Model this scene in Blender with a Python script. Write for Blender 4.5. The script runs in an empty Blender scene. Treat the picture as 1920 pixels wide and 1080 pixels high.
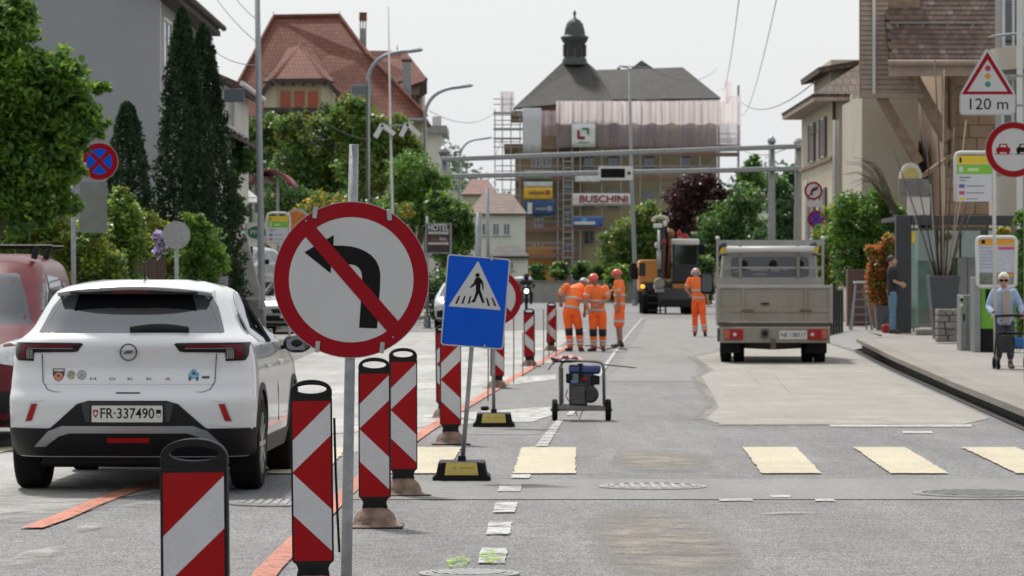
import bpy, bmesh, math, random
import numpy as np
from mathutils import Vector, Matrix
from mathutils.geometry import delaunay_2d_cdt

# ---------------------------------------------------------------- camera, sky, sun
random.seed(7); RNG = np.random.default_rng(7)
SC = bpy.context.scene
COL = SC.collection
R = math.radians
F = 6500.0; H0 = 1.5; YH = 532.0; CXP = 960.0      # focal length in photo pixels, eye height, horizon row, centre column

cam_d = bpy.data.cameras.new('camera'); cam = bpy.data.objects.new('camera', cam_d); COL.objects.link(cam)
cam.location = (0, 0, H0)
cam.rotation_euler = (R(90) - math.atan(8.0 / F), 0, 0)
cam_d.sensor_width = 36.0; cam_d.lens = 36.0 * F / 1920.0
cam_d.clip_start = 0.5; cam_d.clip_end = 6000
cam_d.dof.use_dof = True; cam_d.dof.focus_distance = 15.0; cam_d.dof.aperture_fstop = 13.0
SC.camera = cam

SUN_EL, SUN_AZ = 56.0, -24.0       # ahead of the camera, high, to the left
w = bpy.data.worlds.new('World'); SC.world = w; w.use_nodes = True
nt = w.node_tree; nt.nodes.clear()
sky = nt.nodes.new('ShaderNodeTexSky'); sky.sky_type = 'NISHITA'; sky.sun_disc = False
sky.sun_elevation = R(SUN_EL); sky.sun_rotation = R(SUN_AZ); sky.air_density = 1.6; sky.dust_density = 6.0; sky.ozone_density = 1.0
hs = nt.nodes.new('ShaderNodeHueSaturation'); hs.inputs['Saturation'].default_value = 0.35; hs.inputs['Value'].default_value = 1.0
mx = nt.nodes.new('ShaderNodeMix'); mx.data_type = 'RGBA'; mx.inputs[0].default_value = 0.78
mx.inputs[7].default_value = (9.0, 9.25, 9.35, 1)          # even overcast cloud layer
bg = nt.nodes.new('ShaderNodeBackground'); bg.inputs[1].default_value = 0.1
ow = nt.nodes.new('ShaderNodeOutputWorld')
nt.links.new(sky.outputs[0], hs.inputs['Color']); nt.links.new(hs.outputs[0], mx.inputs[6])
nt.links.new(mx.outputs[2], bg.inputs[0]); nt.links.new(bg.outputs[0], ow.inputs[0])

sun_d = bpy.data.lights.new('sun', 'SUN'); sun_d.energy = 3.7; sun_d.angle = R(6); sun_d.color = (1.0, 0.96, 0.9)
sun = bpy.data.objects.new('sun', sun_d); COL.objects.link(sun)
_az, _el = R(SUN_AZ), R(SUN_EL)
_dir = Vector((math.sin(_az) * math.cos(_el), math.cos(_az) * math.cos(_el), math.sin(_el)))
sun.rotation_euler = (-_dir).to_track_quat('-Z', 'Y').to_euler(); sun.location = (0, 40, 60)

SC.view_settings.view_transform = 'Standard'; SC.view_settings.look = 'None'
SC.view_settings.exposure = 0.12; SC.view_settings.gamma = 1.0; SC.view_settings.use_curve_mapping = False

# ---------------------------------------------------------------- photo pixel -> place
def zr(d): return max(0.0, d - 60.0) * 0.0033            # the road climbs slightly after 60 m
def G(px, py, off=0.0):                                   # point on the road (plus a height)
    d = 60.0
    for _ in range(60): d = F * (H0 - zr(d) - off) / (py - YH)
    return Vector(((px - CXP) * d / F, d, zr(d) + off))
def A(px, py, d): return Vector(((px - CXP) * d / F, d, H0 + (YH - py) * d / F))
def XA(px, d): return (px - CXP) * d / F
def ZA(py, d): return H0 + (YH - py) * d / F

# ---------------------------------------------------------------- materials
def s2l(c):
    return tuple((x / 255 / 12.92) if x / 255 <= 0.04045 else ((x / 255 + 0.055) / 1.055) ** 2.4 for x in c)
MATS = {}
def pm(name, col, rough=0.6, metal=0.0, var=0.12, scale=3.0, bump=0.0, bscale=40.0, coat=0.0, spec=0.5, grime=0.0, trans=0.0, emit=0.0):
    if name in MATS: return MATS[name]
    m = bpy.data.materials.new(name); m.use_nodes = True; n = m.node_tree; b = n.nodes['Principled BSDF']
    b.inputs['Roughness'].default_value = rough; b.inputs['Metallic'].default_value = metal
    b.inputs['Coat Weight'].default_value = coat; b.inputs['Coat Roughness'].default_value = 0.05
    b.inputs['Specular IOR Level'].default_value = spec
    if trans: b.inputs['Transmission Weight'].default_value = trans
    if emit:
        b.inputs['Emission Color'].default_value = (*col, 1); b.inputs['Emission Strength'].default_value = emit
    tc = n.nodes.new('ShaderNodeTexCoord')
    if var > 0:
        nz = n.nodes.new('ShaderNodeTexNoise'); nz.inputs['Scale'].default_value = scale; nz.inputs['Detail'].default_value = 6; nz.inputs['Roughness'].default_value = 0.62
        n.links.new(tc.outputs['Object'], nz.inputs['Vector'])
        rp = n.nodes.new('ShaderNodeValToRGB')
        rp.color_ramp.elements[0].position = 0.3; rp.color_ramp.elements[1].position = 0.72
        rp.color_ramp.elements[0].color = (*[max(0, c * (1 - var)) for c in col], 1)
        rp.color_ramp.elements[1].color = (*[min(1, c * (1 + var)) for c in col], 1)
        n.links.new(nz.outputs['Fac'], rp.inputs[0]); out = rp.outputs[0]
        if grime > 0:
            g = n.nodes.new('ShaderNodeTexNoise'); g.inputs['Scale'].default_value = scale * 0.35; g.inputs['Detail'].default_value = 9; g.inputs['Roughness'].default_value = 0.7
            n.links.new(tc.outputs['Object'], g.inputs['Vector'])
            gr = n.nodes.new('ShaderNodeValToRGB'); gr.color_ramp.elements[0].position = 0.5; gr.color_ramp.elements[1].position = 0.75
            gr.color_ramp.elements[0].color = (0, 0, 0, 1); gr.color_ramp.elements[1].color = (grime, grime, grime, 1)
            n.links.new(g.outputs['Fac'], gr.inputs[0])
            mm = n.nodes.new('ShaderNodeMix'); mm.data_type = 'RGBA'; mm.inputs[7].default_value = (0.09, 0.075, 0.06, 1)
            n.links.new(gr.outputs[0], mm.inputs[0]); n.links.new(out, mm.inputs[6]); out = mm.outputs[2]
        n.links.new(out, b.inputs['Base Color'])
    else:
        b.inputs['Base Color'].default_value = (*col, 1)
    if bump > 0:
        nb = n.nodes.new('ShaderNodeTexNoise'); nb.inputs['Scale'].default_value = bscale; nb.inputs['Detail'].default_value = 4
        n.links.new(tc.outputs['Object'], nb.inputs['Vector'])
        bp = n.nodes.new('ShaderNodeBump'); bp.inputs['Strength'].default_value = bump; bp.inputs['Distance'].default_value = 0.02
        n.links.new(nb.outputs['Fac'], bp.inputs['Height']); n.links.new(bp.outputs[0], b.inputs['Normal'])
    MATS[name] = m; return m
def ps(name, rgb, *a, **k): return pm(name, s2l(rgb), *a, **k)

def leaf_mat(name, dark, light, trans=0.35, rough=0.42):
    if name in MATS: return MATS[name]
    m = bpy.data.materials.new(name); m.use_nodes = True; n = m.node_tree; n.nodes.clear()
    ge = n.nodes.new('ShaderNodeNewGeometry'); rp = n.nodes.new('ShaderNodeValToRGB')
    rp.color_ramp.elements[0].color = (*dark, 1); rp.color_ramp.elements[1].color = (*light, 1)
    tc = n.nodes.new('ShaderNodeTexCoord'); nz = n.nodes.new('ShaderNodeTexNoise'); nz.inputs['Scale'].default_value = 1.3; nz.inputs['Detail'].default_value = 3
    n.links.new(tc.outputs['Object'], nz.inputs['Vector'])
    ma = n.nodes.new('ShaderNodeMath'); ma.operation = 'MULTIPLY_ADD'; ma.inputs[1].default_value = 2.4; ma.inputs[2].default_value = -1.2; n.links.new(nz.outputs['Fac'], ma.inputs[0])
    mb_ = n.nodes.new('ShaderNodeMath'); mb_.operation = 'ADD'; mb_.use_clamp = True; n.links.new(ge.outputs['Random Per Island'], mb_.inputs[0]); n.links.new(ma.outputs[0], mb_.inputs[1])   # noise puts light and dark clumps into the leaf colour
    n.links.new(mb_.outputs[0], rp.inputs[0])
    b = n.nodes.new('ShaderNodeBsdfPrincipled'); b.inputs['Roughness'].default_value = rough; b.inputs['Specular IOR Level'].default_value = 0.35
    t = n.nodes.new('ShaderNodeBsdfTranslucent'); mixs = n.nodes.new('ShaderNodeMixShader'); mixs.inputs[0].default_value = trans
    o = n.nodes.new('ShaderNodeOutputMaterial')
    hsv = n.nodes.new('ShaderNodeHueSaturation'); hsv.inputs['Hue'].default_value = 0.485; hsv.inputs['Value'].default_value = 1.9
    n.links.new(rp.outputs[0], b.inputs['Base Color']); n.links.new(rp.outputs[0], hsv.inputs['Color']); n.links.new(hsv.outputs[0], t.inputs['Color'])
    n.links.new(b.outputs[0], mixs.inputs[1]); n.links.new(t.outputs[0], mixs.inputs[2]); n.links.new(mixs.outputs[0], o.inputs[0])
    MATS[name] = m; return m

def glass_mat(name, col, alpha=0.35, rough=0.03):
    if name in MATS: return MATS[name]
    m = bpy.data.materials.new(name); m.use_nodes = True; n = m.node_tree; n.nodes.clear()
    tr = n.nodes.new('ShaderNodeBsdfTransparent'); tr.inputs[0].default_value = (*col, 1)
    gl = n.nodes.new('ShaderNodeBsdfGlossy'); gl.inputs['Roughness'].default_value = rough; gl.inputs[0].default_value = (0.9, 0.95, 0.95, 1)
    fr = n.nodes.new('ShaderNodeFresnel'); fr.inputs[0].default_value = 1.5
    ad = n.nodes.new('ShaderNodeMath'); ad.operation = 'ADD'; ad.use_clamp = True; ad.inputs[1].default_value = alpha * 0.2
    mixs = n.nodes.new('ShaderNodeMixShader'); o = n.nodes.new('ShaderNodeOutputMaterial')
    n.links.new(fr.outputs[0], ad.inputs[0]); n.links.new(ad.outputs[0], mixs.inputs[0])
    n.links.new(tr.outputs[0], mixs.inputs[1]); n.links.new(gl.outputs[0], mixs.inputs[2]); n.links.new(mixs.outputs[0], o.inputs[0])
    MATS[name] = m; return m

# ---------------------------------------------------------------- mesh builder
class MB:
    def __init__(s): s.v = []; s.f = []
    def add(s, vs, fs):
        o = len(s.v); s.v += [tuple(p) for p in vs]; s.f += [tuple(i + o for i in q) for q in fs]; return s
    def box(s, c, size, M=None):
        x, y, z = [q / 2 for q in size]; c = Vector(c)
        P = [Vector((a * x, b * y, e * z)) for e in (-1, 1) for b in (-1, 1) for a in (-1, 1)]
        if M is not None: P = [M @ p for p in P]
        return s.add([c + p for p in P], [(0, 2, 3, 1), (4, 5, 7, 6), (0, 1, 5, 4), (2, 6, 7, 3), (0, 4, 6, 2), (1, 3, 7, 5)])
    def span(s, a, b):                                   # box from corner to corner
        return s.box([(p + q) / 2 for p, q in zip(a, b)], [abs(p - q) for p, q in zip(a, b)])
    def bar(s, p0, p1, w, h, up=(0, 0, 1)):
        p0 = Vector(p0); p1 = Vector(p1); d = p1 - p0; L = d.length; d.normalize(); up = Vector(up)
        if abs(d.dot(up)) > 0.98: up = Vector((0, 1, 0))
        x = d.cross(up).normalized(); z = x.cross(d)
        return s.box((p0 + p1) / 2, (w, L, h), Matrix((x, d, z)).transposed())
    def rings(s, rings, caps=True, closed=True):
        n = len(rings[0]); vs = [p for r in rings for p in r]; fs = []
        for i in range(len(rings) - 1):
            for j in range(n if closed else n - 1):
                k = (j + 1) % n
                fs.append((i * n + j, i * n + k, (i + 1) * n + k, (i + 1) * n + j))
        if caps and closed:
            fs.append(tuple(range(n - 1, -1, -1))); fs.append(tuple((len(rings) - 1) * n + j for j in range(n)))
        return s.add(vs, fs)
    def tube(s, p0, p1, r0, r1=None, n=10):
        return s.path([p0, p1], [r0, r0 if r1 is None else r1], n)
    def path(s, pts, r, n=8):
        pts = [Vector(p) for p in pts]
        if not isinstance(r, (list, tuple)): r = [r] * len(pts)
        rings = []; up = None
        for i, p in enumerate(pts):
            t = (pts[min(i + 1, len(pts) - 1)] - pts[max(i - 1, 0)]).normalized()
            if up is None: up = Vector((0, 0, 1)) if abs(t.z) < 0.9 else Vector((0, 1, 0))
            x = t.cross(up).normalized(); up = x.cross(t).normalized()
            rings.append([p + (x * math.cos(a) + up * math.sin(a)) * r[i] for a in [2 * math.pi * k / n for k in range(n)]])
        return s.rings(rings)
    def lathe(s, prof, c=(0, 0, 0), n=20, axis='z', M=None):
        rings = []; c = Vector(c)
        for r, h in prof:
            ring = []
            for k in range(n):
                a = 2 * math.pi * k / n; u, v = r * math.cos(a), r * math.sin(a)
                p = Vector((u, v, h)) if axis == 'z' else (Vector((h, u, v)) if axis == 'x' else Vector((v, h, u)))
                if M is not None: p = M @ p
                ring.append(c + p)
            rings.append(ring)
        return s.rings(rings)
    def prism(s, poly, fn, t):                           # 2D outline -> solid; fn(u, v, depth)
        n = len(poly); vs = [fn(u, v, 0) for u, v in poly] + [fn(u, v, t) for u, v in poly]
        fs = [tuple(range(n)), tuple(range(2 * n - 1, n - 1, -1))] + [(i, (i + 1) % n, n + (i + 1) % n, n + i) for i in range(n)]
        return s.add(vs, fs)
    def ell(s, c, r, n=14, m=9, M=None):
        rings = []; c = Vector(c)
        for i in range(1, m):
            t = math.pi * i / m; ring = []
            for k in range(n):
                a = 2 * math.pi * k / n
                p = Vector((r[0] * math.sin(t) * math.cos(a), r[1] * math.sin(t) * math.sin(a), -r[2] * math.cos(t)))
                if M is not None: p = M @ p
                ring.append(c + p)
            rings.append(ring)
        return s.rings(rings)
    def loft(s, secs, n=12):                             # secs: (centre, half x, half y, x axis, y axis)
        rings = []
        for c, a, b, xa, ya in secs:
            rings.append([Vector(c) + Vector(xa) * a * math.cos(q) + Vector(ya) * b * math.sin(q) for q in [2 * math.pi * k / n for k in range(n)]])
        return s.rings(rings)
    def mesh(s, name, smooth=False):
        me = bpy.data.meshes.new(name); me.from_pydata(s.v, [], s.f); me.validate()
        bm = bmesh.new(); bm.from_mesh(me); bmesh.ops.recalc_face_normals(bm, faces=bm.faces); bm.to_mesh(me); bm.free()
        if smooth: me.shade_smooth()
        return me
    def build(s, name, mat, parent=None, smooth=False, bevel=0.0, seg=2, angle=None):
        me = s.mesh(name, smooth); me.materials.append(mat)
        return put(name, me, parent, bevel, seg, angle)

def put(name, me, parent=None, bevel=0.0, seg=2, angle=None):
    o = bpy.data.objects.new(name, me); COL.objects.link(o)
    if parent is not None: o.parent = parent
    if bevel > 0:
        b = o.modifiers.new('b', 'BEVEL'); b.width = bevel; b.segments = seg; b.limit_method = 'ANGLE'; b.angle_limit = R(35)
    if angle: me.shade_smooth(); me.set_sharp_from_angle(angle=R(angle))
    return o
def tag(o, label=None, cat=None, group=None, kind=None):
    if label: o['label'] = label
    if cat: o['category'] = cat
    if group: o['group'] = group
    if kind: o['kind'] = kind
    return o
def thing(name, label, cat, loc=(0, 0, 0), rotz=0.0, group=None):
    o = bpy.data.objects.new(name, None); COL.objects.link(o); o.empty_display_size = 0.2
    o.location = loc; o.rotation_euler = (0, 0, rotz)
    return tag(o, label, cat, group, 'thing')
def copy_tree(o, parent=None):
    c = o.copy(); COL.objects.link(c); c.parent = parent
    for ch in list(o.children): copy_tree(ch, c)
    return c
def inst(name, src, parent, loc=(0, 0, 0), rot=(0, 0, 0), scale=(1, 1, 1)):
    o = bpy.data.objects.new(name, src); COL.objects.link(o); o.parent = parent
    o.location = loc; o.rotation_euler = rot; o.scale = scale; return o

def front(x0=0, y0=0, z0=0, yaw=0.0, roll=0.0):          # maps (u right, v up, depth back) to a plane that faces the camera (-Y)
    cy, sy = math.cos(yaw), math.sin(yaw); cr, sr = math.cos(roll), math.sin(roll)
    def fn(u, v, t):
        u, v = u * cr - v * sr, u * sr + v * cr
        return Vector((x0 + u * cy - t * sy, y0 + u * sy + t * cy, z0 + v))
    return fn
def circle(r, n=48, cx=0, cy=0, rx=None):
    return [(cx + (rx or r) * math.cos(2 * math.pi * k / n), cy + r * math.sin(2 * math.pi * k / n)) for k in range(n)]
def rrect(w_, h_, r, n=5, cx=0, cy=0):
    pts = []
    for qx, qy, a0 in ((1, 1, 0), (-1, 1, 90), (-1, -1, 180), (1, -1, 270)):
        for k in range(n + 1):
            a = R(a0 + 90 * k / n); pts.append((cx + qx * (w_ / 2 - r) + r * math.cos(a), cy + qy * (h_ / 2 - r) + r * math.sin(a)))
    return pts
_TXT = {}
def text(txt, size, fn, name, mat, parent, ext=0.001, width=None, bold=0.0, align='CENTER', off=-0.003):
    """flat lettering lying on the plane fn"""
    cu = bpy.data.curves.new('t', 'FONT'); cu.body = txt; cu.size = 1.0; cu.align_x = align; cu.align_y = 'CENTER'; cu.offset = bold; cu.resolution_u = 3
    ob = bpy.data.objects.new('t', cu); me = ob.to_mesh()
    V = np.array([v.co[:] for v in me.vertices]) if len(me.vertices) else np.zeros((0, 3)); Fc = [tuple(p.vertices) for p in me.polygons]
    ob.to_mesh_clear(); bpy.data.objects.remove(ob); bpy.data.curves.remove(cu)
    if not len(V): return None
    sx = sz = size
    if width: sx = width / (V[:, 0].max() - V[:, 0].min())
    mb = MB(); mb.add([fn(x * sx, y * sz, off) for x, y, z in V], Fc)
    return mb.build(name, mat, parent)
# ================================================================ the setting: ground, road, pavements, markings
zr_raw = zr
def zr(d): return max(0.0, min(d, 260.0) - 60.0) * 0.0033

def ground_mat(name, base, speck=0.35, big=0.14, cell=95.0, stain=(0.16, 0.14, 0.12), stain_amt=0.35, rough=0.72, grain=0.6, streak=0.0, alpha=None):
    m = bpy.data.materials.new(name); m.use_nodes = True; n = m.node_tree; b = n.nodes['Principled BSDF']; L = n.links.new
    tc = n.nodes.new('ShaderNodeTexCoord')
    def noise(scale, det=5, ro=0.6, vec=None):
        q = n.nodes.new('ShaderNodeTexNoise'); q.inputs['Scale'].default_value = scale; q.inputs['Detail'].default_value = det; q.inputs['Roughness'].default_value = ro
        L(vec or tc.outputs['Object'], q.inputs['Vector']); return q.outputs['Fac']
    def ramp(src, p0, p1, c0, c1):
        r = n.nodes.new('ShaderNodeValToRGB'); r.color_ramp.elements[0].position = p0; r.color_ramp.elements[1].position = p1
        r.color_ramp.elements[0].color = (*c0, 1); r.color_ramp.elements[1].color = (*c1, 1); L(src, r.inputs[0]); return r.outputs[0]
    def mix(f, a, c, mode='MIX'):
        q = n.nodes.new('ShaderNodeMix'); q.data_type = 'RGBA'; q.blend_type = mode
        if isinstance(f, float): q.inputs[0].default_value = f
        else: L(f, q.inputs[0])
        L(a, q.inputs[6]); L(c, q.inputs[7]); return q.outputs[2]
    vo = n.nodes.new('ShaderNodeTexVoronoi'); vo.inputs['Scale'].default_value = cell; mv = n.nodes.new('ShaderNodeMapping'); mv.inputs['Scale'].default_value = (1, 0.4, 1); L(tc.outputs['Object'], mv.inputs['Vector']); L(mv.outputs[0], vo.inputs['Vector'])
    bw = n.nodes.new('ShaderNodeRGBToBW'); L(vo.outputs['Color'], bw.inputs[0])
    lo = tuple(max(0.004, c * (1 - speck)) for c in base); hi = tuple(min(0.9, c * (1 + speck * 1.5)) for c in base)
    c = ramp(bw.outputs[0], 0.2, 0.85, lo, hi)
    g2 = ramp(noise(200, 2, 0.7, mv.outputs[0]), 0.35, 0.68, (1 - grain * 0.5,) * 3, (1 + grain * 0.25,) * 3); c = mix(1.0, c, g2, 'MULTIPLY')
    b1 = ramp(noise(0.45, 7, 0.65), 0.3, 0.72, (1 - big,) * 3, (1 + big,) * 3); c = mix(1.0, c, b1, 'MULTIPLY')
    mp = n.nodes.new('ShaderNodeMapping'); mp.inputs['Scale'].default_value = (2.2, 0.22, 1); L(tc.outputs['Object'], mp.inputs['Vector'])
    b2 = ramp(noise(1.0, 6, 0.6, mp.outputs[0]), 0.35, 0.7, (1 - big * 0.9,) * 3, (1 + big * 0.6,) * 3); c = mix(1.0, c, b2, 'MULTIPLY')
    st = ramp(noise(1.1, 8, 0.72), 0.52, 0.75, (0, 0, 0), (stain_amt,) * 3)
    rgb = n.nodes.new('ShaderNodeRGB'); rgb.outputs[0].default_value = (*stain, 1); c = mix(st, c, rgb.outputs[0])
    ck = n.nodes.new('ShaderNodeTexVoronoi'); ck.feature = 'DISTANCE_TO_EDGE'; ck.inputs['Scale'].default_value = 0.55
    wv = n.nodes.new('ShaderNodeVectorMath'); wv.operation = 'ADD'
    nn = n.nodes.new('ShaderNodeTexNoise'); nn.inputs['Scale'].default_value = 2.5; nn.inputs['Detail'].default_value = 5; L(tc.outputs['Object'], nn.inputs['Vector'])
    L(tc.outputs['Object'], wv.inputs[0]); L(nn.outputs['Color'], wv.inputs[1]); L(wv.outputs[0], ck.inputs['Vector'])
    cr = ramp(ck.outputs['Distance'], 0.0, 0.012, (0.62, 0.62, 0.62), (1, 1, 1))
    msk = ramp(noise(0.3, 3), 0.48, 0.6, (1, 1, 1), (0, 0, 0))
    one = n.nodes.new('ShaderNodeRGB'); one.outputs[0].default_value = (1, 1, 1, 1)
    c = mix(1.0, c, mix(msk, cr, one.outputs[0]), 'MULTIPLY')
    L(c, b.inputs['Base Color'])
    rr = ramp(noise(6, 5), 0.3, 0.7, (rough - 0.12,) * 3, (min(1, rough + 0.12),) * 3); L(rr, b.inputs['Roughness'])
    b.inputs['Specular IOR Level'].default_value = 0.4
    bp = n.nodes.new('ShaderNodeBump'); bp.inputs['Strength'].default_value = 0.55; bp.inputs['Distance'].default_value = 0.006
    L(vo.outputs['Distance'], bp.inputs['Height']); L(bp.outputs[0], b.inputs['Normal'])
    if alpha:                                            # ragged, see-through wear
        a1 = ramp(noise(alpha[0], 8, 0.72), alpha[1], alpha[2], (0, 0, 0), (1, 1, 1))
        if len(alpha) > 3:                               # the patch thins out towards its rim
            sb = n.nodes.new('ShaderNodeVectorMath'); sb.operation = 'SUBTRACT'; sb.inputs[1].default_value = (0.5, 0.5, 0.5); L(tc.outputs['Generated'], sb.inputs[0])
            ml = n.nodes.new('ShaderNodeVectorMath'); ml.operation = 'MULTIPLY'; ml.inputs[1].default_value = (1, 1, 0); L(sb.outputs[0], ml.inputs[0])
            le = n.nodes.new('ShaderNodeVectorMath'); le.operation = 'LENGTH'; L(ml.outputs[0], le.inputs[0])
            a1 = mix(1.0, a1, ramp(le.outputs['Value'], 0.22, 0.5, (alpha[3],) * 3, (0, 0, 0)), 'MULTIPLY')
        L(a1, b.inputs['Alpha'])
    MATS[name] = m; return m

M_asph = ground_mat('asphalt', (0.145, 0.145, 0.148), speck=0.5, cell=115, big=0.2)
M_asph_l = ground_mat('pale_sheen_asphalt', (0.33, 0.325, 0.315), speck=0.2, big=0.2)  # grazing sheen of the left lane put into a paler base colour
M_asph_d = ground_mat('smooth_grey_asphalt', (0.155, 0.153, 0.15), speck=0.3, big=0.1)
M_strip = ground_mat('trench_asphalt', (0.19, 0.187, 0.18), speck=0.2, big=0.1, cell=150)
M_conc = ground_mat('fresh_concrete', (0.262, 0.243, 0.217), speck=0.1, big=0.1, stain=(0.42, 0.4, 0.37), stain_amt=0.6, cell=140)
M_pave = ground_mat('pavement_asphalt', (0.235, 0.215, 0.195), speck=0.14, big=0.1, cell=150)
M_kerb = ground_mat('kerb_concrete', (0.21, 0.19, 0.165), speck=0.15, big=0.15, cell=120)
M_stain = ground_mat('dried_mud', (0.235, 0.205, 0.175), speck=0.2, big=0.15, stain_amt=0.1, alpha=(1.8, 0.25, 0.6, 0.9))
M_dust = ground_mat('pale_dust', (0.36, 0.35, 0.33), speck=0.1, big=0.2, alpha=(2.2, 0.36, 0.62, 0.85))
M_yel = ground_mat('yellow_marking', (0.47, 0.415, 0.295), speck=0.12, big=0.1, stain_amt=0.22, rough=0.6, grain=0.5)
M_whi = ground_mat('white_marking', (0.5, 0.495, 0.475), speck=0.1, big=0.12, stain_amt=0.25, rough=0.6, alpha=(6, 0.3, 0.56))
M_org = ground_mat('orange_marking', (0.48, 0.175, 0.115), speck=0.15, big=0.2, stain_amt=0.35, alpha=(7, 0.28, 0.46))
M_lime = ground_mat('lime_spray_paint', (0.34, 0.62, 0.03), speck=0.2, big=0.2, stain_amt=0.0, alpha=(16, 0.47, 0.6))
M_grass = ground_mat('verge_earth', (0.06, 0.085, 0.03), speck=0.5, big=0.4)
M_black = pm('black_bitumen', (0.012, 0.011, 0.01), 0.8, var=0.4, scale=4)

def sheet(name, pts, mat, parent=None, kind='structure'):
    mb = MB(); mb.add(pts, [tuple(range(len(pts)))]); o = mb.build(name, mat, parent)
    if parent is None: tag(o, kind=kind)
    return o
def strip(name, rows, mat, parent=None):                 # rows of (left point, right point)
    mb = MB(); vs = []; fs = []
    for a, b in rows: vs += [a, b]
    for i in range(len(rows) - 1): fs.append((2 * i, 2 * i + 1, 2 * i + 3, 2 * i + 2))
    mb.add(vs, fs); return mb.build(name, mat, parent)

rows = [(Vector((-400 - d, d, zr(d) - 0.05)), Vector((400 + d, d, zr(d) - 0.05))) for d in (-60, 60, 160, 260, 700, 3500)]
tag(strip('ground', rows, M_grass), kind='structure')
def XL(d): return np.interp(d, [-10, 40, 60, 79, 110, 140, 200, 260], [-6.9, -6.9, -6.1, -4.9, -3.9, -2.6, 0.2, 2.5])      # road edges
def XR(d): return np.interp(d, [-10, 20, 35.7, 74, 110, 140, 200, 260], [3.6, 4.45, 5.27, 7.35, 9.0, 10.6, 13.5, 17])
DS = [-10, 20, 35.7, 45, 60, 74, 79, 90, 100, 110, 125, 140, 170, 200, 230, 260]
road = strip('road', [(Vector((XL(d) - 0.02, d, zr(d))), Vector((XR(d) + 1.5, d, zr(d)))) for d in DS], M_asph); tag(road, kind='structure')
tag(strip('side_street', [(Vector((-140, 195, zr(195) + 0.004)), Vector((140, 195, zr(195) + 0.004))), (Vector((-140, 215, zr(215) + 0.004)), Vector((140, 215, zr(215) + 0.004)))], M_asph_l), kind='structure')

# pavements
pl = strip('pavement', [(Vector((XL(d) - 9, d, zr(d) + 0.12)), Vector((XL(d) - 0.16, d, zr(d) + 0.12))) for d in DS if d < 190], M_pave); tag(pl, kind='structure')
kl = MB()
for a, b in zip(DS[:-1], DS[1:]):
    if b > 190: break
    n_ = max(1, int((b - a) / 1.0))
    for k in range(n_):
        d0 = a + (b - a) * k / n_; d1 = a + (b - a) * (k + 1) / n_ - 0.012
        if d0 < 28: continue
        st = MB(); x0, x1 = XL(d0), XL(d1); z0, z1 = zr(d0), zr(d1)
        st.add([(x0, d0, z0 - .05), (x1, d1, z1 - .05), (x1 - .16, d1, z1 - .05), (x0 - .16, d0, z0 - .05), (x0, d0, z0 + .125), (x1, d1, z1 + .125), (x1 - .16, d1, z1 + .125), (x0 - .16, d0, z0 + .125)],
               [(0, 3, 2, 1), (4, 5, 6, 7), (0, 1, 5, 4), (1, 2, 6, 5), (2, 3, 7, 6), (3, 0, 4, 7)])
        st.build('kerb_stone', M_kerb, pl)
PH = 0.2                                                  # height of the bus-stop pavement
DP = [10, 20, 35.7, 45, 60, 68, 74]
def zp(d): return zr(d) + PH + max(0, min(1, (d - 45) / 35)) * 0.09
prt = strip('pavement', [(Vector((XR(d) + 0.32, d, zp(d))), Vector((XR(d) + 14, d, zp(d)))) for d in DP] + [(Vector((8.3, 77.5, zp(77.5))), Vector((22, 77.5, zp(77.5))))], M_pave); tag(prt, kind='structure')
rows = [(Vector((8.3, 77.5, zp(77.5))), Vector((22, 77.5, zp(77.5)))), (Vector((8.6, 84, zp(84) - .02)), Vector((23, 84, zp(84)))), (Vector((9.0, 100, zp(100) - .1)), Vector((25, 100, zp(100)))), (Vector((10.6, 140, zp(140) - .1)), Vector((27, 140, zp(140) - .1)))]
strip('pavement_slab', rows, M_pave, prt)
strip('driveway_ramp', [(Vector((7.4, 75.2, zr(75) + .01)), Vector((8.4, 74.4, zp(75) + .002))), (Vector((7.6, 84, zr(84) + .01)), Vector((8.62, 84, zp(84) - .015))), (Vector((8.9, 110, zr(110) + .01)), Vector((9.4, 110, zp(110) - .1)))], M_strip, prt)
# high bus-stop kerb: pale capping stones over an open black joint
cps = [(XR(d), d) for d in np.arange(16, 74.01, 1.0)] + [(7.7, 75.3), (8.3, 76.3)]
for (x0, d0), (x1, d1) in zip(cps[:-1], cps[1:]):
    z0, z1 = zp(d0) + .004, zp(d1) + .004; st = MB(); t = 0.012; d1_ = d1 - t
    st.add([(x0, d0, z0 - .075), (x1, d1_, z1 - .075), (x1 + .33, d1_, z1 - .075), (x0 + .33, d0, z0 - .075), (x0, d0, z0), (x1, d1_, z1), (x1 + .33, d1_, z1), (x0 + .33, d0, z0)],
           [(0, 3, 2, 1), (4, 5, 6, 7), (0, 1, 5, 4), (1, 2, 6, 5), (2, 3, 7, 6), (3, 0, 4, 7)])
    st.build('kerb_stone', M_kerb, prt)
bk = MB()
for (x0, d0), (x1, d1) in zip(cps[:-1], cps[1:]):
    bk.add([(x0 + .12, d0, zr(d0) - .02), (x1 + .12, d1, zr(d1) - .02), (x1 + .12, d1, zp(d1) - .06), (x0 + .12, d0, zp(d0) - .06)], [(0, 1, 2, 3)])
    bk.add([(x0 - .04, d0, zr(d0) + .012), (x1 - .04, d1, zr(d1) + .012), (x1 + .13, d1, zr(d1) + .012), (x0 + .13, d0, zr(d0) + .012)], [(0, 1, 2, 3)])
bk.build('open_joint', M_black, prt)

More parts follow.
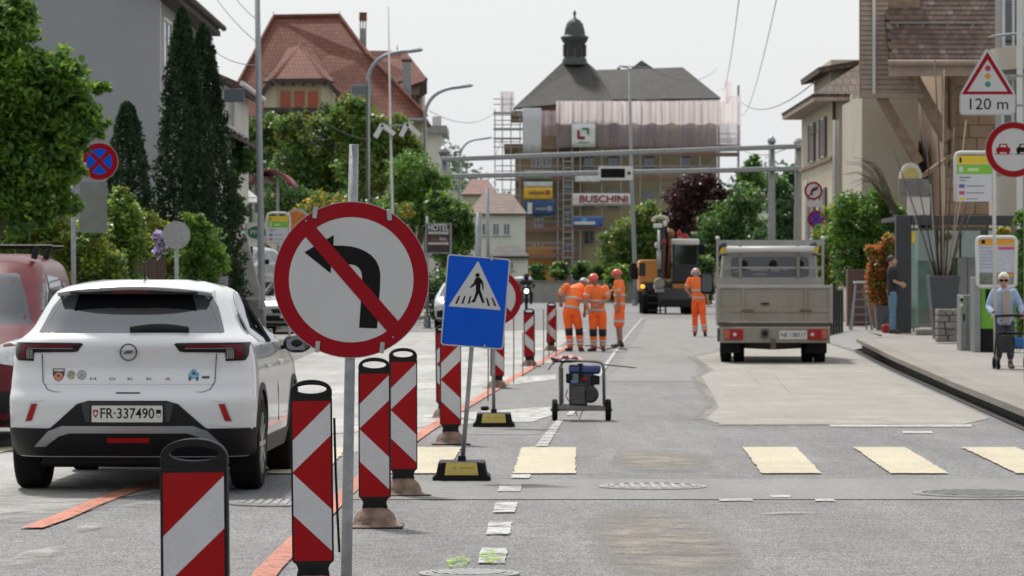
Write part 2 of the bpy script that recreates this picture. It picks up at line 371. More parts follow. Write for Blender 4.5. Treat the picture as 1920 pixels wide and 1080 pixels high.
# asphalt patches and concrete
def P(*pp, off=0.004): return [G(x, y, off) for x, y in pp]
def jag(poly, off, amp=0.03, step=0.25, seed=1):          # polygon from pixels with a slightly uneven edge
    rnd = random.Random(seed); g = [G(x, y, off) for x, y in poly]; out = []
    for a, b in zip(g, g[1:] + g[:1]):
        n_ = max(1, min(30, int((b - a).length / step)))
        for k in range(n_):
            p = a.lerp(b, k / n_); q = Vector((p.x + rnd.uniform(-amp, amp), p.y + rnd.uniform(-amp, amp) * 2, 0)); q.z = zr(q.y) + off; out.append(q)
    return out
def cut(poly_px): return poly_px
def marks(name, poly, mat, off, amp=0.02, step=0.3, seed=1): return sheet(name, jag(poly, off, amp, step, seed), mat, road)
def lane(name, rows, mat, off):
    return strip(name, [(G(*a, off), G(*b, off)) for a, b in rows], mat, road)
lane('asphalt_lane', [((-400, 1010), (120, 950)), ((-300, 900), (560, 880)), ((-100, 850), (820, 800)), ((200, 780), (905, 745)), ((500, 700), (1000, 684)), ((600, 655), (1062, 640)), ((700, 625), (1100, 618))], M_asph_l, 0.003)  # paler sheet standing in for the gloss on the left lane
lane('asphalt_lane', [((840, 815), (1010, 815)), ((905, 752), (1070, 752)), ((1005, 690), (1110, 690)), ((1060, 650), (1140, 650))], M_asph_d, 0.003)
_cp = ((2.18, 36.8, .5), (2.1, 38.5, .05), (2.45, 42, .05), (2.7, 48, .05), (3.0, 56, .05), (3.45, 60, .05), (3.62, 69.6, .05), (4.4, 74, .05), (5.2, 84, .2), (6.2, 100, .4))
_r = random.Random(8); _ds = [36.8 + .35 * k for k in range(180)]
strip('concrete_patch', [(Vector((np.interp(d, [q[1] for q in _cp], [q[0] for q in _cp]) + _r.uniform(-.02, .02) + .04 * math.sin(d * .9), d, zr(d) + .006)), Vector((XR(d) - .06 - np.interp(d, [q[1] for q in _cp], [q[2] for q in _cp]), d, zr(d) + .006))) for d in _ds if d < 100], M_conc, road)
M_concf = ground_mat('feathered_concrete', (0.25, 0.235, 0.213), speck=0.15, big=0.1, cell=140, alpha=(3.5, 0.4, 0.62))
strip('concrete_fringe', [(Vector((np.interp(d, [q[1] for q in _cp], [q[0] for q in _cp]) - .11, d, zr(d) + .0075)), Vector((np.interp(d, [q[1] for q in _cp], [q[0] for q in _cp]) + .06, d, zr(d) + .0075))) for d in _ds if d < 78], M_concf, road)
strip('concrete_fringe', [(Vector((2.1, d, .008)), Vector((4.9, d, .008))) for d in (36.5, 36.95)], M_concf, road)
for i, (xa, ya, xb, yb) in enumerate(((1420, 762, 1800, 752), (1500, 742, 1700, 733), (1480, 725, 1640, 718), (1560, 712, 1740, 722), (1395, 690, 1440, 735), (1450, 700, 1490, 745))): line_s = [G(xa, ya, .011), G((xa + xb) / 2, (ya + yb) / 2 + 1.5, .011), G(xb, yb, .011)]; strip('scrape_mark', [(p - Vector((.015, .06, 0)), p + Vector((.015, .06, 0))) for p in line_s], M_dust, road)
lane('grey_lane', [((1135, 715), (1312, 715)), ((1160, 690), (1304, 690)), ((1172, 665), (1345, 665)), ((1190, 640), (1380, 640)), ((1205, 615), (1400, 615)), ((1214, 598), (1420, 598))], M_strip, 0.0045)
lane('trench_strip', [((560, 936), (2200, 936)), ((560, 916), (2200, 916)), ((600, 899), (2200, 897))], M_strip, 0.005)
marks('mud_smear', [(1070, 945), (1330, 945), (1385, 1010), (1420, 1100), (1130, 1120), (1110, 1030)], M_stain, 0.0085, .05)
marks('mud_smear', [(1150, 838), (1320, 838), (1340, 886), (1135, 888)], M_stain, 0.0085, .05, seed=3)
marks('dust_patch', [(-20, 900), (130, 880), (280, 930), (60, 985), (-60, 1000)], M_dust, 0.0085, .05, seed=4)
marks('dust_patch', [(40, 1035), (140, 1018), (130, 1030), (60, 1062), (-30, 1070)], M_dust, 0.009, .04, seed=5)
marks('dust_patch', [(140, 985), (205, 976), (190, 992), (135, 998)], M_dust, 0.009, .02, seed=6)
marks('dust_patch', [(226, 946), (295, 938), (290, 948), (232, 952)], M_dust, 0.009, .02, seed=7)
marks('dust_patch', [(1530, 962), (1420, 966), (1450, 958), (1540, 958)], M_dust, 0.009, .02, seed=8)
for i, (x0, x1, y) in enumerate(((1345, 1410, 937), (1443, 1480, 930), (1525, 1565, 937), (1690, 1745, 810), (1555, 1820, 798))):
    marks('paint_scrap', [(x0, y - 1.5), (x1, y - 2), (x1 + 4, y + 2), (x0 + 3, y + 2)], M_whi, 0.009, .01, seed=20 + i)
# yellow zebra bars
for i, (a, b, c, e) in enumerate(((556, 652, 500, 610), (768, 866, 722, 836), (978, 1080, 962, 1079), (1393, 1492, 1428, 1541), (1600, 1697, 1670, 1779), (1803, 1905, 1906, 2020))):
    marks('zebra_bar', [(a, 838), (b, 838), (e, 887), (c, 887)], M_yel, 0.012, .009, .06, 40 + i)
# white dashes and old white blocks
for i, q in enumerate((((960, 889), (995, 889), (993, 896), (958, 896)), ((940, 906), (980, 906), (975, 921), (932, 921)), ((930, 941), (971, 941), (966, 960), (924, 960)), ((917, 978), (961, 978), (955, 1001), (911, 1001)), ((903, 1027), (951, 1027), (948, 1055), (896, 1055)))):
    marks('lane_dash', q, M_whi, 0.012, .006, .1, 60 + i)
for k in range(9):
    t0, t1 = k / 9, (k + 0.86) / 9
    q = [(1004 + 38 * t1, 836 - 48 * t1), (1026 + 30 * t1, 836 - 48 * t1), (1026 + 30 * t0, 836 - 48 * t0), (1004 + 38 * t0, 836 - 48 * t0)]
    marks('lane_rung', q, M_whi, 0.012, .006, .1, 80 + k)
lane('edge_line', [((1062, 778), (1074, 778)), ((1118, 704), (1127, 704)), ((1150, 660), (1156, 660)), ((1180, 622), (1184, 622)), ((1203, 596), (1206, 596))], M_whi, 0.012)
for i, q in enumerate((((545, 792), (780, 778), (1034, 763), (1032, 778), (1000, 791), (880, 795), (680, 808), (545, 818)), ((620, 726), (782, 716), (1043, 702), (1040, 711), (970, 720), (782, 730), (620, 740)),
                       ((700, 694), (872, 681), (1075, 669), (1060, 678), (872, 690), (700, 703)), ((760, 668), (920, 656), (1060, 650), (1050, 656), (910, 664), (760, 675)))):
    marks('white_block', q, M_whi, 0.0105, .03, .4, 90 + i)
# orange works line
def line(name, pts, wd, mat, off):
    g = [G(x, y, off) for x, y in pts]; rows = []
    for i, p in enumerate(g):
        t = g[min(i + 1, len(g) - 1)] - g[max(i - 1, 0)]; nx = Vector((t.y, -t.x, 0)).normalized() * wd / 2
        rows.append((p - nx, p + nx))
    return strip(name, rows, mat, road)
line('orange_line', [(470, 1110), (505, 1065), (560, 1010), (640, 930), (720, 862), (800, 806), (880, 757), (960, 710), (1005, 684), (1040, 664), (1075, 643)], .13, M_org, .0135)
line('orange_line', [(58, 989), (110, 971), (180, 941), (255, 914), (330, 893)], .14, M_org, .0135)
line('yellow_line', [(-40, 852), (30, 838), (60, 832)], .2, M_yel, .0125)
marks('spray_mark', [(835, 1048), (860, 1042), (882, 1050), (874, 1062), (845, 1062)], M_lime, .015, .02, seed=101)
marks('spray_mark', [(898, 1041), (918, 1030), (930, 1032), (930, 1040), (962, 1043), (930, 1050), (926, 1056), (915, 1055)], M_lime, .015, .01, seed=102)

# manhole covers
M_iron = pm('manhole_iron', (0.2, 0.2, 0.2), 0.45, 0.6, var=0.25, scale=9)
M_ironf = pm('manhole_rib', (0.26, 0.26, 0.255), 0.4, 0.5, var=0.2, scale=9)
def manhole(px, py, r, label, rot=0.0):
    p = G(px, py, 0.0); t = thing('manhole_cover', label, 'manhole cover', p, rot)
    MB().lathe([(r, 0.0), (r, .014), (r - .03, .016), (r - .03, .011), (.01, .011)], n=40).build('cover_plate', M_iron, t)
    MB().lathe([(r + .04, 0), (r + .04, .012), (r + .004, .0125), (r + .004, 0)], n=40).build('rim', M_ironf, t)
    n_ = 9; rb = MB()
    for k in range(n_):
        x = -r + .06 + (2 * r - .12) * k / (n_ - 1); hh = math.sqrt(max(0, (r - .04) ** 2 - x * x))
        MB().box((x, 0, .015), (.035, 2 * hh, .007)).build('tread_rib', M_ironf, t)
manhole(1224, 914, .36, 'round ribbed manhole cover in the pale asphalt strip beyond the dashes')
manhole(1832, 927, .42, 'round ribbed manhole cover in the pale strip towards the kerb', .5)
manhole(520, 945, .30, 'round ribbed manhole cover between the white car and the striped beacons')
manhole(880, 1078, .22, 'round manhole cover beside the lime green spray marks', .3)
# ================================================================ beacons and works signs
def sheeting(name, rgb, rough=0.42, cell=0.0, var=0.06):  # retro-reflective film with a fine honeycomb
    m = pm(name, rgb, rough, 0.0, var=var, scale=6, grime=0.12, spec=0.12)
    if cell:
        n = m.node_tree; b = n.nodes['Principled BSDF']; tc = n.nodes.new('ShaderNodeTexCoord')
        mp = n.nodes.new('ShaderNodeMapping'); mp.inputs['Scale'].default_value = (cell, cell, cell)
        vo = n.nodes.new('ShaderNodeTexVoronoi'); vo.feature = 'DISTANCE_TO_EDGE'; vo.inputs['Scale'].default_value = 1.0; vo.inputs['Randomness'].default_value = 0.12
        n.links.new(tc.outputs['Object'], mp.inputs[0]); n.links.new(mp.outputs[0], vo.inputs['Vector'])
        rp = n.nodes.new('ShaderNodeValToRGB'); rp.color_ramp.elements[0].position = 0.03; rp.color_ramp.elements[1].position = 0.14
        rp.color_ramp.elements[0].color = (0.84, 0.84, 0.84, 1); rp.color_ramp.elements[1].color = (1, 1, 1, 1)
        n.links.new(vo.outputs['Distance'], rp.inputs[0])
        mx_ = n.nodes.new('ShaderNodeMix'); mx_.data_type = 'RGBA'; mx_.blend_type = 'MULTIPLY'; mx_.inputs[0].default_value = 1.0
        src = b.inputs['Base Color'].links[0].from_socket
        n.links.new(src, mx_.inputs[6]); n.links.new(rp.outputs[0], mx_.inputs[7]); n.links.new(mx_.outputs[2], b.inputs['Base Color'])
    return m
M_bred = sheeting('beacon_red', (0.28, 0.005, 0.008))
M_bwhite = sheeting('beacon_white', (0.52, 0.52, 0.54), cell=150)
M_swhite = sheeting('sign_white', (0.46, 0.46, 0.465), var=0.03)
M_sred = sheeting('sign_red', (0.25, 0.003, 0.010), var=0.05)
M_sblue = sheeting('sign_blue', (0.001, 0.075, 0.50), var=0.05)
M_sblack = pm('sign_black', (0.008, 0.008, 0.008), 0.6, var=0.2, spec=0.1)
M_alu = pm('sign_aluminium', (0.33, 0.33, 0.34), 0.42, 0.55, var=0.12, scale=12, grime=0.2)
M_galv = pm('galvanised_steel', (0.27, 0.28, 0.29), 0.5, 0.6, var=0.22, scale=14, grime=0.3, bump=0.1, bscale=60)
M_rub = pm('black_rubber', (0.009, 0.009, 0.010), 0.65, spec=0.2, var=0.25, scale=10, bump=0.15, bscale=80)
M_foot = pm('worn_rubber_foot', (0.17, 0.105, 0.075), 0.8, var=0.7, scale=11, bump=0.5, bscale=35, grime=0.75)
M_label = pm('yellow_label', (0.55, 0.42, 0.10), 0.6, var=0.15, scale=8, grime=0.25)

def make_beacon():
    t = thing('striped_beacon', '', 'traffic beacon')
    W, Z0, Z1 = 0.198, 0.175, 1.045; H = 0.80                  # panel width, bottom, top; striped height
    fz = Z0 + 0.012
    # black plastic board with a hand-hole arch at the top, hole as real opening
    outer = [(-W / 2, Z0), (W / 2, Z0)] + [(W / 2 * math.cos(a), Z1 - .08 + .08 * math.sin(a)) for a in [math.pi * k / 16 for k in range(17)]]
    b = MB(); nH = 24
    body = [(-W / 2 + .012, Z0), (W / 2 - .012, Z0), (W / 2, Z0 + .012), (W / 2, Z1 - .085), (-W / 2, Z1 - .085), (-W / 2, Z0 + .012)]
    b.prism(body, front(0, -.028, 0), .056)
    # handle arch as a ring of quads
    ang = [2 * math.pi * k / 40 for k in range(41)]; zc = Z1 - .045
    def sp(v, q): return math.copysign(abs(v) ** q, v)
    def ring(y): return [(W / 2 * sp(math.cos(a), .95 if a < math.pi else .3), y, (Z1 - .06 + .06 * math.sin(a) ** .9) if 0 < a < math.pi - 1e-6 else (Z1 - .06 + min(0, .03 * sp(math.sin(a), .3)))) for a in ang], [((W / 2 - .026) * math.cos(a), y, zc + .021 * math.sin(a)) for a in ang]
    o0, i0 = ring(-.026); o1, i1 = ring(.026); vs = o0 + i0 + o1 + i1; n_ = 41; fs = []
    for k in range(n_ - 1):
        fs += [(k, k + 1, n_ + k + 1, n_ + k), (2 * n_ + k, 3 * n_ + k, 3 * n_ + k + 1, 2 * n_ + k + 1), (k, 2 * n_ + k, 2 * n_ + k + 1, k + 1), (n_ + k, n_ + k + 1, 3 * n_ + k + 1, 3 * n_ + k)]
    b.add(vs, fs)
    b.build('board', M_rub, t, bevel=.004)
    pw = W - .018; fr = front(0, -.0295, 0)
    zt = Z1 - .10; u = pw
    MB().prism([(-pw / 2, fz), (pw / 2, fz), (pw / 2, zt), (-pw / 2, zt)], fr, .004).build('red_sheeting', M_bred, t)
    def st(poly): return [(-pw / 2 + x * u, zt - y * u) for x, y in poly]
    k = (zt - fz) / u / 3.98
    fw = front(0, -.0303, 0)
    for poly in ([(0, .98 * k), (1, .05 * k), (1, .86 * k), (0, 1.76 * k)], [(0, 1.80 * k), (1, 2.70 * k), (1, 3.74 * k), (0, 2.84 * k)]):
        MB().prism(st(poly), fw, .003).build('white_stripe', M_bwhite, t)
    MB().prism([(-W / 2 + .02, .115), (W / 2 - .02, .115), (W / 2 - .028, .15), (W / 2 - .012, Z0 + .01), (-W / 2 + .012, Z0 + .01), (-W / 2 + .028, .15)], front(0, -.035, 0), .07).build('neck', M_rub, t, bevel=.006)
    f = MB(); rings = []
    for r, z in ((.178, 0), (.176, .010), (.155, .014), (.136, .024), (.128, .05), (.114, .08), (.092, .104), (.07, .117), (.05, .12)):
        q = 0.72
        rings.append([Vector((math.copysign(abs(math.cos(a)) ** q, math.cos(a)) * r * (1 + .03 * math.sin(5 * a)), math.copysign(abs(math.sin(a)) ** q, math.sin(a)) * r * 1.1, z)) for a in [2 * math.pi * j / 28 for j in range(28)]])
    f.rings(rings); f.build('rubber_foot', M_foot, t, angle=50)
    e = MB(); e.box((0, 0, .005), (.352, .40, .01)); e.build('base_plate', M_rub, t, bevel=.004)
    return t
BE = [(370, 10.2, -2, 'striped beacon before the white car bumper, first of the row, no foot showing'),
      (588, 16.45, 3, 'striped beacon with a thin black strap, between the white car and the no-left-turn sign post'),
      (703, 21.4, 0, 'striped beacon on a rust-brown foot just behind the no-left-turn sign post'),
      (756, 24.6, 9, 'striped beacon turned slightly, half hidden behind its neighbour near the no-left-turn sign'),
      (845, 32.4, 4, 'striped beacon with an orange-red lowest panel behind the blue crossing sign'),
      (835, 38.6, 8, 'striped beacon almost hidden behind the beacon beside the blue crossing sign'),
      (932, 49.7, 12, 'striped beacon behind the second sign base, next to a thin steel rod'),
      (993, 62.5, 10, 'striped beacon on the orange line where the row of thin steel rods begins'),
      (1033, 75.0, 6, 'last striped beacon of the row, close beside the bending road worker')]
b0 = make_beacon()
for i, (px, d, yw, lab) in enumerate(BE):
    o = b0 if i == 0 else copy_tree(b0)
    o.location = (XA(px, d), d, zr(d)); o.rotation_euler = (R(random.uniform(-1, 1)), R(random.uniform(-.8, .8)), R(yw))
    tag(o, lab, 'traffic beacon', 'striped beacons along the orange line')
    if i == 1:
        MB().path([(.108, .03, .86), (.112, .04, .6), (.118, .04, .4), (.125, .045, .22)], .006, 6).build('strap', M_rub, o)

# ---- no-left-turn sign on its post
d = 13.35; s_ = F / d
t = thing('no_left_turn_sign', 'round no-left-turn sign, red ring with struck-out black arrow, on a steel post', 'road sign', (XA(646, d), d, 0))
x0 = XA(646, d)
def fl(px, py, dd=0): return (XA(px, d) - x0, dd, ZA(py, d))
MB().path([(0, .03, 0), fl(650, 1000, .03), fl(656, 640, .03), fl(663, 270, .03)], [.0215, .0215, .020, .0185], 16).build('post', M_galv, t, smooth=True)
cx, _, cz = fl(658.5, 524.5)
fn = front(cx, 0, cz); RX, RZ = 146 / s_, 147 / s_
MB().prism(circle(RZ, 72, rx=RX), front(cx, .0, cz), .004).build('back_plate', M_alu, t)
def ringmesh(r0, r1, f, n_=72, ax=1.0):
    mb = MB(); vs = [f(r0 * ax * math.cos(a), r0 * math.sin(a), 0) for a in [2 * math.pi * k / n_ for k in range(n_)]] + [f(r1 * ax * math.cos(a), r1 * math.sin(a), 0) for a in [2 * math.pi * k / n_ for k in range(n_)]]
    mb.add(vs, [(k, (k + 1) % n_, n_ + (k + 1) % n_, n_ + k) for k in range(n_)]); return mb
MB().add([front(cx, -.001, cz)(x, y, 0) for x, y in circle(118.5 / s_, 72, rx=117 / s_)], [tuple(range(72))]).build('white_field', M_swhite, t)
ringmesh(117.5 / s_, 145.5 / s_, front(cx, -.0016, cz), ax=.995).build('red_ring', M_sred, t)
arrow = [(570.7, 472.9), (625.7, 440.8), (625.3, 460.3), (642, 460.6), (658.5, 462), (672, 465.5), (683.8, 470.6), (695, 477.5), (704.4, 487.8), (710.5, 500), (713, 513), (713, 528), (712.4, 540.6), (707, 615.8), (673.4, 614.4), (676.4, 570.4), (679, 530), (679, 517.6), (676.8, 508.5), (672.3, 501.6), (666, 497.4), (658.5, 495.8), (649, 495.6), (621, 494.7), (620, 512.3)]
MB().add([front(cx, -.0022, cz)((x - 658.5) / s_, (524.5 - y) / s_, 0) for x, y in arrow], [tuple(range(len(arrow)))]).build('arrow', M_sblack, t)
bar = [(567, 437), (588, 421), (751, 607), (730, 626)]
MB().add([front(cx, -.0032, cz)((x - 658.5) / s_, (524.5 - y) / s_, 0) for x, y in bar], [(0, 1, 2, 3)]).build('red_bar', M_sred, t)
for px, py, ro in ((591, 399, .12), (730, 403, -.08), (595.5, 650, .1), (716.5, 652, .12)):
    a, _, c = fl(px, py)
    MB().prism(rrect(8.5 / s_, 21 / s_, .003, 3), front(a, -.010, c, 0, -ro), .016).build('clip', M_alu, t, bevel=.001)
for px, py in ((573.5, 414), (737, 632)):
    a, _, c = fl(px, py); MB().lathe([(.003, -.006), (.004, -.004), (.004, 0)], (a, 0, c), 10, 'y').build('bolt', M_alu, t)

# ---- blue pedestrian-crossing sign and ring sign on weighted rubber bases
def rubber_base(t, x, y):
    w_, h_ = .44, .145
    MB().prism([(-.5 * w_, 0), (.5 * w_, 0), (.5 * w_, .035), (.44 * w_, .05), (.40 * w_, h_), (-.40 * w_, h_), (-.44 * w_, .05), (-.5 * w_, .035)], front(x, y - .2, 0), .42).build('base_block', M_rub, t, bevel=.01)
    for sx in (-1, 1): MB().box((x + sx * .155, y - .205, .093), (.022, .02, .09)).build('base_grip', M_rub, t, bevel=.004)
    l = MB(); l.prism([(-.128, .048), (.128, .048), (.115, .142), (-.115, .142)], front(x, y - .2035, 0), .002); l.build('yellow_label', M_label, t)
    for a, b in ((-.07, .03), (-.01, .05), (.04, .06)):
        MB().prism([(a, .098), (a + b, .102), (a + b, .106), (a, .101)], front(x, y - .2042, 0), .0004).build('label_print', M_sblack, t)
    MB().lathe([(.034, 0), (.03, .05)], (x, y, h_ - .01), 12).build('post_socket', M_rub, t)
d = 26.5; s_ = F / d; p = G(866, 905)
p = Vector((XA(866, d), d, 0))
t = thing('crossing_sign', 'tall blue pedestrian-crossing sign leaning on a black weighted base', 'road sign', p)
rubber_base(t, 0, 0); x0 = p.x
def fl(px, py, dd=0): return (XA(px, d) - x0, dd, ZA(py, d))
MB().path([(0, 0, .1), fl(876, 760), fl(884, 655), fl(893, 500)], .0175, 14).build('post', M_galv, t, smooth=True)
cx, _, cz = fl(891.5, 566); ro = R(-4.6)
f0 = front(cx, -.03, cz, R(4), ro); wS, hS = 118.5 / s_, 171 / s_
MB().prism(rrect(wS, hS, .025), front(cx, -.03, cz, R(4), ro), .006).build('board', M_alu, t)
MB().prism(rrect(wS - .004, hS - .004, .024), front(cx, -.0308, cz, R(4), ro), .003).build('white_border', M_swhite, t)
MB().prism(rrect(wS - .02, hS - .02, .02), front(cx, -.0316, cz, R(4), ro), .003).build('blue_field', M_sblue, t)
cr, sr = math.cos(-ro), math.sin(-ro)
def sg(px, py):                                          # photo pixel -> (u, v) on the tilted board
    u, v = (px - 891.5) / s_, (566 - py) / s_; return (u * cr - v * sr, u * sr + v * cr)
MB().add([front(cx, -.0324, cz, R(4), ro)(*sg(*q), 0) for q in ((896.5, 489), (939.5, 581.5), (841, 574))], [(0, 1, 2)]).build('white_triangle', M_swhite, t)
def zz(x, y): return (800 + x / 3.0, 480 + y / 3.0)      # coordinates read from a x3 enlargement
ped = [[(283, 97), (292, 95), (298, 102), (298, 112), (292, 120), (282, 120), (274, 112), (275, 102)],
       [(276, 122), (300, 120), (316, 142), (321, 165), (320, 192), (314, 193), (312, 168), (304, 152), (303, 190), (314, 225), (327, 262), (313, 265), (292, 212), (270, 262), (248, 258), (264, 242), (277, 200), (276, 160), (262, 172), (246, 180), (242, 174), (262, 155)]]
for q in ped:
    MB().add([front(cx, -.0332, cz, R(4), ro)(*sg(*zz(*a)), 0) for a in q], [tuple(range(len(q)))]).build('walking_figure', M_sblack, t)
for xa, xb in ((180, 160), (211, 195), (243, 231), (333, 345), (364, 381)):
    y0, y1 = (225, 268) if xa < 300 else (235, 281)
    q = [(xa, y0), (xa + 9, y0), (xb + 12, y1), (xb, y1)]
    MB().add([front(cx, -.0330, cz, R(4), ro)(*sg(*zz(*a)), 0) for a in q], [(0, 1, 2, 3)]).build('crossing_stripe', M_sblack, t)
for px, py in ((861.5, 480), (922, 485), (850.5, 646), (908.5, 650)):
    a, _, c = fl(px, py); MB().box((a, -.028, c), (.018, .02, .03)).build('clip', M_alu, t, bevel=.002)

d = 36.4; s_ = F / d; p = Vector((XA(926, d), d, 0))
t = thing('ring_sign', 'round red-ringed sign half hidden behind the blue crossing sign, on weighted base', 'road sign', p); x0 = p.x
rubber_base(t, 0, 0)
MB().path([(0, 0, .1), fl(925, 700), fl(925.5, 600), fl(926, 515)], .0185, 14).build('post', M_galv, t, smooth=True)
cx, _, cz = fl(926, 558)
MB().prism(circle(.295, 56), front(cx, -.026, cz), .004).build('back_plate', M_alu, t)
MB().add([front(cx, -.027, cz)(x, y, 0) for x, y in circle(.23, 56)], [tuple(range(56))]).build('white_field', M_swhite, t)
ringmesh(.228, .294, front(cx, -.0276, cz), 56).build('red_ring', M_sred, t)
MB().add([front(cx, -.0284, cz)(x, y, 0) for x, y in ((-.2, .17), (-.16, .21), (.2, -.17), (.16, -.21))], [(0, 1, 2, 3)]).build('red_bar', M_sred, t)
# lump of rubber beside it and thin steel rods
o = MB().ell((0, 0, .03), (.055, .05, .03), 12, 6).build('rubber_lump', M_rub, None, smooth=True); o.location = G(909, 770); tag(o, 'small black rubber lump lying by the ring sign base', 'rubber lump')
M_rust = pm('rusty_rod', (0.13, 0.075, 0.06), 0.7, 0.4, var=0.4, scale=8)
rods = [(915, 752, .95), (963, 720, 1.0), (980, 707, .72), (1019, 685, 1.02), (1001, 692, .95), (1043, 668, .95), (1029, 672, .9)]
rl = ['thin rusty steel rod pushed into the road behind the ring sign base', 'thin rusty steel rod standing between the ring sign and the striped beacons', 'short thin steel rod beside the orange line', 'tall thin steel rod standing between the two last striped beacons', 'thin steel rod close against the beacon where the rods begin', 'thin steel rod beside the bending worker', 'thin steel rod touching the last striped beacon']
for (px, py, h), lab in zip(rods, rl):
    o = MB().path([(0, 0, -.02), (.004, 0, h * .5), (0, 0, h)], .008, 6).build('marking_rod', M_rust); o.location = G(px, py); tag(o, lab, 'steel rod', 'marking rods along the orange line')
# ================================================================ cars
def tint_mat(name, col, f0=0.12, rough=0.04):
    m = bpy.data.materials.new(name); m.use_nodes = True; n = m.node_tree; n.nodes.clear()
    df = n.nodes.new('ShaderNodeBsdfDiffuse'); df.inputs[0].default_value = (*col, 1)
    gl = n.nodes.new('ShaderNodeBsdfGlossy'); gl.inputs['Roughness'].default_value = rough; gl.inputs[0].default_value = (0.9, 0.93, 1, 1)
    fr = n.nodes.new('ShaderNodeFresnel'); fr.inputs[0].default_value = 1.5
    ad = n.nodes.new('ShaderNodeMath'); ad.operation = 'ADD'; ad.use_clamp = True; ad.inputs[1].default_value = f0
    ms = n.nodes.new('ShaderNodeMixShader'); o = n.nodes.new('ShaderNodeOutputMaterial')
    n.links.new(fr.outputs[0], ad.inputs[0]); n.links.new(ad.outputs[0], ms.inputs[0]); n.links.new(df.outputs[0], ms.inputs[1]); n.links.new(gl.outputs[0], ms.inputs[2]); n.links.new(ms.outputs[0], o.inputs[0])
    MATS[name] = m; return m
M_glass = tint_mat('tinted_car_glass', (0.006, 0.007, 0.008), 0.14)
M_glass2 = tint_mat('car_glass', (0.012, 0.014, 0.015), 0.035)
M_carw = pm('white_car_paint', (0.56, 0.575, 0.60), 0.32, var=0.02, scale=2, coat=0.9)
M_clad = pm('black_car_plastic', (0.009, 0.0095, 0.011), 0.5, var=0.25, scale=6, bump=0.05, bscale=300, spec=0.22)
M_tyre = pm('tyre_rubber', (0.008, 0.008, 0.008), 0.8, spec=0.15, var=0.3, scale=15, bump=0.2, bscale=60)
M_silver = pm('silver_trim', (0.32, 0.33, 0.35), 0.35, 0.6, var=0.08)
M_rim = pm('alloy_rim', (0.3, 0.3, 0.31), 0.35, 0.7, var=0.15, scale=20)
M_lampd = pm('smoked_lamp', (0.012, 0.006, 0.007), 0.15, var=0.1, spec=0.25)
M_lampr = pm('red_lamp', (0.12, 0.003, 0.008), 0.2, var=0.1, spec=0.25)
M_refl = pm('red_reflector', (0.30, 0.006, 0.010), 0.25, var=0.1, spec=0.3)
M_clear = pm('clear_lamp', (0.45, 0.46, 0.47), 0.12, var=0.2, scale=20, coat=1.0)
M_plate = pm('number_plate_white', (0.5, 0.5, 0.48), 0.4, var=0.05)
M_seam = pm('panel_gap', (0.03, 0.03, 0.035), 0.7, var=0.1)

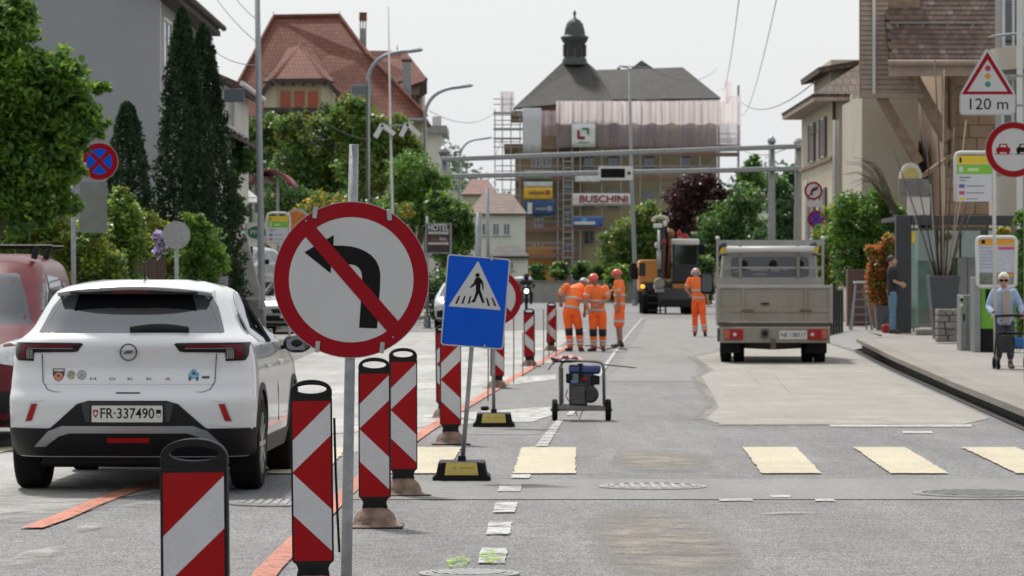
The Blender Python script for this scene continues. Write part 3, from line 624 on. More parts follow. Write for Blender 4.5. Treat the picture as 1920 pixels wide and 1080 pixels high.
class Car:
    """body described by horizontal slices: half width, rear y, front y at each height; corners rounded"""
    def __init__(s, tab, cxr=.3, cyr=.28, bowr=.05, cxf=.34, cyf=.42, bowf=.12, ztop=None):
        s.tab = np.array(tab); s.c = (cxr, cyr, bowr, cxf, cyf, bowf); s.z0, s.z1 = s.tab[0, 0], s.tab[-1, 0]
        zz = np.linspace(s.z0, s.z1, 241); s.zz = zz; s.cols = []
        for k in (1, 2, 3):
            q = np.interp(zz, s.tab[:, 0], s.tab[:, k]); pad = np.pad(q, 5, mode='edge'); q = np.convolve(pad, np.ones(11) / 11, 'valid'); s.cols.append(q)
    def par(s, z): return [float(np.interp(z, s.zz, c)) for c in s.cols]
    def _k(s, z):                                        # corners shrink with the roof
        return 1.0
    def rear_y(s, x, z):
        w, yr, yf = s.par(z); cx, cy, bow = s.c[:3]; cx = min(cx, w * .7); ax = min(abs(x), w - 1e-4); y = yr + bow * (ax / w) ** 2
        if ax > w - cx: y += cy * (1 - math.sqrt(max(0, 1 - ((ax - (w - cx)) / cx) ** 2)))
        return y
    def front_y(s, x, z):
        w, yr, yf = s.par(z); cx, cy, bow = s.c[3:]; cx = min(cx, w * .7); ax = min(abs(x), w - 1e-4); y = yf - bow * (ax / w) ** 2
        if ax > w - cx: y -= cy * (1 - math.sqrt(max(0, 1 - ((ax - (w - cx)) / cx) ** 2)))
        return y
    def side_x(s, y, z):
        w, yr, yf = s.par(z); cx, cy, bow = s.c[:3]; cx = min(cx, w * .7)
        ya = yr + bow + cy
        if y < ya:
            t = max(0, min(1, (ya - y) / cy)); return w - cx + cx * math.sqrt(max(0, 1 - t * t))
        cx, cy, bow = s.c[3:]; cx = min(cx, w * .7); yb = yf - bow - cy
        if y > yb:
            t = max(0, min(1, (y - yb) / cy)); return w - cx + cx * math.sqrt(max(0, 1 - t * t))
        return w
    def _o(s, u, v, cx):
        w = s.par(v)[0]; cx = min(cx, w * .7); return math.copysign(max(0.0, min(1.0, (abs(u) - (w - cx)) / cx)) ** 2, u)
    def rear(s, off=0.0): return lambda u, v, t: Vector((u + s._o(u, v, s.c[0]) * (off - t), s.rear_y(u, v) - (off - t), v))
    def frontf(s, off=0.0): return lambda u, v, t: Vector((u + s._o(u, v, s.c[3]) * (off - t), s.front_y(u, v) + (off - t), v))
    def side(s, sg, off=0.0): return lambda u, v, t: Vector((sg * (s.side_x(u, v) + off - t), u, v))
    def ring(s, z):
        w, yr, yf = s.par(z); cxr, cyr, br, cxf, cyf, bf = s.c; cxr = min(cxr, w * .7); cxf = min(cxf, w * .7); P_ = []
        for x in np.linspace(0, w - cxr, 7): P_.append((x, s.rear_y(x, z)))
        for a in np.linspace(0, 90, 9)[1:]: x = w - cxr + cxr * math.sin(R(a)); P_.append((x, s.rear_y(x, z)))
        ya = s.rear_y(w, z); yb = s.front_y(w, z)
        for t in np.linspace(0, 1, 18)[1:-1]: P_.append((w, ya + (yb - ya) * t))
        for a in np.linspace(90, 0, 9)[:-1]: x = w - cxf + cxf * math.sin(R(a)); P_.append((x, s.front_y(x, z)))
        for x in np.linspace(w - cxf, 0, 7): P_.append((x, s.front_y(x, z)))
        return P_ + [(-x, y) for x, y in P_[-2:0:-1]]
    def body(s, name, mat, parent, cuts=(), n=56):
        mb = MB(); mb.rings([[Vector((x, y, z)) for x, y in s.ring(z)] for z in np.linspace(s.z0, s.z1, n)])
        me = mb.mesh(name, True); me.materials.append(mat)
        if cuts:
            tmp = bpy.data.objects.new('tmp', me); COL.objects.link(tmp)
            cb = MB()
            for (x, y, z, r, dep) in cuts: cb.lathe([(r, -dep / 2), (r, dep / 2)], (x, y, z), 32, 'x')
            cut_ = cb.build('cut', mat); m = tmp.modifiers.new('b', 'BOOLEAN'); m.operation = 'DIFFERENCE'; m.object = cut_; m.solver = 'EXACT'
            dg = bpy.context.evaluated_depsgraph_get(); dg.update()
            me2 = bpy.data.meshes.new_from_object(tmp.evaluated_get(dg)); bpy.data.objects.remove(tmp); bpy.data.objects.remove(cut_)
            me = me2
        me.shade_smooth(); me.set_sharp_from_angle(angle=R(38))
        return put(name, me, parent)

def patch(poly, fn, name, mat, parent, step=.05, thick=.006, smooth=True):
    """solid panel whose outline is given in two dimensions and which follows the surface fn"""
    pts = []
    n = len(poly)
    for i in range(n):
        a, b = poly[i], poly[(i + 1) % n]; L = math.dist(a, b); k = max(1, int(L / step))
        pts += [(a[0] + (b[0] - a[0]) * j / k, a[1] + (b[1] - a[1]) * j / k) for j in range(k)]
    nb = len(pts); xs = [p[0] for p in pts]; ys = [p[1] for p in pts]
    def inside(x, y):
        c = False; j = nb - 1
        for i in range(nb):
            if (pts[i][1] > y) != (pts[j][1] > y) and x < (pts[j][0] - pts[i][0]) * (y - pts[i][1]) / (pts[j][1] - pts[i][1]) + pts[i][0]: c = not c
            j = i
        return c
    inner = []
    for x in np.arange(min(xs) + step * .5, max(xs), step):
        for y in np.arange(min(ys) + step * .5, max(ys), step):
            if inside(x, y) and min((x - p[0]) ** 2 + (y - p[1]) ** 2 for p in pts) > (step * .35) ** 2: inner.append((float(x), float(y)))
    V, E, Fc, *_ = delaunay_2d_cdt([Vector(p) for p in pts + inner], [(i, (i + 1) % nb) for i in range(nb)], [list(range(nb))], 1, 1e-6)
    m = MB(); nv = len(V)
    vs = [fn(p.x, p.y, 0) for p in V] + [fn(p.x, p.y, thick) for p in V[:]]
    fs = [tuple(f) for f in Fc]
    for i in range(nb):
        j = (i + 1) % nb
        if i < nv and j < nv: fs.append((i, j, nv + j, nv + i))
    m.add(vs, fs); o = m.build(name, mat, parent)
    if smooth: o.data.shade_smooth(); o.data.set_sharp_from_angle(angle=R(40))
    return o
def wheel(parent, x, y, r, wd, sgn, spokes=10, mat=None, rr=.68):
    wt = bpy.data.objects.new('wheel', None); COL.objects.link(wt); wt.parent = parent; wt.location = (x, y, r); wt.empty_display_size = .1
    h = wd / 2
    MB().lathe([(r * rr, -h), (r * .93, -h), (r * .985, -h * .8), (r, -h * .5), (r, h * .5), (r * .985, h * .8), (r * .93, h), (r * rr, h), (r * rr, -h)], n=36, axis='x').build('tyre', M_tyre, wt, angle=30)
    rm = MB(); s_ = sgn * h
    rm.lathe([(r * rr, s_ * .2), (r * rr, s_ * .96), (r * (rr - .05), s_ * .98), (r * (rr - .06), s_ * .3)], n=36, axis='x')
    rm.lathe([(r * .16, s_ * .2), (r * .16, s_ * .95), (.01, s_ * .97)], n=14, axis='x')
    for k in range(spokes):
        a = 2 * math.pi * k / spokes
        rm.bar((s_ * .82, math.cos(a) * r * .12, math.sin(a) * r * .12), (s_ * .86, math.cos(a) * r * (rr - .03), math.sin(a) * r * (rr - .03)), r * .10, abs(s_) * .25, up=(1, 0, 0))
    rm.build('rim', mat or M_rim, wt)
    MB().lathe([(r * (rr - .02), -abs(s_) * .2), (r * (rr - .02), abs(s_) * .1)], n=24, axis='x').build('brake_disc', M_clad, wt)
    return wt
def mir(poly): return [(-x, y) for x, y in reversed(poly)]

# ---- white hatchback seen from behind
dR = 24.65; t = thing('white_car', 'white compact car with black bumper seen from behind, waiting beside the beacons', 'car', (-2.735, dR, 0), R(-1.5))
wc = t
tab = [(.26, .84, .16, 4.02), (.29, .855, .12, 4.06), (.36, .875, .06, 4.12), (.46, .885, .015, 4.15), (.60, .89, 0, 4.15), (.69, .89, .0, 4.14), (.715, .889, .02, 4.12), (.735, .888, .05, 4.1), (.80, .885, .058, 4.05), (.87, .881, .085, 3.97), (.95, .873, .08, 3.7), (1.05, .852, .056, 3.08), (1.08, .842, .05, 2.95),
       (1.11, .82, .085, 2.86), (1.145, .775, .14, 2.76), (1.2, .735, .2, 2.62), (1.3, .695, .30, 2.38), (1.40, .65, .40, 2.12), (1.455, .615, .47, 1.95), (1.49, .56, .56, 1.8), (1.515, .46, .75, 1.62), (1.53, .32, .95, 1.45)]
C1 = Car(tab, cxr=.26, cyr=.26, bowr=.05)
AX = (.75, 3.31); WR = .335
C1.body('body', M_carw, t, [(sx * .86, y, WR + .01, WR + .055, .5) for sx in (-1, 1) for y in AX])
for y in AX:
    for sx in (-1, 1): wheel(t, sx * .785, y, WR, .215, sx)
MB().box((0, 2.15, .25), (1.4, 3.4, .16)).build('underbody', M_clad, t, bevel=.03)
MB().path([(-.62, .75, .27), (.62, .75, .27)], .05, 8).build('rear_axle', M_clad, t)
rr_ = C1.rear
patch([(-.885, .47), (-.56, .47), (-.50, .52), (-.36, .645), (-.28, .668), (.28, .668), (.36, .645), (.50, .52), (.56, .47), (.885, .47), (.875, .30), (.86, .265), (-.86, .265), (-.875, .30)], rr_(.009), 'bumper', M_clad, t, .05, .03)
patch([(-.68, .335), (-.60, .335), (-.50, .41), (-.42, .435), (.42, .435), (.50, .41), (.60, .335), (.68, .335), (.57, .45), (.47, .487), (-.47, .487), (-.57, .45)], rr_(.024), 'silver_trim', M_silver, t, .05, .02)
patch([(-.30, .515), (.30, .515), (.33, .655), (-.33, .655)], rr_(.012), 'plate_recess', M_seam, t, .06, .004)
for sg in (1, -1):
    mm = (lambda q: q) if sg > 0 else mir
    lamp = patch(mm([(.325, 1.07), (.345, 1.078), (.84, 1.082), (.835, .985), (.815, .952), (.69, .948), (.685, 1.008), (.40, 1.012), (.365, 1.016)]), rr_(.007), 'tail_lamp', M_lampd, t, .03, .012)
    patch(mm([(.40, 1.064), (.79, 1.066), (.795, .97), (.755, .966), (.75, 1.046), (.41, 1.046)]), rr_(.0085), 'red_strip', M_lampr, lamp, .03, .002)
    for k in range(4): patch(mm([(.695 + k * .013, .965), (.702 + k * .013, .965), (.702 + k * .013, 1.03), (.695 + k * .013, 1.03)]), rr_(.0088), 'lens_rib', M_silver, lamp, .05, .002)
    patch(mm([(.40, 1.0365), (.735, 1.0365), (.735, 1.0405), (.40, 1.0405)]), rr_(.009), 'light_line', M_silver, lamp, .05, .001)
    patch(mm([(.690, .525), (.735, .52), (.69, .645), (.648, .645)]), rr_(.007), 'reflector', M_refl, t, .03, .008)
    patch(mm([(.56, .505), (.76, .475), (.775, .49), (.72, .66), (.60, .672), (.70, .655), (.745, .51), (.60, .52)]), rr_(.004), 'bumper_crease', M_carw, t, .03, .008)
sm = [(-.625, 1.00), (-.615, .80), (-.58, .745), (-.53, .728), (.53, .728), (.58, .745), (.615, .80), (.625, 1.00)]
MB().path([rr_(.0)(x, z, 0) for x, z in sm], .0035, 6).build('tailgate_gap', M_seam, t)
MB().path([rr_(-.002)(x, .782, 0) for x in np.linspace(-.82, .82, 17)], .0025, 6).build('tailgate_crease', M_silver, t)
win = [(-.635, 1.150), (.635, 1.150), (.60, 1.24), (.53, 1.385), (.47, 1.43), (-.47, 1.43), (-.53, 1.385), (-.60, 1.24)]
gl = patch(win, rr_(.004), 'rear_window', M_glass, t, .05, .006)
for sg in (1, -1): patch([(sg * x, z) for x, z in ([(.635, 1.150), (.665, 1.155), (.60, 1.33), (.545, 1.41), (.525, 1.385), (.60, 1.24)] if sg > 0 else [(.525, 1.385), (.545, 1.41), (.60, 1.33), (.665, 1.155), (.635, 1.150), (.60, 1.24)])], rr_(.006), 'window_pillar', M_glass, t, .04, .01)
# roof spoiler: overhangs the glass
sp = MB(); rings = []
for x in np.linspace(-.56, .56, 15):
    e = 1 - (abs(x) / .56) ** 4; yb = .27 + .06 * (x / .56) ** 2 + .05 * (1 - e); zt = 1.497 - .045 * (x / .56) ** 2
    rings.append([Vector((x, .85, zt + .012)), Vector((x, yb + .02, zt - .004)), Vector((x, yb, zt - .018)), Vector((x, yb + .03, zt - .042)), Vector((x, .60, zt - .055))])
sp.rings(rings); sp.build('roof_spoiler', M_carw, t, angle=45)
MB().prism([(-.46, 1.425), (.46, 1.425), (.46, 1.437), (-.46, 1.437)], front(0, .325, 0), .2).build('spoiler_underside', M_clad, t)
MB().prism(rrect(.26, .012, .005), front(-.02, .318, 1.44), .02).build('brake_light', M_lampr, t)
wp = MB(); wp.loft([((.0 + .42 * k / 8, rr_(.03)(.0 + .42 * k / 8, 1.172 + .012 * math.sin(math.pi * k / 8), 0).y, 1.172 + .010 * math.sin(math.pi * k / 8)), .02 + .012 * math.sin(math.pi * k / 8), .018, (0, 0, 1), (0, 1, 0)) for k in range(9)], 10); wp.build('wiper', M_clad, t, smooth=True)
# plate with characters
pf = front(0, rr_(.020)(0, .575, 0).y, .575)
pl_ = MB(); pl_.prism(rrect(.505, .118, .006), pf, .008); pl_ = pl_.build('number_plate', M_plate, t)
MB().prism(rrect(.53, .15, .006, cy=-.008), front(0, rr_(.016)(0, .575, 0).y, .575), .006).build('plate_holder', M_clad, pl_)
text('FR·337490', .104, pf, 'plate_text', M_sblack, pl_, width=.385, bold=.012, off=-.001)
MB().prism([(-.242, .03), (-.206, .03), (-.206, -.005), (-.224, -.03), (-.242, -.005)], front(0, rr_(.0206)(0, .575, 0).y, .575), .0004).build('plate_shield', M_refl, pl_)
MB().prism([(-.229, .018), (-.219, .018), (-.219, -.012), (-.229, -.012)], front(0, rr_(.0212)(0, .575, 0).y, .575), .0003).build('plate_cross', M_plate, pl_)
MB().prism([(-.237, .007), (-.211, .007), (-.211, -.002), (-.237, -.002)], front(0, rr_(.0215)(0, .575, 0).y, .575), .0003).build('plate_cross', M_plate, pl_)
MB().prism([(.207, .03), (.242, .03), (.242, .002), (.207, .002)], front(0, rr_(.0206)(0, .575, 0).y, .575), .0004).build('plate_shield', M_sblack, pl_)
MB().path([pf(x, y, -.001) for x, y in ((.208, .003), (.208, -.012), (.2245, -.03), (.241, -.012), (.241, .003))], .0016, 4).build('plate_shield', M_sblack, pl_)
# round lightning emblem, lettering, stickers
ey = rr_(.010)(0, 1.015, 0).y
em = MB(); em.path([(.058 * math.cos(a), ey, 1.012 + .058 * math.sin(a)) for a in [2 * math.pi * k / 32 for k in range(33)]], .005, 6); M_chr = pm('dark_chrome', (.07, .07, .075), .35, .5, var=.1); em = em.build('emblem', M_chr, t, smooth=True)
MB().prism([(-.095, .006), (-.02, .006), (-.012, .012), (.04, .012), (.02, -.004), (.095, -.006), (.02, -.006), (.012, -.012), (-.04, -.012), (-.02, .004)], front(0, ey - .004, 1.012), .006).build('emblem_bolt', M_chr, em)
for ch, x in zip('MOKKA', (-.255, -.118, .0125, .148, .28)):
    text(ch, .024, lambda u, v, tt, x=x: rr_(.0045)(x + u, .822 + v, tt), 'letter', M_seam, t, width=.042, off=-.002)
M_stk = [pm('sticker_orange', (.45, .16, .08), .4, var=.5, scale=60), pm('sticker_tan', (.32, .25, .15), .4, var=.7, scale=60), pm('sticker_grey', (.2, .24, .28), .4, var=.6, scale=60), pm('sticker_blue', (.12, .3, .42), .4, var=.5, scale=50), pm('sticker_dark', (.03, .03, .045), .4, var=.4)]
def sticker(poly, m, off=.003): return patch(poly, rr_(off), 'sticker', m, t, .03, .001)
sticker([(-.548, .895), (-.462, .895), (-.462, .85), (-.48, .815), (-.505, .803), (-.53, .815), (-.548, .85)], M_stk[4]); sticker(circle(.03, 16, -.505, .838), M_stk[0], .0045); sticker(circle(.010, 10, -.505, .842), M_stk[4], .006)
sticker([(-.54, .888), (-.47, .888), (-.47, .876), (-.54, .876)], M_plate, .0045)
sticker(circle(.032, 18, -.415, .85), M_stk[1]); sticker(circle(.014, 10, -.418, .855), M_stk[2], .0045); sticker(circle(.034, 18, -.338, .85), M_stk[2]); sticker(circle(.022, 12, -.338, .85), M_plate, .004); sticker(circle(.017, 12, -.338, .85), M_stk[2], .005)
sticker([(.425, .825), (.50, .825), (.50, .86), (.485, .87), (.475, .89), (.45, .89), (.44, .87), (.425, .86)], M_stk[3]); sticker(circle(.011, 10, .463, .86), M_stk[4], .0045)
for x in (.437, .488): sticker([(x - .008, .81), (x + .008, .81), (x + .008, .835), (x - .008, .835)], M_stk[4], .0045)
sticker([(.522, .825), (.575, .825), (.575, .842), (.522, .842)], M_stk[4])
MB().prism([(-.09, .728), (.09, .728), (.08, .718), (-.08, .718)], lambda u, v, tt: rr_(.004)(u, v, tt), .004).build('tailgate_handle', M_seam, t)
patch([(-.15, .365), (.15, .365), (.15, .40), (-.15, .40)], rr_(.014), 'fog_lamp', M_refl, t, .05, .01)
# side glass, cladding, mirror, antenna
for sg in (1, -1):
    sf = C1.side(sg, .004)
    patch([(.72, 1.15), (.80, 1.27), (.95, 1.375), (1.25, 1.425), (1.75, 1.42), (2.15, 1.26), (2.62, 1.09), (1.9, 1.055), (.95, 1.075)], sf, 'side_window', M_glass2, t, .08, .006)
    MB().path([C1.side(sg, .01)(y, z, 0) for y, z in ((.70, 1.14), (.79, 1.28), (.94, 1.39), (1.25, 1.44), (1.75, 1.435), (2.15, 1.275), (2.65, 1.09))], .008, 6).build('window_trim', M_silver, t)
    MB().path([C1.side(sg, .006)(y, z, 0) for y, z in ((1.62, 1.06), (1.60, 1.43))], .022, 6).build('door_pillar', M_clad, t)
    patch([(1.17, .24), (2.88, .24), (2.88, .37), (1.17, .37)], C1.side(sg, .012), 'side_skirt', M_clad, t, .1, .02)
    for yc in AX:
        pts = [(yc + (WR + .10) * math.cos(a), WR + .01 + (WR + .10) * math.sin(a)) for a in np.linspace(R(-8), R(188), 20)] + [(yc + (WR + .05) * math.cos(a), WR + .01 + (WR + .05) * math.sin(a)) for a in np.linspace(R(188), R(-8), 20)]
        patch(pts, C1.side(sg, .008), 'wheel_arch', M_clad, t, .06, .02)
    for y0 in (.98, 1.95):
        MB().path([C1.side(sg, .001)(y, z, 0) for y, z in ((y0, 1.05), (y0 + .02, .7), (y0 + .12, .45))], .004, 5).build('door_gap', M_seam, t)
        MB().box(C1.side(sg, .012)(y0 + .2, .90, 0), (.03, .2, .03)).build('door_handle', M_carw, t, bevel=.008)
    mr = MB(); mr.ell((sg * .99, 2.52, 1.035), (.115, .075, .078), 16, 10); mr.bar((sg * .84, 2.56, 1.0), (sg * .94, 2.54, 1.01), .05, .03); mr = mr.build('wing_mirror', M_clad, t, smooth=True)
    MB().prism(rrect(.17, .105, .04), front(sg * .995, 2.452, 1.035, 0), .012).build('mirror_glass', M_glass, mr)
MB().path([(0, .95, 1.52), (0, .93, 1.56), (0, .88, 1.66)], [.012, .008, .004], 8).build('antenna', M_clad, t)
MB().ell((0, .95, 1.522), (.022, .05, .02), 10, 6).build('antenna_base', M_clad, t)

# ---- generic car, front towards +y, used for the other vehicles
def make_car(name, label, loc, rz, tab, paint, AXs, wr, half, L, dlo, wsc, hood_lights, cladz=.42, group=None, rails=False, cls='car'):
    t = thing(name, label, cls, loc, rz, group); c = Car(tab, cxr=.2, cyr=.2, bowr=.04, cxf=.32, cyf=.35, bowf=.12)
    c.body('body', paint, t, [(sx * (half - .04), y, wr + .01, wr + .05, .5) for sx in (-1, 1) for y in AXs], 48)
    for y in AXs:
        for sx in (-1, 1): wheel(t, sx * (half - .11), y, wr, .2, sx, 8)
    MB().box((0, L / 2, .26), (half * 1.6, L * .8, .14)).build('underbody', M_clad, t)
    ff = c.frontf
    patch(wsc, ff(.004), 'windscreen', M_glass2, t, .08, .006)
    patch([(-half + .02, .22), (half - .02, .22), (half - .02, cladz), (half * .6, cladz + .05), (-half * .6, cladz + .05), (-half + .02, cladz)], ff(.006), 'front_bumper', M_clad, t, .08, .02)
    patch([(-.34, .53), (.34, .53), (.4, .64), (-.4, .64)], ff(.006), 'grille', M_clad, t, .08, .01)
    for q in (1, -1): patch(hood_lights if q > 0 else mir(hood_lights), ff(.008), 'headlight', M_clear, t, .05, .01)
    MB().prism(rrect(.3, .08, .006), lambda u, v, tt: Vector((u, c.front_y(0, .45) + .03 - tt, .45 + v)), .01).build('number_plate', M_plate, t)
    for sg in (1, -1):
        for poly in dlo: patch(poly, c.side(sg, .004), 'side_window', M_glass2, t, .08, .006)
        patch([(AXs[0] + wr + .12, .24), (AXs[1] - wr - .12, .24), (AXs[1] - wr - .12, cladz), (AXs[0] + wr + .12, cladz)], c.side(sg, .006), 'side_skirt', M_clad, t, .12, .02)
    return t, c

M_red = pm('dark_red_car_paint', (0.10, 0.006, 0.011), 0.3, var=0.05, coat=0.1, spec=0.18)
van_tab = [(.2, .8, .12, 4.2), (.3, .88, .03, 4.32), (.5, .9, 0, 4.38), (.75, .905, .01, 4.35), (.95, .9, .02, 4.2), (1.05, .885, .03, 3.75), (1.12, .87, .04, 3.42), (1.33, .84, .06, 3.1), (1.55, .80, .12, 2.75), (1.69, .755, .22, 2.5), (1.765, .66, .42, 2.2), (1.79, .5, .7, 1.9)]
rv, rc = make_car('red_van', 'dark red family van with roof bars facing the traffic beside the white car', (-5.30, 35.5, 0), R(180.8), van_tab, M_red, (.75, 3.47), .33, .9, 4.38,
    [[(2.28, 1.07), (3.05, 1.05), (2.72, 1.42), (2.45, 1.56), (2.28, 1.58)], [(1.12, 1.08), (2.14, 1.07), (2.14, 1.58), (1.25, 1.56), (1.14, 1.5)], [(.32, 1.12), (.98, 1.09), (1.02, 1.52), (.6, 1.48), (.42, 1.36)]],
    [(-.78, 1.12), (.78, 1.12), (.70, 1.35), (.58, 1.60), (-.58, 1.60), (-.70, 1.35)], [(.52, .80), (.84, .74), (.86, .92), (.74, 1.0), (.56, .93)], .5, cls='van')
for sg in (1, -1):
    o = MB(); o.box((sg * 1.02, 3.02, 1.13), (.2, .1, .21)); o.bar((sg * .86, 3.05, 1.04), (sg * .96, 3.03, 1.06), .08, .06); o.build('wing_mirror', M_clad, rv, bevel=.03, seg=3)
    MB().path([rc.side(sg, .002)(y, z, 0) for y, z in ((2.2, 1.6), (2.2, .6), (2.3, .45))], .005, 5).build('door_gap', M_seam, rv)
    MB().box(rc.side(sg, .01)(2.35, .98, 0), (.03, .2, .035)).build('door_handle', M_red, rv, bevel=.008)
for y in (2.1, 1.15):
    MB().path([(-.84, y, 1.86), (.84, y, 1.86)], .017, 8).build('roof_bar', M_clad, rv)
    for sg in (1, -1): MB().bar((sg * .66, y, 1.74), (sg * .70, y, 1.86), .05, .06).build('bar_foot', M_clad, rv, bevel=.01)

hat_tab = [(.2, .76, .2, 3.8), (.3, .84, .08, 3.95), (.5, .87, .02, 4.0), (.7, .88, .03, 3.97), (.85, .87, .06, 3.75), (.93, .86, .08, 3.2), (1.0, .83, .12, 2.9), (1.2, .72, .3, 2.45), (1.36, .63, .5, 2.05), (1.43, .5, .75, 1.8), (1.45, .35, 1, 1.6)]
HATK = dict(AXs=(.72, 3.2), wr=.31, half=.88, L=4.0, dlo=[[(.55, 1.0), (1.5, .98), (1.5, 1.33), (1.0, 1.34), (.75, 1.25)], [(1.58, .98), (2.6, .97), (2.2, 1.22), (1.95, 1.32), (1.58, 1.34)]], wsc=[(-.74, .97), (.74, .97), (.66, 1.18), (.54, 1.36), (-.54, 1.36), (-.66, 1.18)], hood_lights=[(.45, .66), (.82, .62), (.84, .75), (.70, .80), (.5, .74)])
M_silv = pm('silver_car_paint', (0.33, 0.35, 0.36), 0.3, 0.4, var=0.04, coat=0.8)
M_bluec = pm('pale_blue_car_paint', (0.42, 0.5, 0.55), 0.3, 0.2, var=0.04, coat=0.8)
def lm(t, half=.88):
    for sg in (1, -1): MB().box((sg * (half + .08), 2.5, 1.0), (.18, .1, .14)).build('wing_mirror', M_clad, t, bevel=.03)
a, _ = make_car('white_hatchback', 'white hatchback with black front bumper driving towards the works, partly behind the crossing sign', (XA(868, 104), 108, zr(106)), R(180), hat_tab, M_carw, cladz=.52, group=None, **HATK); lm(a)
a, _ = make_car('parked_car', 'silver parked car behind the tall lamp post by the stone wall', (XA(552, 88), 92, zr(90) + .12), R(177), hat_tab, M_silv, group=None, **HATK); lm(a)
a, _ = make_car('parked_car', 'silver-roofed car parked on the terrace above the rough stone wall', (XA(474, 98), 102, zr(98) + 1.0), R(165), hat_tab, M_silv, group=None, **HATK); lm(a)
a, _ = make_car('pale_blue_car', 'pale blue car far down the road behind the motorcyclist', (XA(990, 205), 209, zr(207)), R(172), hat_tab, M_bluec, group=None, **HATK); lm(a)
# ================================================================ buildings
def roof_mat(name, c0, c1, sx, sz, axis='x', bump=0.7):
    """rows of roof tiles, for roofs too far away to show single tiles"""
    m = bpy.data.materials.new(name); m.use_nodes = True; n = m.node_tree; b = n.nodes['Principled BSDF']; L = n.links.new
    tc = n.nodes.new('ShaderNodeTexCoord'); mp = n.nodes.new('ShaderNodeMapping'); mp.inputs['Rotation'].default_value = (R(90), 0, 0)
    L(tc.outputs['Object'], mp.inputs[0])
    br = n.nodes.new('ShaderNodeTexBrick'); br.inputs['Scale'].default_value = 1.0; br.inputs['Brick Width'].default_value = sx; br.inputs['Row Height'].default_value = sz; br.inputs['Mortar Size'].default_value = .02; br.inputs['Mortar Smooth'].default_value = .4
    br.inputs['Color1'].default_value = (*c0, 1); br.inputs['Color2'].default_value = (*c1, 1); br.inputs['Mortar'].default_value = (*[q * .45 for q in c0], 1)
    L(mp.outputs[0], br.inputs['Vector'])
    nz = n.nodes.new('ShaderNodeTexNoise'); nz.inputs['Scale'].default_value = .9; nz.inputs['Detail'].default_value = 8; nz.inputs['Roughness'].default_value = .7; L(tc.outputs['Object'], nz.inputs['Vector'])
    rp = n.nodes.new('ShaderNodeValToRGB'); rp.color_ramp.elements[0].position = .3; rp.color_ramp.elements[1].position = .75; rp.color_ramp.elements[0].color = (.72, .72, .72, 1); rp.color_ramp.elements[1].color = (1.25, 1.22, 1.18, 1); L(nz.outputs['Fac'], rp.inputs[0])
    mx_ = n.nodes.new('ShaderNodeMix'); mx_.data_type = 'RGBA'; mx_.blend_type = 'MULTIPLY'; mx_.inputs[0].default_value = 1; L(br.outputs['Color'], mx_.inputs[6]); L(rp.outputs[0], mx_.inputs[7])
    L(mx_.outputs[2], b.inputs['Base Color']); b.inputs['Roughness'].default_value = .8
    bp = n.nodes.new('ShaderNodeBump'); bp.inputs['Strength'].default_value = bump; bp.inputs['Distance'].default_value = .04; L(br.outputs['Fac'], bp.inputs['Height']); L(bp.outputs[0], b.inputs['Normal'])
    MATS[name] = m; return m
M_tile_r = roof_mat('red_clay_tiles', (.155, .050, .034), (.2, .07, .048), .22, .26)
M_tile_g = roof_mat('grey_slate_tiles', (.04, .037, .036), (.056, .052, .05), .3, .3)
M_tile_b = roof_mat('brown_tiles', (.075, .05, .04), (.12, .08, .062), .25, .28)
M_render_g = pm('grey_render', (.265, .272, .29), .85, var=.07, scale=.5, bump=.12, bscale=60, grime=.08)
M_render_w = pm('white_render', (.55, .54, .51), .85, var=.07, scale=.7, bump=.1, bscale=50, grime=.12)
M_cream = pm('cream_render', (.46, .41, .31), .85, var=.08, scale=.7, bump=.1, bscale=40, grime=.12)
M_beige = pm('beige_render', (.42, .38, .32), .85, var=.08, scale=.7, bump=.1, bscale=40, grime=.15)
M_ochre = pm('ochre_render', (.36, .295, .19), .85, var=.1, scale=.7, grime=.2)
M_brownst = pm('brown_stone', (.30, .21, .14), .85, var=.18, scale=1.2, bump=.2, bscale=8, grime=.25)
M_wood = pm('weathered_wood', (.24, .165, .115), .8, var=.3, scale=5, bump=.3, bscale=30, grime=.3)
M_woodp = pm('painted_boards', (.33, .255, .205), .75, var=.15, scale=4, bump=.2, bscale=30, grime=.2)
M_woodd = pm('dark_timber', (.045, .032, .028), .8, var=.3, scale=5)
M_shut = pm('red_shutter', (.30, .06, .03), .6, var=.12, scale=5)
M_shutb = pm('brown_shutter', (.09, .055, .045), .6, var=.12, scale=5)
M_wing = tint_mat('window_glass', (.018, .02, .022), .06)
M_frame = pm('white_window_frame', (.55, .55, .54), .5, var=.05)
M_zinc = pm('zinc', (.24, .25, .26), .45, .5, var=.15, scale=4)
M_copper = pm('dark_copper', (.055, .07, .07), .6, .2, var=.25, scale=2)
M_stone = pm('rubble_stone', (.20, .185, .165), .9, var=.3, scale=5, bump=.6, bscale=12, grime=.4)
M_concw = pm('concrete_wall', (.27, .26, .245), .9, var=.14, scale=2, bump=.2, bscale=30, grime=.35)

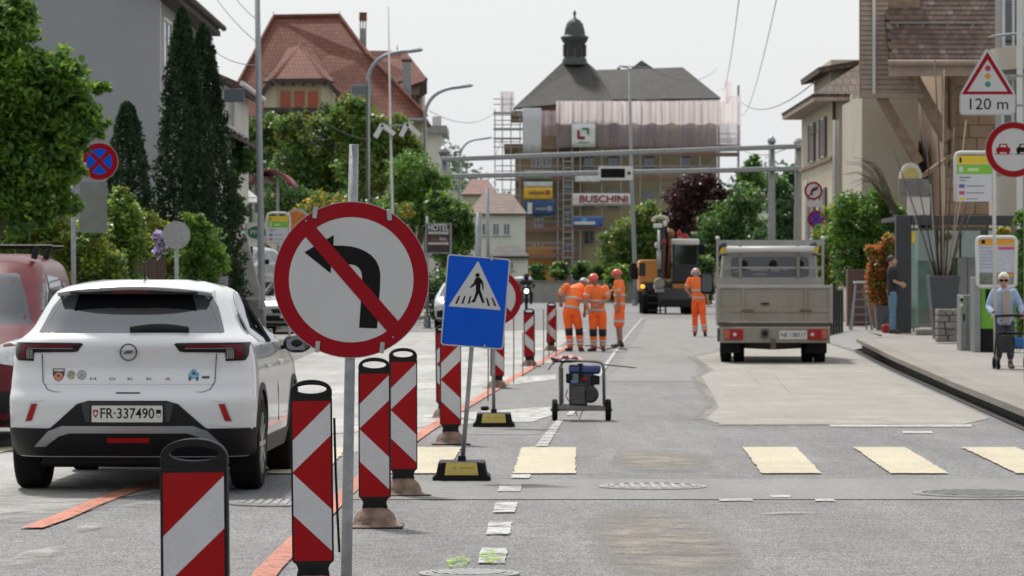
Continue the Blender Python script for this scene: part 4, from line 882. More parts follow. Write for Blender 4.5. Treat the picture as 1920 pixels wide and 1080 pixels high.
def wbox(x0, x1, y0, y1, z0, z1): return MB().span((x0, y0, z0), (x1, y1, z1))
def win_y(t, x0, x1, z0, z1, y, sh=None, sw=.0, frame=M_frame, mull=1, dep=.12):   # window in a wall that faces the camera (at depth y)
    f = MB(); th = .07
    f.span((x0 - th, y - .05, z0 - th), (x1 + th, y + .05, z0)); f.span((x0 - th, y - .05, z1), (x1 + th, y + .05, z1 + th)); f.span((x0 - th, y - .05, z0), (x0, y + .05, z1)); f.span((x1, y - .05, z0), (x1 + th, y + .05, z1))
    for k in range(mull): xm = x0 + (x1 - x0) * (k + 1) / (mull + 1); f.span((xm - .03, y - .045, z0), (xm + .03, y + .02, z1))
    f = f.build('window', frame, t); wbox(x0, x1, y - .02, y + .01, z0, z1).build('pane', M_wing, f)
    wbox(x0 - .12, x1 + .12, y - .14, y + .02, z0 - th - .07, z0 - th - .002).build('sill', M_concw, f)
    if sh:
        for a, b in ((x0 - th - sw, x0 - th - .01), (x1 + th + .01, x1 + th + sw)): wbox(a, b, y - .075, y - .01, z0 - .05, z1 + .05).build('shutter', sh, f)
    return f
def win_x(t, y0, y1, z0, z1, x, sg, sh=None, sw=.0, frame=M_frame, mull=1):       # window in a wall that faces sideways (normal sg*x)
    f = MB(); th = .07
    f.span((x - .05, y0 - th, z0 - th), (x + .05, y1 + th, z0)); f.span((x - .05, y0 - th, z1), (x + .05, y1 + th, z1 + th)); f.span((x - .05, y0 - th, z0), (x + .05, y0, z1)); f.span((x - .05, y1, z0), (x + .05, y1 + th, z1))
    for k in range(mull): ym = y0 + (y1 - y0) * (k + 1) / (mull + 1); f.span((x - .045, ym - .03, z0), (x + .045, ym + .03, z1))
    f = f.build('window', frame, t); wbox(x - .02, x + .02, y0, y1, z0, z1).build('pane', M_wing, f)
    if sh:
        for a, b in ((y0 - th - sw, y0 - th - .01), (y1 + th + .01, y1 + th + sw)): wbox(x + sg * .01, x + sg * .075, a, b, z0 - .05, z1 + .05).build('shutter', sh, f)
    return f
def slab(pts, th, name, mat, t):                         # roof plane with thickness
    n = len(pts); v = [Vector(p) for p in pts]; nn = (v[1] - v[0]).cross(v[2] - v[0]).normalized()
    if nn.z < 0: nn = -nn
    MBx = MB(); MBx.add(v + [p - nn * th for p in v], [tuple(range(n)), tuple(range(2 * n - 1, n - 1, -1))] + [(i, (i + 1) % n, n + (i + 1) % n, n + i) for i in range(n)])
    return MBx.build(name, mat, t)

# ---- grey rendered house
t = thing('grey_house', 'tall grey rendered house with a plain windowless gable beside the cypress trees', 'house', (0, 0, 0))
X0 = XA(300, 75); hw = wbox(-19, X0, 75, 85.4, 0, 8.05)
w_ = MB(); w_.add([(-19, 75, 0), (X0, 75, 0), (X0, 85.4, 0), (-19, 85.4, 0), (-19, 75, 8.05), (X0, 75, 8.05), (X0, 85.4, 8.05), (-19, 85.4, 8.05), ((X0 - 19) / 2, 75, 11.5), ((X0 - 19) / 2, 85.4, 11.5)],
      [(0, 1, 5, 8, 4), (1, 2, 6, 5), (2, 3, 7, 9, 6), (3, 0, 4, 7), (0, 3, 2, 1), (4, 8, 9, 7), (5, 6, 9, 8)]); w_.build('wall', M_render_g, t)
wbox(X0 - .02, X0 + .014, 75.02, 75.12, 0, 8.0).build('corner_bead', M_render_w, t); wbox(X0 - .05, X0 + .03, 75.0, 85.45, 0, .9 + 2.6).build('plinth', M_render_w, t)
xm = (X0 - 19) / 2
rf = slab([(X0 + .42, 74.6, 7.9), (X0 + .42, 85.9, 7.9), (xm, 85.9, 11.75), (xm, 74.6, 11.75)], .2, 'roof', M_tile_b, t); slab([(-19.5, 74.6, 7.9), (-19.5, 85.9, 7.9), (xm, 85.9, 11.75), (xm, 74.6, 11.75)], .2, 'roof', M_tile_b, t)
MB().path([(X0 + .48, 74.6, 7.82), (X0 + .48, 85.9, 7.82)], .07, 8).build('gutter', M_woodd, rf); wbox(X0 + .0, X0 + .40, 75, 85.8, 7.62, 7.74).build('eave_board', M_woodd, rf)
win_x(t, 75.5, 77.2, 5.75, 7.25, X0, 1); win_x(t, 79.5, 81.0, 5.75, 7.25, X0, 1)
wbox(X0 - .02, X0 + .03, 75.35, 77.4, 3.9, 5.55).build('window_surround', M_render_w, t)
# ---- lower white annexe behind it
t = thing('white_annexe', 'low white annexe with tiled eaves and tall white windows behind the cypress', 'house')
d = 94; xe = XA(424, d); wbox(xe - 5, xe, d, d + 8, 0, ZA(160, d)).build('wall', M_render_w, t)
r1 = slab([(xe + .42, d - .5, ZA(157, d)), (xe + .42, d + 8.4, ZA(157, d)), (xe - 2.5, d + 8.4, ZA(70, d)), (xe - 2.5, d - .5, ZA(70, d))], .16, 'roof', M_tile_b, t)
MB().path([(xe + .46, d - .5, ZA(158, d)), (xe + .46, d + 8, ZA(158, d))], .07, 8).build('gutter', M_frame, r1)
win_x(t, d + .6, d + 2.2, ZA(232, d), ZA(170, d), xe, 1, mull=1); win_y(t, xe - .62, xe - .14, ZA(232, d), ZA(172, d), d, mull=0)
r2 = slab([(xe + .55, d - .3, ZA(262, d)), (xe + .55, d + 8, ZA(262, d)), (xe - .1, d + 8, ZA(240, d)), (xe - .1, d - .3, ZA(240, d))], .1, 'porch_roof', M_tile_b, t)
o = wbox(XA(420, 92), XA(457, 92), 92, 92.18, ZA(191, 92), ZA(166, 92)).build('hanging_board', pm('blue_grey_panel', (.06, .075, .09), .5, var=.1), t, bevel=.01)
MB().bar((XA(457, 92) - .02, 92.1, ZA(170, 92)), (xe - .05, 94.5, ZA(170, 92)), .03, .03).build('board_bracket', M_zinc, t)
# ---- red awning and parasols
t = thing('arched_awning', 'dark red arched awning on posts beyond the tall grey lamp post', 'awning'); d = 112
m = MB(); ang = np.linspace(R(12), R(168), 13); cxx, rad = XA(505, d), 37 * d / F
rings = [[Vector((cxx + rad * math.cos(a), y, ZA(352, d) + rad * .95 * math.sin(a) + e)) for a in ang] for y, e in ((d, 0), (d + 5, 0))]
m.rings(rings, caps=False, closed=False); o = m.build('canopy', pm('dark_red_canvas', (.16, .03, .035), .7, var=.15), t, smooth=True); o.modifiers.new('s', 'SOLIDIFY').thickness = .05
wbox(XA(455, d), XA(500, d), d + .6, d + 5, ZA(336, d), ZA(330, d)).build('flat_roof', pm('grey_brown_roofing', (.17, .14, .125), .8, var=.2), t)
for x in (474, 519): MB().tube((XA(x, d), d + .5, zr(d)), (XA(x, d), d + .5, ZA(335, d)), .05).build('post', M_zinc, t)
def parasol(px, py, d, r, lab):
    t = thing('parasol', lab, 'parasol', (XA(px, d), d, zr(d))); h = ZA(py, d) - zr(d); m = MB()
    rings = [[Vector((math.cos(a) * rr, math.sin(a) * rr, z)) for a in [2 * math.pi * k / 8 for k in range(8)]] for rr, z in ((r, h - .45), (r * .5, h - .2), (.02, h))]
    m.rings(rings, caps=False); m.build('canopy', M_frame, t).modifiers.new('s', 'SOLIDIFY').thickness = .02
    MB().tube((0, 0, 0), (0, 0, h), .03).build('pole', M_zinc, t)
parasol(445, 342, 104, .62, 'white parasol standing behind the cypress, higher of the two'); parasol(461, 352, 108, .5, 'white parasol standing lower beside the tall grey lamp post')
t = thing('stone_wall', 'rough grey stone wall with a concrete slope beside the tall grey lamp post', 'wall'); d = 72
rnd = random.Random(5)
for r_ in range(5):
    x = XA(424, d)
    while x < XA(484, d):
        w2 = rnd.uniform(.22, .4); MB().box((x + w2 / 2, d + rnd.uniform(-.03, .03), zr(d) + .12 + .21 * r_ + .1), (w2 - .02, .3, .19)).build('stone', M_stone, t, bevel=.03); x += w2
MB().prism([(XA(420, 73), .2), (XA(486, 73), .2), (XA(486, 73), 1.4), (XA(462, 73), 2.5), (XA(452, 73), 2.5), (XA(420, 73), 1.6)], front(0, 73, 0), .3).build('concrete_slope', M_concw, t)

# ---- big red-roofed house
d0, d1 = 206.0, 212.0
t = thing('red_roof_house', 'large old house with steep red tiled roof, cream dormer and red shutters above the trees', 'house')
B = lambda px, py, d: A(px, py, d)
zE = ZA(218, d0); xl, xr = XA(414, d0), XA(800, d0)
wbox(xl + .8, xr - .9, d0 + .8, d1 + 5, 0, zE + .1).build('wall', M_cream, t)
rfm = slab([(xl, d0, zE), (xr, d0, zE - .1), B(690, 104, 209.2), B(637, 32, d1), B(513, 34, d1)], .18, 'roof', M_tile_r, t)
slab([(xl, d0, zE), B(513, 34, d1), (xl, d1 + 6, zE)], .18, 'roof', M_tile_r, t); slab([(xr, d0, zE - .1), (xr, d1 + 6, zE), B(637, 32, d1), B(690, 104, 209.2)], .18, 'roof', M_tile_r, t)
slab([(xl, d1 + 6, zE), (xr, d1 + 6, zE), B(637, 32, d1), B(513, 34, d1)], .18, 'roof', M_tile_r, t)
MB().path([B(513, 33, d1) + Vector((0, 0, .08)), B(637, 31, d1) + Vector((0, 0, .08))], .13, 6).build('ridge_tiles', M_tile_r, rfm)
for a, b in (((637, 31, d1), (690, 104, 209.2)), ((690, 104, 209.2), (800, 219, d0)), ((513, 33, d1), (414, 218, d0))): MB().path([B(*a) + Vector((0, -.05, .05)), B(*b) + Vector((0, -.05, .05))], .11, 6).build('hip_tiles', M_tile_r, rfm)
for px in (513, 637): MB().tube(B(px, 33, d1), B(px, 20, d1), .05, .01).build('finial', M_zinc, rfm)
MB().path([(xl, d0 - .08, zE - .15), (xr, d0 - .08, zE - .2)], .1, 6).build('gutter', M_zinc, rfm)
# side wing roof on the right
dw = 213.5
slab([B(690, 185, dw - 3), B(800, 150, dw - 3), B(760, 95, dw), B(686, 95, dw)], .16, 'wing_roof', M_tile_r, t); slab([B(800, 150, dw - 3), B(803, 150, dw + 4), B(760, 95, dw)], .16, 'wing_roof', M_tile_r, t)
wbox(XA(700, dw), XA(794, dw), dw - 2.4, dw + 4, 0, ZA(150, dw)).build('wing_wall', M_cream, t); MB().prism([(XA(788, dw), ZA(190, dw)), (XA(803, dw), ZA(180, dw)), (XA(803, dw), ZA(150, dw)), (XA(790, dw), ZA(165, dw))], front(0, dw - 3.2, 0), .5).build('gable_boards', M_woodd, t)
for px in (775, 785): wbox(XA(px, dw) - .12, XA(px, dw) + .12, dw - 2.62, dw - 2.3, ZA(215, dw), ZA(182, dw)).build('timber_post', M_shutb, t)
MB().tube(B(745, 94, dw), B(745, 82, dw), .05, .01).build('finial', M_zinc, t)
# dormer
dd = 205.2
dm = bpy.data.objects.new('dormer', None); COL.objects.link(dm); dm.parent = t
cw = MB(); cw.prism([(XA(495, dd), ZA(203, dd)), (XA(626, dd), ZA(203, dd)), (XA(626, dd), ZA(172, dd)), (XA(612, dd), ZA(150, dd)), (XA(508, dd), ZA(150, dd)), (XA(495, dd), ZA(172, dd))], front(0, dd, 0), 4.0); cw.build('dormer_wall', M_cream, dm)
slab([B(492, 152, dd - .5), B(628, 152, dd - .5), B(562, 86, dd + 3)], .15, 'dormer_roof', M_tile_r, dm)
slab([B(487, 178, dd - .45), B(508, 147, dd - .5), B(562, 86, dd + 3), B(540, 90, dd + 5)], .15, 'dormer_roof', M_tile_r, dm); slab([B(640, 178, dd - .45), B(613, 147, dd - .5), B(562, 86, dd + 3), B(585, 90, dd + 5)], .15, 'dormer_roof', M_tile_r, dm)
for a, b in (((487, 183), (508, 152)), ((508, 152), (613, 151)), ((613, 151), (640, 183)), ((487, 204), (487, 182)), ((494, 206), (628, 206))): MB().bar(B(*a, dd - .45), B(*b, dd - .45), .14, .28).build('eave_beam', M_woodd, dm)
MB().tube(B(562, 86, dd + 3), B(562, 75, dd + 3), .05, .01).build('finial', M_zinc, dm)
wbox(XA(519, dd), XA(601, dd), dd - .06, dd + .02, ZA(203, dd), ZA(162, dd)).build('window_surround', pm('sandstone', (.36, .27, .16), .8, var=.1), dm)
for a, b in ((526, 545), (552, 571), (578, 596)): wbox(XA(a, dd), XA(b, dd), dd - .13, dd - .06, ZA(200, dd), ZA(171, dd)).build('shutter', M_shut, dm)
for k in range(6): px = 512 + k * 19; MB().bar(B(px, 158, dd - .4), B(px, 158, dd + .2), .12, .18).build('eave_bracket', M_woodd, dm)
# chimneys and roof windows
ch = MB(); ch.span((XA(675, d1), d1 - .4, ZA(110, d1)), (XA(687, d1), d1, ZA(54, d1))); ch = ch.build('chimney', M_zinc, t)
wbox(XA(674, d1), XA(688, d1), d1 - .42, d1 + .02, ZA(40, d1), ZA(24, d1)).build('chimney_cap', M_tile_r, ch)
for px in (676, 681, 686): wbox(XA(px, d1) - .04, XA(px, d1) + .04, d1 - .38, d1 - .04, ZA(54, d1) - .01, ZA(40, d1)).build('cap_pillar', M_render_w, ch)
ch = wbox(XA(756, 209), XA(771, 209), 208.6, 209.1, ZA(190, 209), ZA(118, 209)).build('chimney', M_zinc, t); MB().box((XA(763.5, 209), 208.85, ZA(114, 209)), (.6, .6, .12)).build('chimney_cap', M_woodd, ch)
for a, b, y0, y1 in ((657, 697, 158, 180), (418, 455, 166, 190)): 
    q = MB(); dq = 206.6; q.prism([(XA(a, dq), ZA(y1, dq)), (XA(b, dq), ZA(y1, dq)), (XA(b, dq), ZA(y0, dq)), (XA(a, dq), ZA(y0, dq))], front(0, dq, 0), .5); q = q.build('roof_window', M_zinc, t); wbox(XA(a + 3, dq), XA(b - 3, dq), dq - .02, dq + .03, ZA(y1 - 3, dq), ZA(y0 + 3, dq)).build('pane', M_wing, q)
for k in range(5): win_y(t, XA(450 + 66 * k, d0), XA(474 + 66 * k, d0), ZA(300, d0), ZA(255, d0), d0 + .8, M_shut, .4)
# small grey roof block just to the right of it
t = thing('flat_roof_block', 'small grey flat-roofed block with a rooftop unit beyond the red-roofed house', 'house'); d = 230
wbox(XA(770, d), XA(828, d), d, d + 8, 0, ZA(250, d)).build('wall', M_render_w, t); wbox(XA(766, d), XA(838, d), d - .6, d + 8, ZA(250, d), ZA(236, d)).build('roof', M_zinc, t); wbox(XA(810, d), XA(826, d), d + 1, d + 3, ZA(236, d), ZA(217, d)).build('rooftop_unit', M_render_w, t)

# ---- scaffolded building with cupola
D = 340.0; s9 = F / D
t = thing('scaffolded_building', 'large old ochre building with grey hipped roofs and a dark copper cupola', 'building')
yb = D + 1.5
wl = wbox(XA(985, yb), XA(1092, yb), yb, yb + 14, .5, ZA(196, yb)).build('wall', M_brownst, t); wbox(XA(1092, yb), XA(1345, yb), yb + .6, yb + 14, .5, ZA(188, yb)).build('wall', M_ochre, t)
wbox(XA(966, yb), XA(986, yb), yb - .1, yb + 14, .5, ZA(270, yb)).build('corner_pier', M_brownst, t)
for (x0, x1, y) in ((945, 1092, 270), (958, 1092, 208)): wbox(XA(x0, yb), XA(x1, yb), yb - .5, yb + 14, ZA(y + 10, yb), ZA(y, yb)).build('cornice', M_brownst, t)
slab([B(962, 203, yb - .8), B(1102, 190, yb - .8), B(1100, 116, yb + 6), B(1055, 116, yb + 6)], .2, 'roof', M_tile_g, t); slab([B(962, 203, yb - .8), B(962, 205, yb + 14), B(1055, 116, yb + 7)], .2, 'roof', M_tile_g, t)
slab([B(1100, 116, yb + 6), B(1120, 133, yb + 7), B(1150, 190, yb - .7), B(1102, 190, yb - .8)], .2, 'roof', M_tile_g, t)
slab([B(1095, 187, yb - .2), B(1347, 184, yb - .2), B(1280, 126, yb + 7), B(1120, 131, yb + 7)], .2, 'roof', M_tile_g, t); slab([B(1347, 184, yb - .2), B(1352, 184, yb + 14), B(1280, 126, yb + 7)], .2, 'roof', M_tile_g, t)
slab([B(1170, 138, yb + 9), B(1240, 138, yb + 9), B(1203, 113, yb + 10)], .2, 'roof', M_tile_g, t); slab([B(1192, 187, yb - .35), B(1236, 187, yb - .35), B(1214, 164, yb + 3)], .2, 'dormer_roof', M_tile_g, t)
wbox(XA(1162, yb), XA(1168, yb), yb + 8, yb + 8.6, ZA(135, yb), ZA(117, yb)).build('chimney', M_copper, t)
cz = lambda py: ZA(py, yb + 6); cxx = XA(1077.5, yb + 6); k9 = (yb + 6) / F
cu = MB(); cu.lathe([(23 * k9, cz(122)), (23 * k9, cz(112)), (20 * k9, cz(108)), (20 * k9, cz(82)), (23 * k9, cz(78)), (26 * k9, cz(72)), (26 * k9, cz(69)), (20 * k9, cz(66)), (18.5 * k9, cz(56)), (15.5 * k9, cz(45)), (10 * k9, cz(38)), (3 * k9, cz(34)), (1.4 * k9, cz(30)), (3 * k9, cz(27)), (3 * k9, cz(24)), (.5 * k9, cz(19))], (cxx, yb + 6, 0), 16); cu = cu.build('cupola', M_copper, t, angle=40)
for k in range(6):
    a = R(-90 + (k - 2.5) * 45); MB().box((cxx + 20 * k9 * math.cos(a), yb + 6 + 20 * k9 * math.sin(a), cz(95)), (.5, .2, 1.15), Matrix.Rotation(a + R(90), 3, 'Z')).build('louvre', M_woodd, cu)
for px, py in ((1005, 300), (1025, 300), (1010, 345), (1010, 412), (1010, 470), (1065, 345), (1065, 410), (1065, 470)):
    win_y(t, XA(px - 7, yb), XA(px + 7, yb), ZA(py + 13, yb), ZA(py - 13, yb), yb, mull=1)
for px in (1105, 1150, 1218, 1285):
    for py in (245, 303, 372, 440): win_y(t, XA(px - 9, yb), XA(px + 9, yb), ZA(py + 17, yb), ZA(py - 14, yb), yb + .6, None, .5, M_zinc, mull=1)
wbox(XA(992, yb), XA(1038, yb), yb - .1, yb + .1, 1.5, ZA(462, yb)).build('orange_door', pm('orange_door', (.45, .2, .04), .6, var=.1), t)
# scaffolding in front: uprights, ledgers, decks, netting, banners
sc = thing('scaffolding', 'steel scaffolding with pink dust netting wrapped round the old building', 'scaffold')
M_steel = pm('scaffold_steel', (.30, .30, .31), .5, .5, var=.1); M_deck = pm('scaffold_board', (.22, .10, .08), .8, var=.3, scale=3); M_deckg = pm('grey_deck', (.25, .24, .22), .7, var=.2)
def net_mat(name, col, dens):
    m = bpy.data.materials.new(name); m.use_nodes = True; n = m.node_tree; n.nodes.clear(); L = n.links.new
    tr = n.nodes.new('ShaderNodeBsdfTransparent'); df = n.nodes.new('ShaderNodeBsdfDiffuse'); tl = n.nodes.new('ShaderNodeBsdfTranslucent'); df.inputs[0].default_value = (*col, 1); tl.inputs[0].default_value = (*col, 1)
    m1 = n.nodes.new('ShaderNodeMixShader'); m1.inputs[0].default_value = .55; m2 = n.nodes.new('ShaderNodeMixShader')
    tc = n.nodes.new('ShaderNodeTexCoord'); mp = n.nodes.new('ShaderNodeMapping'); mp.inputs['Scale'].default_value = (2.2, .4, .12); nz = n.nodes.new('ShaderNodeTexNoise'); nz.inputs['Scale'].default_value = 1.0; nz.inputs['Detail'].default_value = 6
    L(tc.outputs['Object'], mp.inputs[0]); L(mp.outputs[0], nz.inputs['Vector']); rp = n.nodes.new('ShaderNodeValToRGB'); rp.color_ramp.elements[0].position = .3; rp.color_ramp.elements[1].position = .7
    rp.color_ramp.elements[0].color = (dens - .2,) * 3 + (1,); rp.color_ramp.elements[1].color = (min(1, dens + .2),) * 3 + (1,); L(nz.outputs['Fac'], rp.inputs[0])
    o = n.nodes.new('ShaderNodeOutputMaterial'); L(df.outputs[0], m1.inputs[1]); L(tl.outputs[0], m1.inputs[2]); L(rp.outputs[0], m2.inputs[0]); L(tr.outputs[0], m2.inputs[1]); L(m1.outputs[0], m2.inputs[2]); L(m2.outputs[0], o.inputs[0])
    MATS[name] = m; return m
M_net1 = net_mat('pale_pink_net', (.92, .82, .84), .82); M_net2 = net_mat('thin_pink_net', (.52, .43, .48), .55)
ya, yc = D - .2, D + 1.0
for px in (1046, 1072, 1088, 1128, 1164, 1200, 1238, 1276, 1312, 1348, 1385): 
    for yy in (ya, yc): MB().tube((XA(px, D), yy, .6), (XA(px, D), yy, ZA(188 if px < 1350 else 160, D)), .075, n=6).build('upright', M_steel, sc)
for px in (928, 942, 958, 975): MB().tube((XA(px, D), ya, .6), (XA(px, D), ya, ZA(180 if px in (942, 958) else 205, D)), .05, n=6).build('upright', M_steel, sc)
for py, x0, x1 in ((240, 925, 985), (258, 925, 978), (290, 925, 975), (335, 930, 975), (380, 940, 975), (290, 1046, 1385), (336, 975, 1345), (430, 975, 1135), (480, 975, 1080), (390, 1046, 1075), (275, 1043, 1388), (210, 925, 965)):
    wbox(XA(x0, D), XA(x1, D), ya, yc, ZA(py + 3, D), ZA(py, D)).build('deck', M_deckg, sc)
    if x1 - x0 > 60: wbox(XA(x0, D), XA(x1, D), ya - .12, ya - .06, ZA(py + 1, D), ZA(py - 4, D)).build('toe_board', M_deck, sc)
    for h in (14, 24): MB().tube((XA(x0, D), ya - .06, ZA(py - h, D)), (XA(x1, D), ya - .06, ZA(py - h, D)), .05, n=5).build('guard_rail', M_steel, sc)
for x0 in (1056,):                                        # stair tower
    for k in range(17): wbox(XA(x0, D), XA(x0 + 18, D), ya - .3, ya - .2, ZA(290 + 12 * k + 2, D), ZA(290 + 12 * k, D)).build('ladder_rung', M_steel, sc)
    for q in (x0, x0 + 18): MB().tube((XA(q, D), ya - .3, .6), (XA(q, D), ya - .3, ZA(285, D)), .07, n=6).build('ladder_rail', M_steel, sc)
for a, b in (((1128, 272), (1164, 240)), ((1200, 272), (1238, 240)), ((1312, 330), (1348, 290)), ((930, 290), (942, 258)), ((1160, 335), (1200, 292))): MB().tube(A(*a, D - .3), A(*b, D - .3), .03, n=5).build('brace', M_steel, sc)
def net(x0, x1, y0, y1, m, y, wav=.12, sag=0):
    mb = MB(); nx = int((x1 - x0) / 3) + 2; vs = []; fs = []
    for i in range(nx):
        px = x0 + (x1 - x0) * i / (nx - 1); dy = y - .3 + wav * math.sin(i * 1.7) * math.sin(i * .37 + 1)
        sg_ = sag * math.sin(math.pi * ((px - x0) % 36) / 36)
        for py, o in ((y0, .0), ((y0 + y1) / 2, .03), (y1 + sg_, .05)): vs.append((XA(px, D), dy - o, ZA(py, D)))
    for i in range(nx - 1):
        for j in range(2): a = i * 3 + j; fs.append((a, a + 1, a + 4, a + 3))
    mb.add(vs, fs); return mb.build('dust_net', m, sc)
net(1043, 1388, 190, 230, M_net1, ya, sag=5); net(1043, 1388, 231, 276, M_net2, ya + .02); net(1015, 1045, 208, 255, M_net2, ya); net(1358, 1372, 152, 195, M_net1, ya - .1); net(1360, 1388, 180, 192, M_net1, ya - .1); net(938, 964, 172, 212, M_net2, ya)
def banner(name, lab, x0, x1, y0, y1, rgb, y=D - 1.0):
    t = thing(name, lab, 'banner', ((XA(x0, y) + XA(x1, y)) / 2, y, ZA(y1, y))); hw_, hh = (XA(x1, y) - XA(x0, y)) / 2, ZA(y0, y) - ZA(y1, y)
    m = MB(); nx, nz_ = 12, 4; vs = [(-hw_ + 2 * hw_ * i / nx, .05 * math.sin(i * 1.3 + j), hh * j / nz_) for i in range(nx + 1) for j in range(nz_ + 1)]; fs = [(i * 5 + j, i * 5 + j + 1, i * 5 + j + 6, i * 5 + j + 5) for i in range(nx) for j in range(nz_)]
    m.add(vs, fs); o = m.build('sheet', pm('banner_%s_%d' % (name, x0), rgb, .6, var=.06), t, smooth=True); o.modifiers.new('s', 'SOLIDIFY').thickness = .03
    MB().tube((-hw_, .06, hh), (hw_, .06, hh), .035, n=6).build('top_rope', M_steel, t)
    return t, hw_, hh
bt, a, b = banner('white_tarpaulin', 'long narrow white tarpaulin hanging down the corner of the scaffolding', 980, 1015, 203, 287, (.5, .5, .54))
bt, a, b = banner('logo_banner', 'square white banner with red and green corner-bracket logo on the netting', 1072, 1116, 232, 276, (.62, .62, .63)); f9 = front(0, -.12, b / 2)
MB().prism([(-.6, .5), (-.38, .5), (-.38, -.1), (.15, -.1), (.15, -.35), (-.6, -.35)], f9, .02).build('logo_bracket', M_sred, bt); MB().prism([(-.15, .75), (.55, .75), (.55, .1), (.35, .1), (.35, .55), (-.15, .55)], f9, .02).build('logo_bracket', pm('logo_teal', (.03, .16, .14), .6, var=.1), bt); MB().prism([(-.55, -.62), (.6, -.62), (.6, -.75), (-.55, -.75)], f9, .02).build('logo_line', M_zinc, bt)
bt, a, b = banner('name_banner', 'long white banner with red BUSCHINI lettering on the scaffolding', 1073, 1183, 363, 386, (.58, .56, .57)); text('BUSCHINI', .95, front(.2, -.12, b / 2 + .05), 'lettering', M_sred, bt, width=4.7, bold=.02); MB().prism([(-2.0, .12), (2.5, .12), (2.5, .17), (-2.0, .17)], front(.2, -.12, 0), .01).build('small_print', M_sred, bt)
bt, a, b = banner('yellow_banner', 'yellow banner with dark lettering above the blue one', 982, 1036, 351, 374, (.6, .36, .03)); MB().prism([(-.9, .5), (.6, .5), (.6, .8), (-.9, .8)], front(0, -.12, 0), .02).build('print_block', pm('banner_print_brown', (.22, .12, .03), .6, var=.3), bt); MB().prism(circle(.25, 12, .95, .68), front(0, -.12, 0), .02).build('print_mark', M_shut, bt)
bt, a, b = banner('blue_banner', 'dark blue banner with white panel below the yellow one', 983, 1041, 374.5, 404, (.02, .06, .17)); MB().prism([(-1.2, .15), (-.75, .15), (-.75, 1.25), (-1.2, 1.25)], front(0, -.12, 0), .02).build('white_panel', M_render_w, bt); MB().prism([(-.4, .55), (.6, .55), (.6, .75), (-.4, .75)], front(0, -.12, 0), .02).build('print_block', M_zinc, bt); MB().prism(circle(.3, 12, .95, .68), front(0, -.12, 0), .02).build('print_mark', M_zinc, bt)
bt, a, b = banner('small_blue_banner', 'small bright blue and white banner low on the scaffolding above the bushes', 1075, 1130, 407, 424, (.03, .09, .35)); MB().prism([(-1.35, .15), (.7, .15), (.7, .45), (-1.35, .45)], front(0, -.12, 0), .02).build('white_panel', M_render_w, bt); MB().prism([(-.7, .45), (.0, .45), (-.2, .8), (-.5, .8)], front(0, -.13, 0), .02).build('print_mark', pm('sky_blue_print', (.1, .35, .55), .6, var=.1), bt)
bt, a, b = banner('white_banner', 'plain white banner strip behind the electronic gantry sign', 1078, 1125, 328, 341, (.6, .6, .62)); bt, a, b = banner('green_grey_banner', 'grey-green banner strip above the yellow one', 982, 1036, 319, 336, (.2, .23, .19)); bt, a, b = banner('thin_white_banner', 'thin white banner strip just above the yellow one', 982, 1036, 341, 350, (.5, .5, .5))

# ---- distant houses left of it
def house(name, lab, x0, x1, ye, yr, d, wm, rm, dep=8, ridge=None, wins=()):
    t = thing(name, lab, 'house'); wbox(XA(x0, d), XA(x1, d), d, d + dep, 0, ZA(ye, d)).build('wall', wm, t)
    a, b = ridge or (x0 + (x1 - x0) * .25, x1 - (x1 - x0) * .25); o = 1.5 * 6500 / d / 30
    slab([A(x0 - 3, ye + 2, d - .4), A(x1 + 3, ye + 2, d - .4), A(b, yr, d + dep / 2), A(a, yr, d + dep / 2)], .18, 'roof', rm, t)
    for p, q in (((x0 - 3), a), ((x1 + 3), b)): slab([A(p, ye + 2, d - .4), Vector((XA(p, d), d + dep + .4, ZA(ye + 2, d))), A(q, yr, d + dep / 2)], .18, 'roof', rm, t)
    for (a_, b_, y0_, y1_) in wins: win_y(t, XA(a_, d), XA(b_, d), ZA(y1_, d), ZA(y0_, d), d)
    return t
M_roofp = roof_mat('pale_brown_tiles', (.17, .13, .11), (.2, .155, .13), .3, .3)
house('pale_house', 'low pale house with brown roof seen beside the scaffolded building', 880, 985, 398, 362, 300, M_render_w, M_roofp, wins=((905, 915, 420, 440), (925, 935, 420, 440), (945, 955, 420, 440)))
house('hillside_house', 'distant pink-roofed house on the slope between gantry and scaffolding', 868, 930, 362, 336, 420, M_beige, roof_mat('dusty_red_tiles', (.2, .11, .1), (.24, .14, .12), .4, .4))
house('grey_roofed_house', 'low house with dark grey roof behind the hotel sign', 918, 990, 478, 460, 250, M_render_w, M_tile_g, wins=((930, 938, 492, 505), (952, 962, 492, 505)))

# ---- cream house on the right with dark hipped roof
t = thing('cream_house', 'cream house with dark tiled hipped roof and brown shutters behind the gantry posts', 'house'); d = 120
xw = XA(1562, d); ze = ZA(172, d)
wbox(xw, xw + 9, d, d + 13, 0, ze).build('wall', M_cream, t)
fr = [(xw - .75, d - .6, ze - .1), (xw + 9.6, d - .6, ze - .1), (xw + 6, d + 5, ze + 2.4), (xw + 3.2, d + 5, ze + 2.4)]
ro = slab(fr, .16, 'roof', M_tile_b, t); slab([(xw - .75, d - .6, ze - .1), (xw - .75, d + 13.6, ze - .1), (xw + 3.2, d + 8.5, ze + 2.4), (xw + 3.2, d + 5, ze + 2.4)], .16, 'roof', M_tile_b, t); slab([(xw + 9.6, d - .6, ze - .1), (xw + 9.6, d + 13.6, ze - .1), (xw + 6, d + 8.5, ze + 2.4), (xw + 6, d + 5, ze + 2.4)], .16, 'roof', M_tile_b, t)
wbox(xw - .7, xw + 9.5, d - .55, d + 13.5, ze - .34, ze - .2).build('eave_soffit', M_woodp, t)
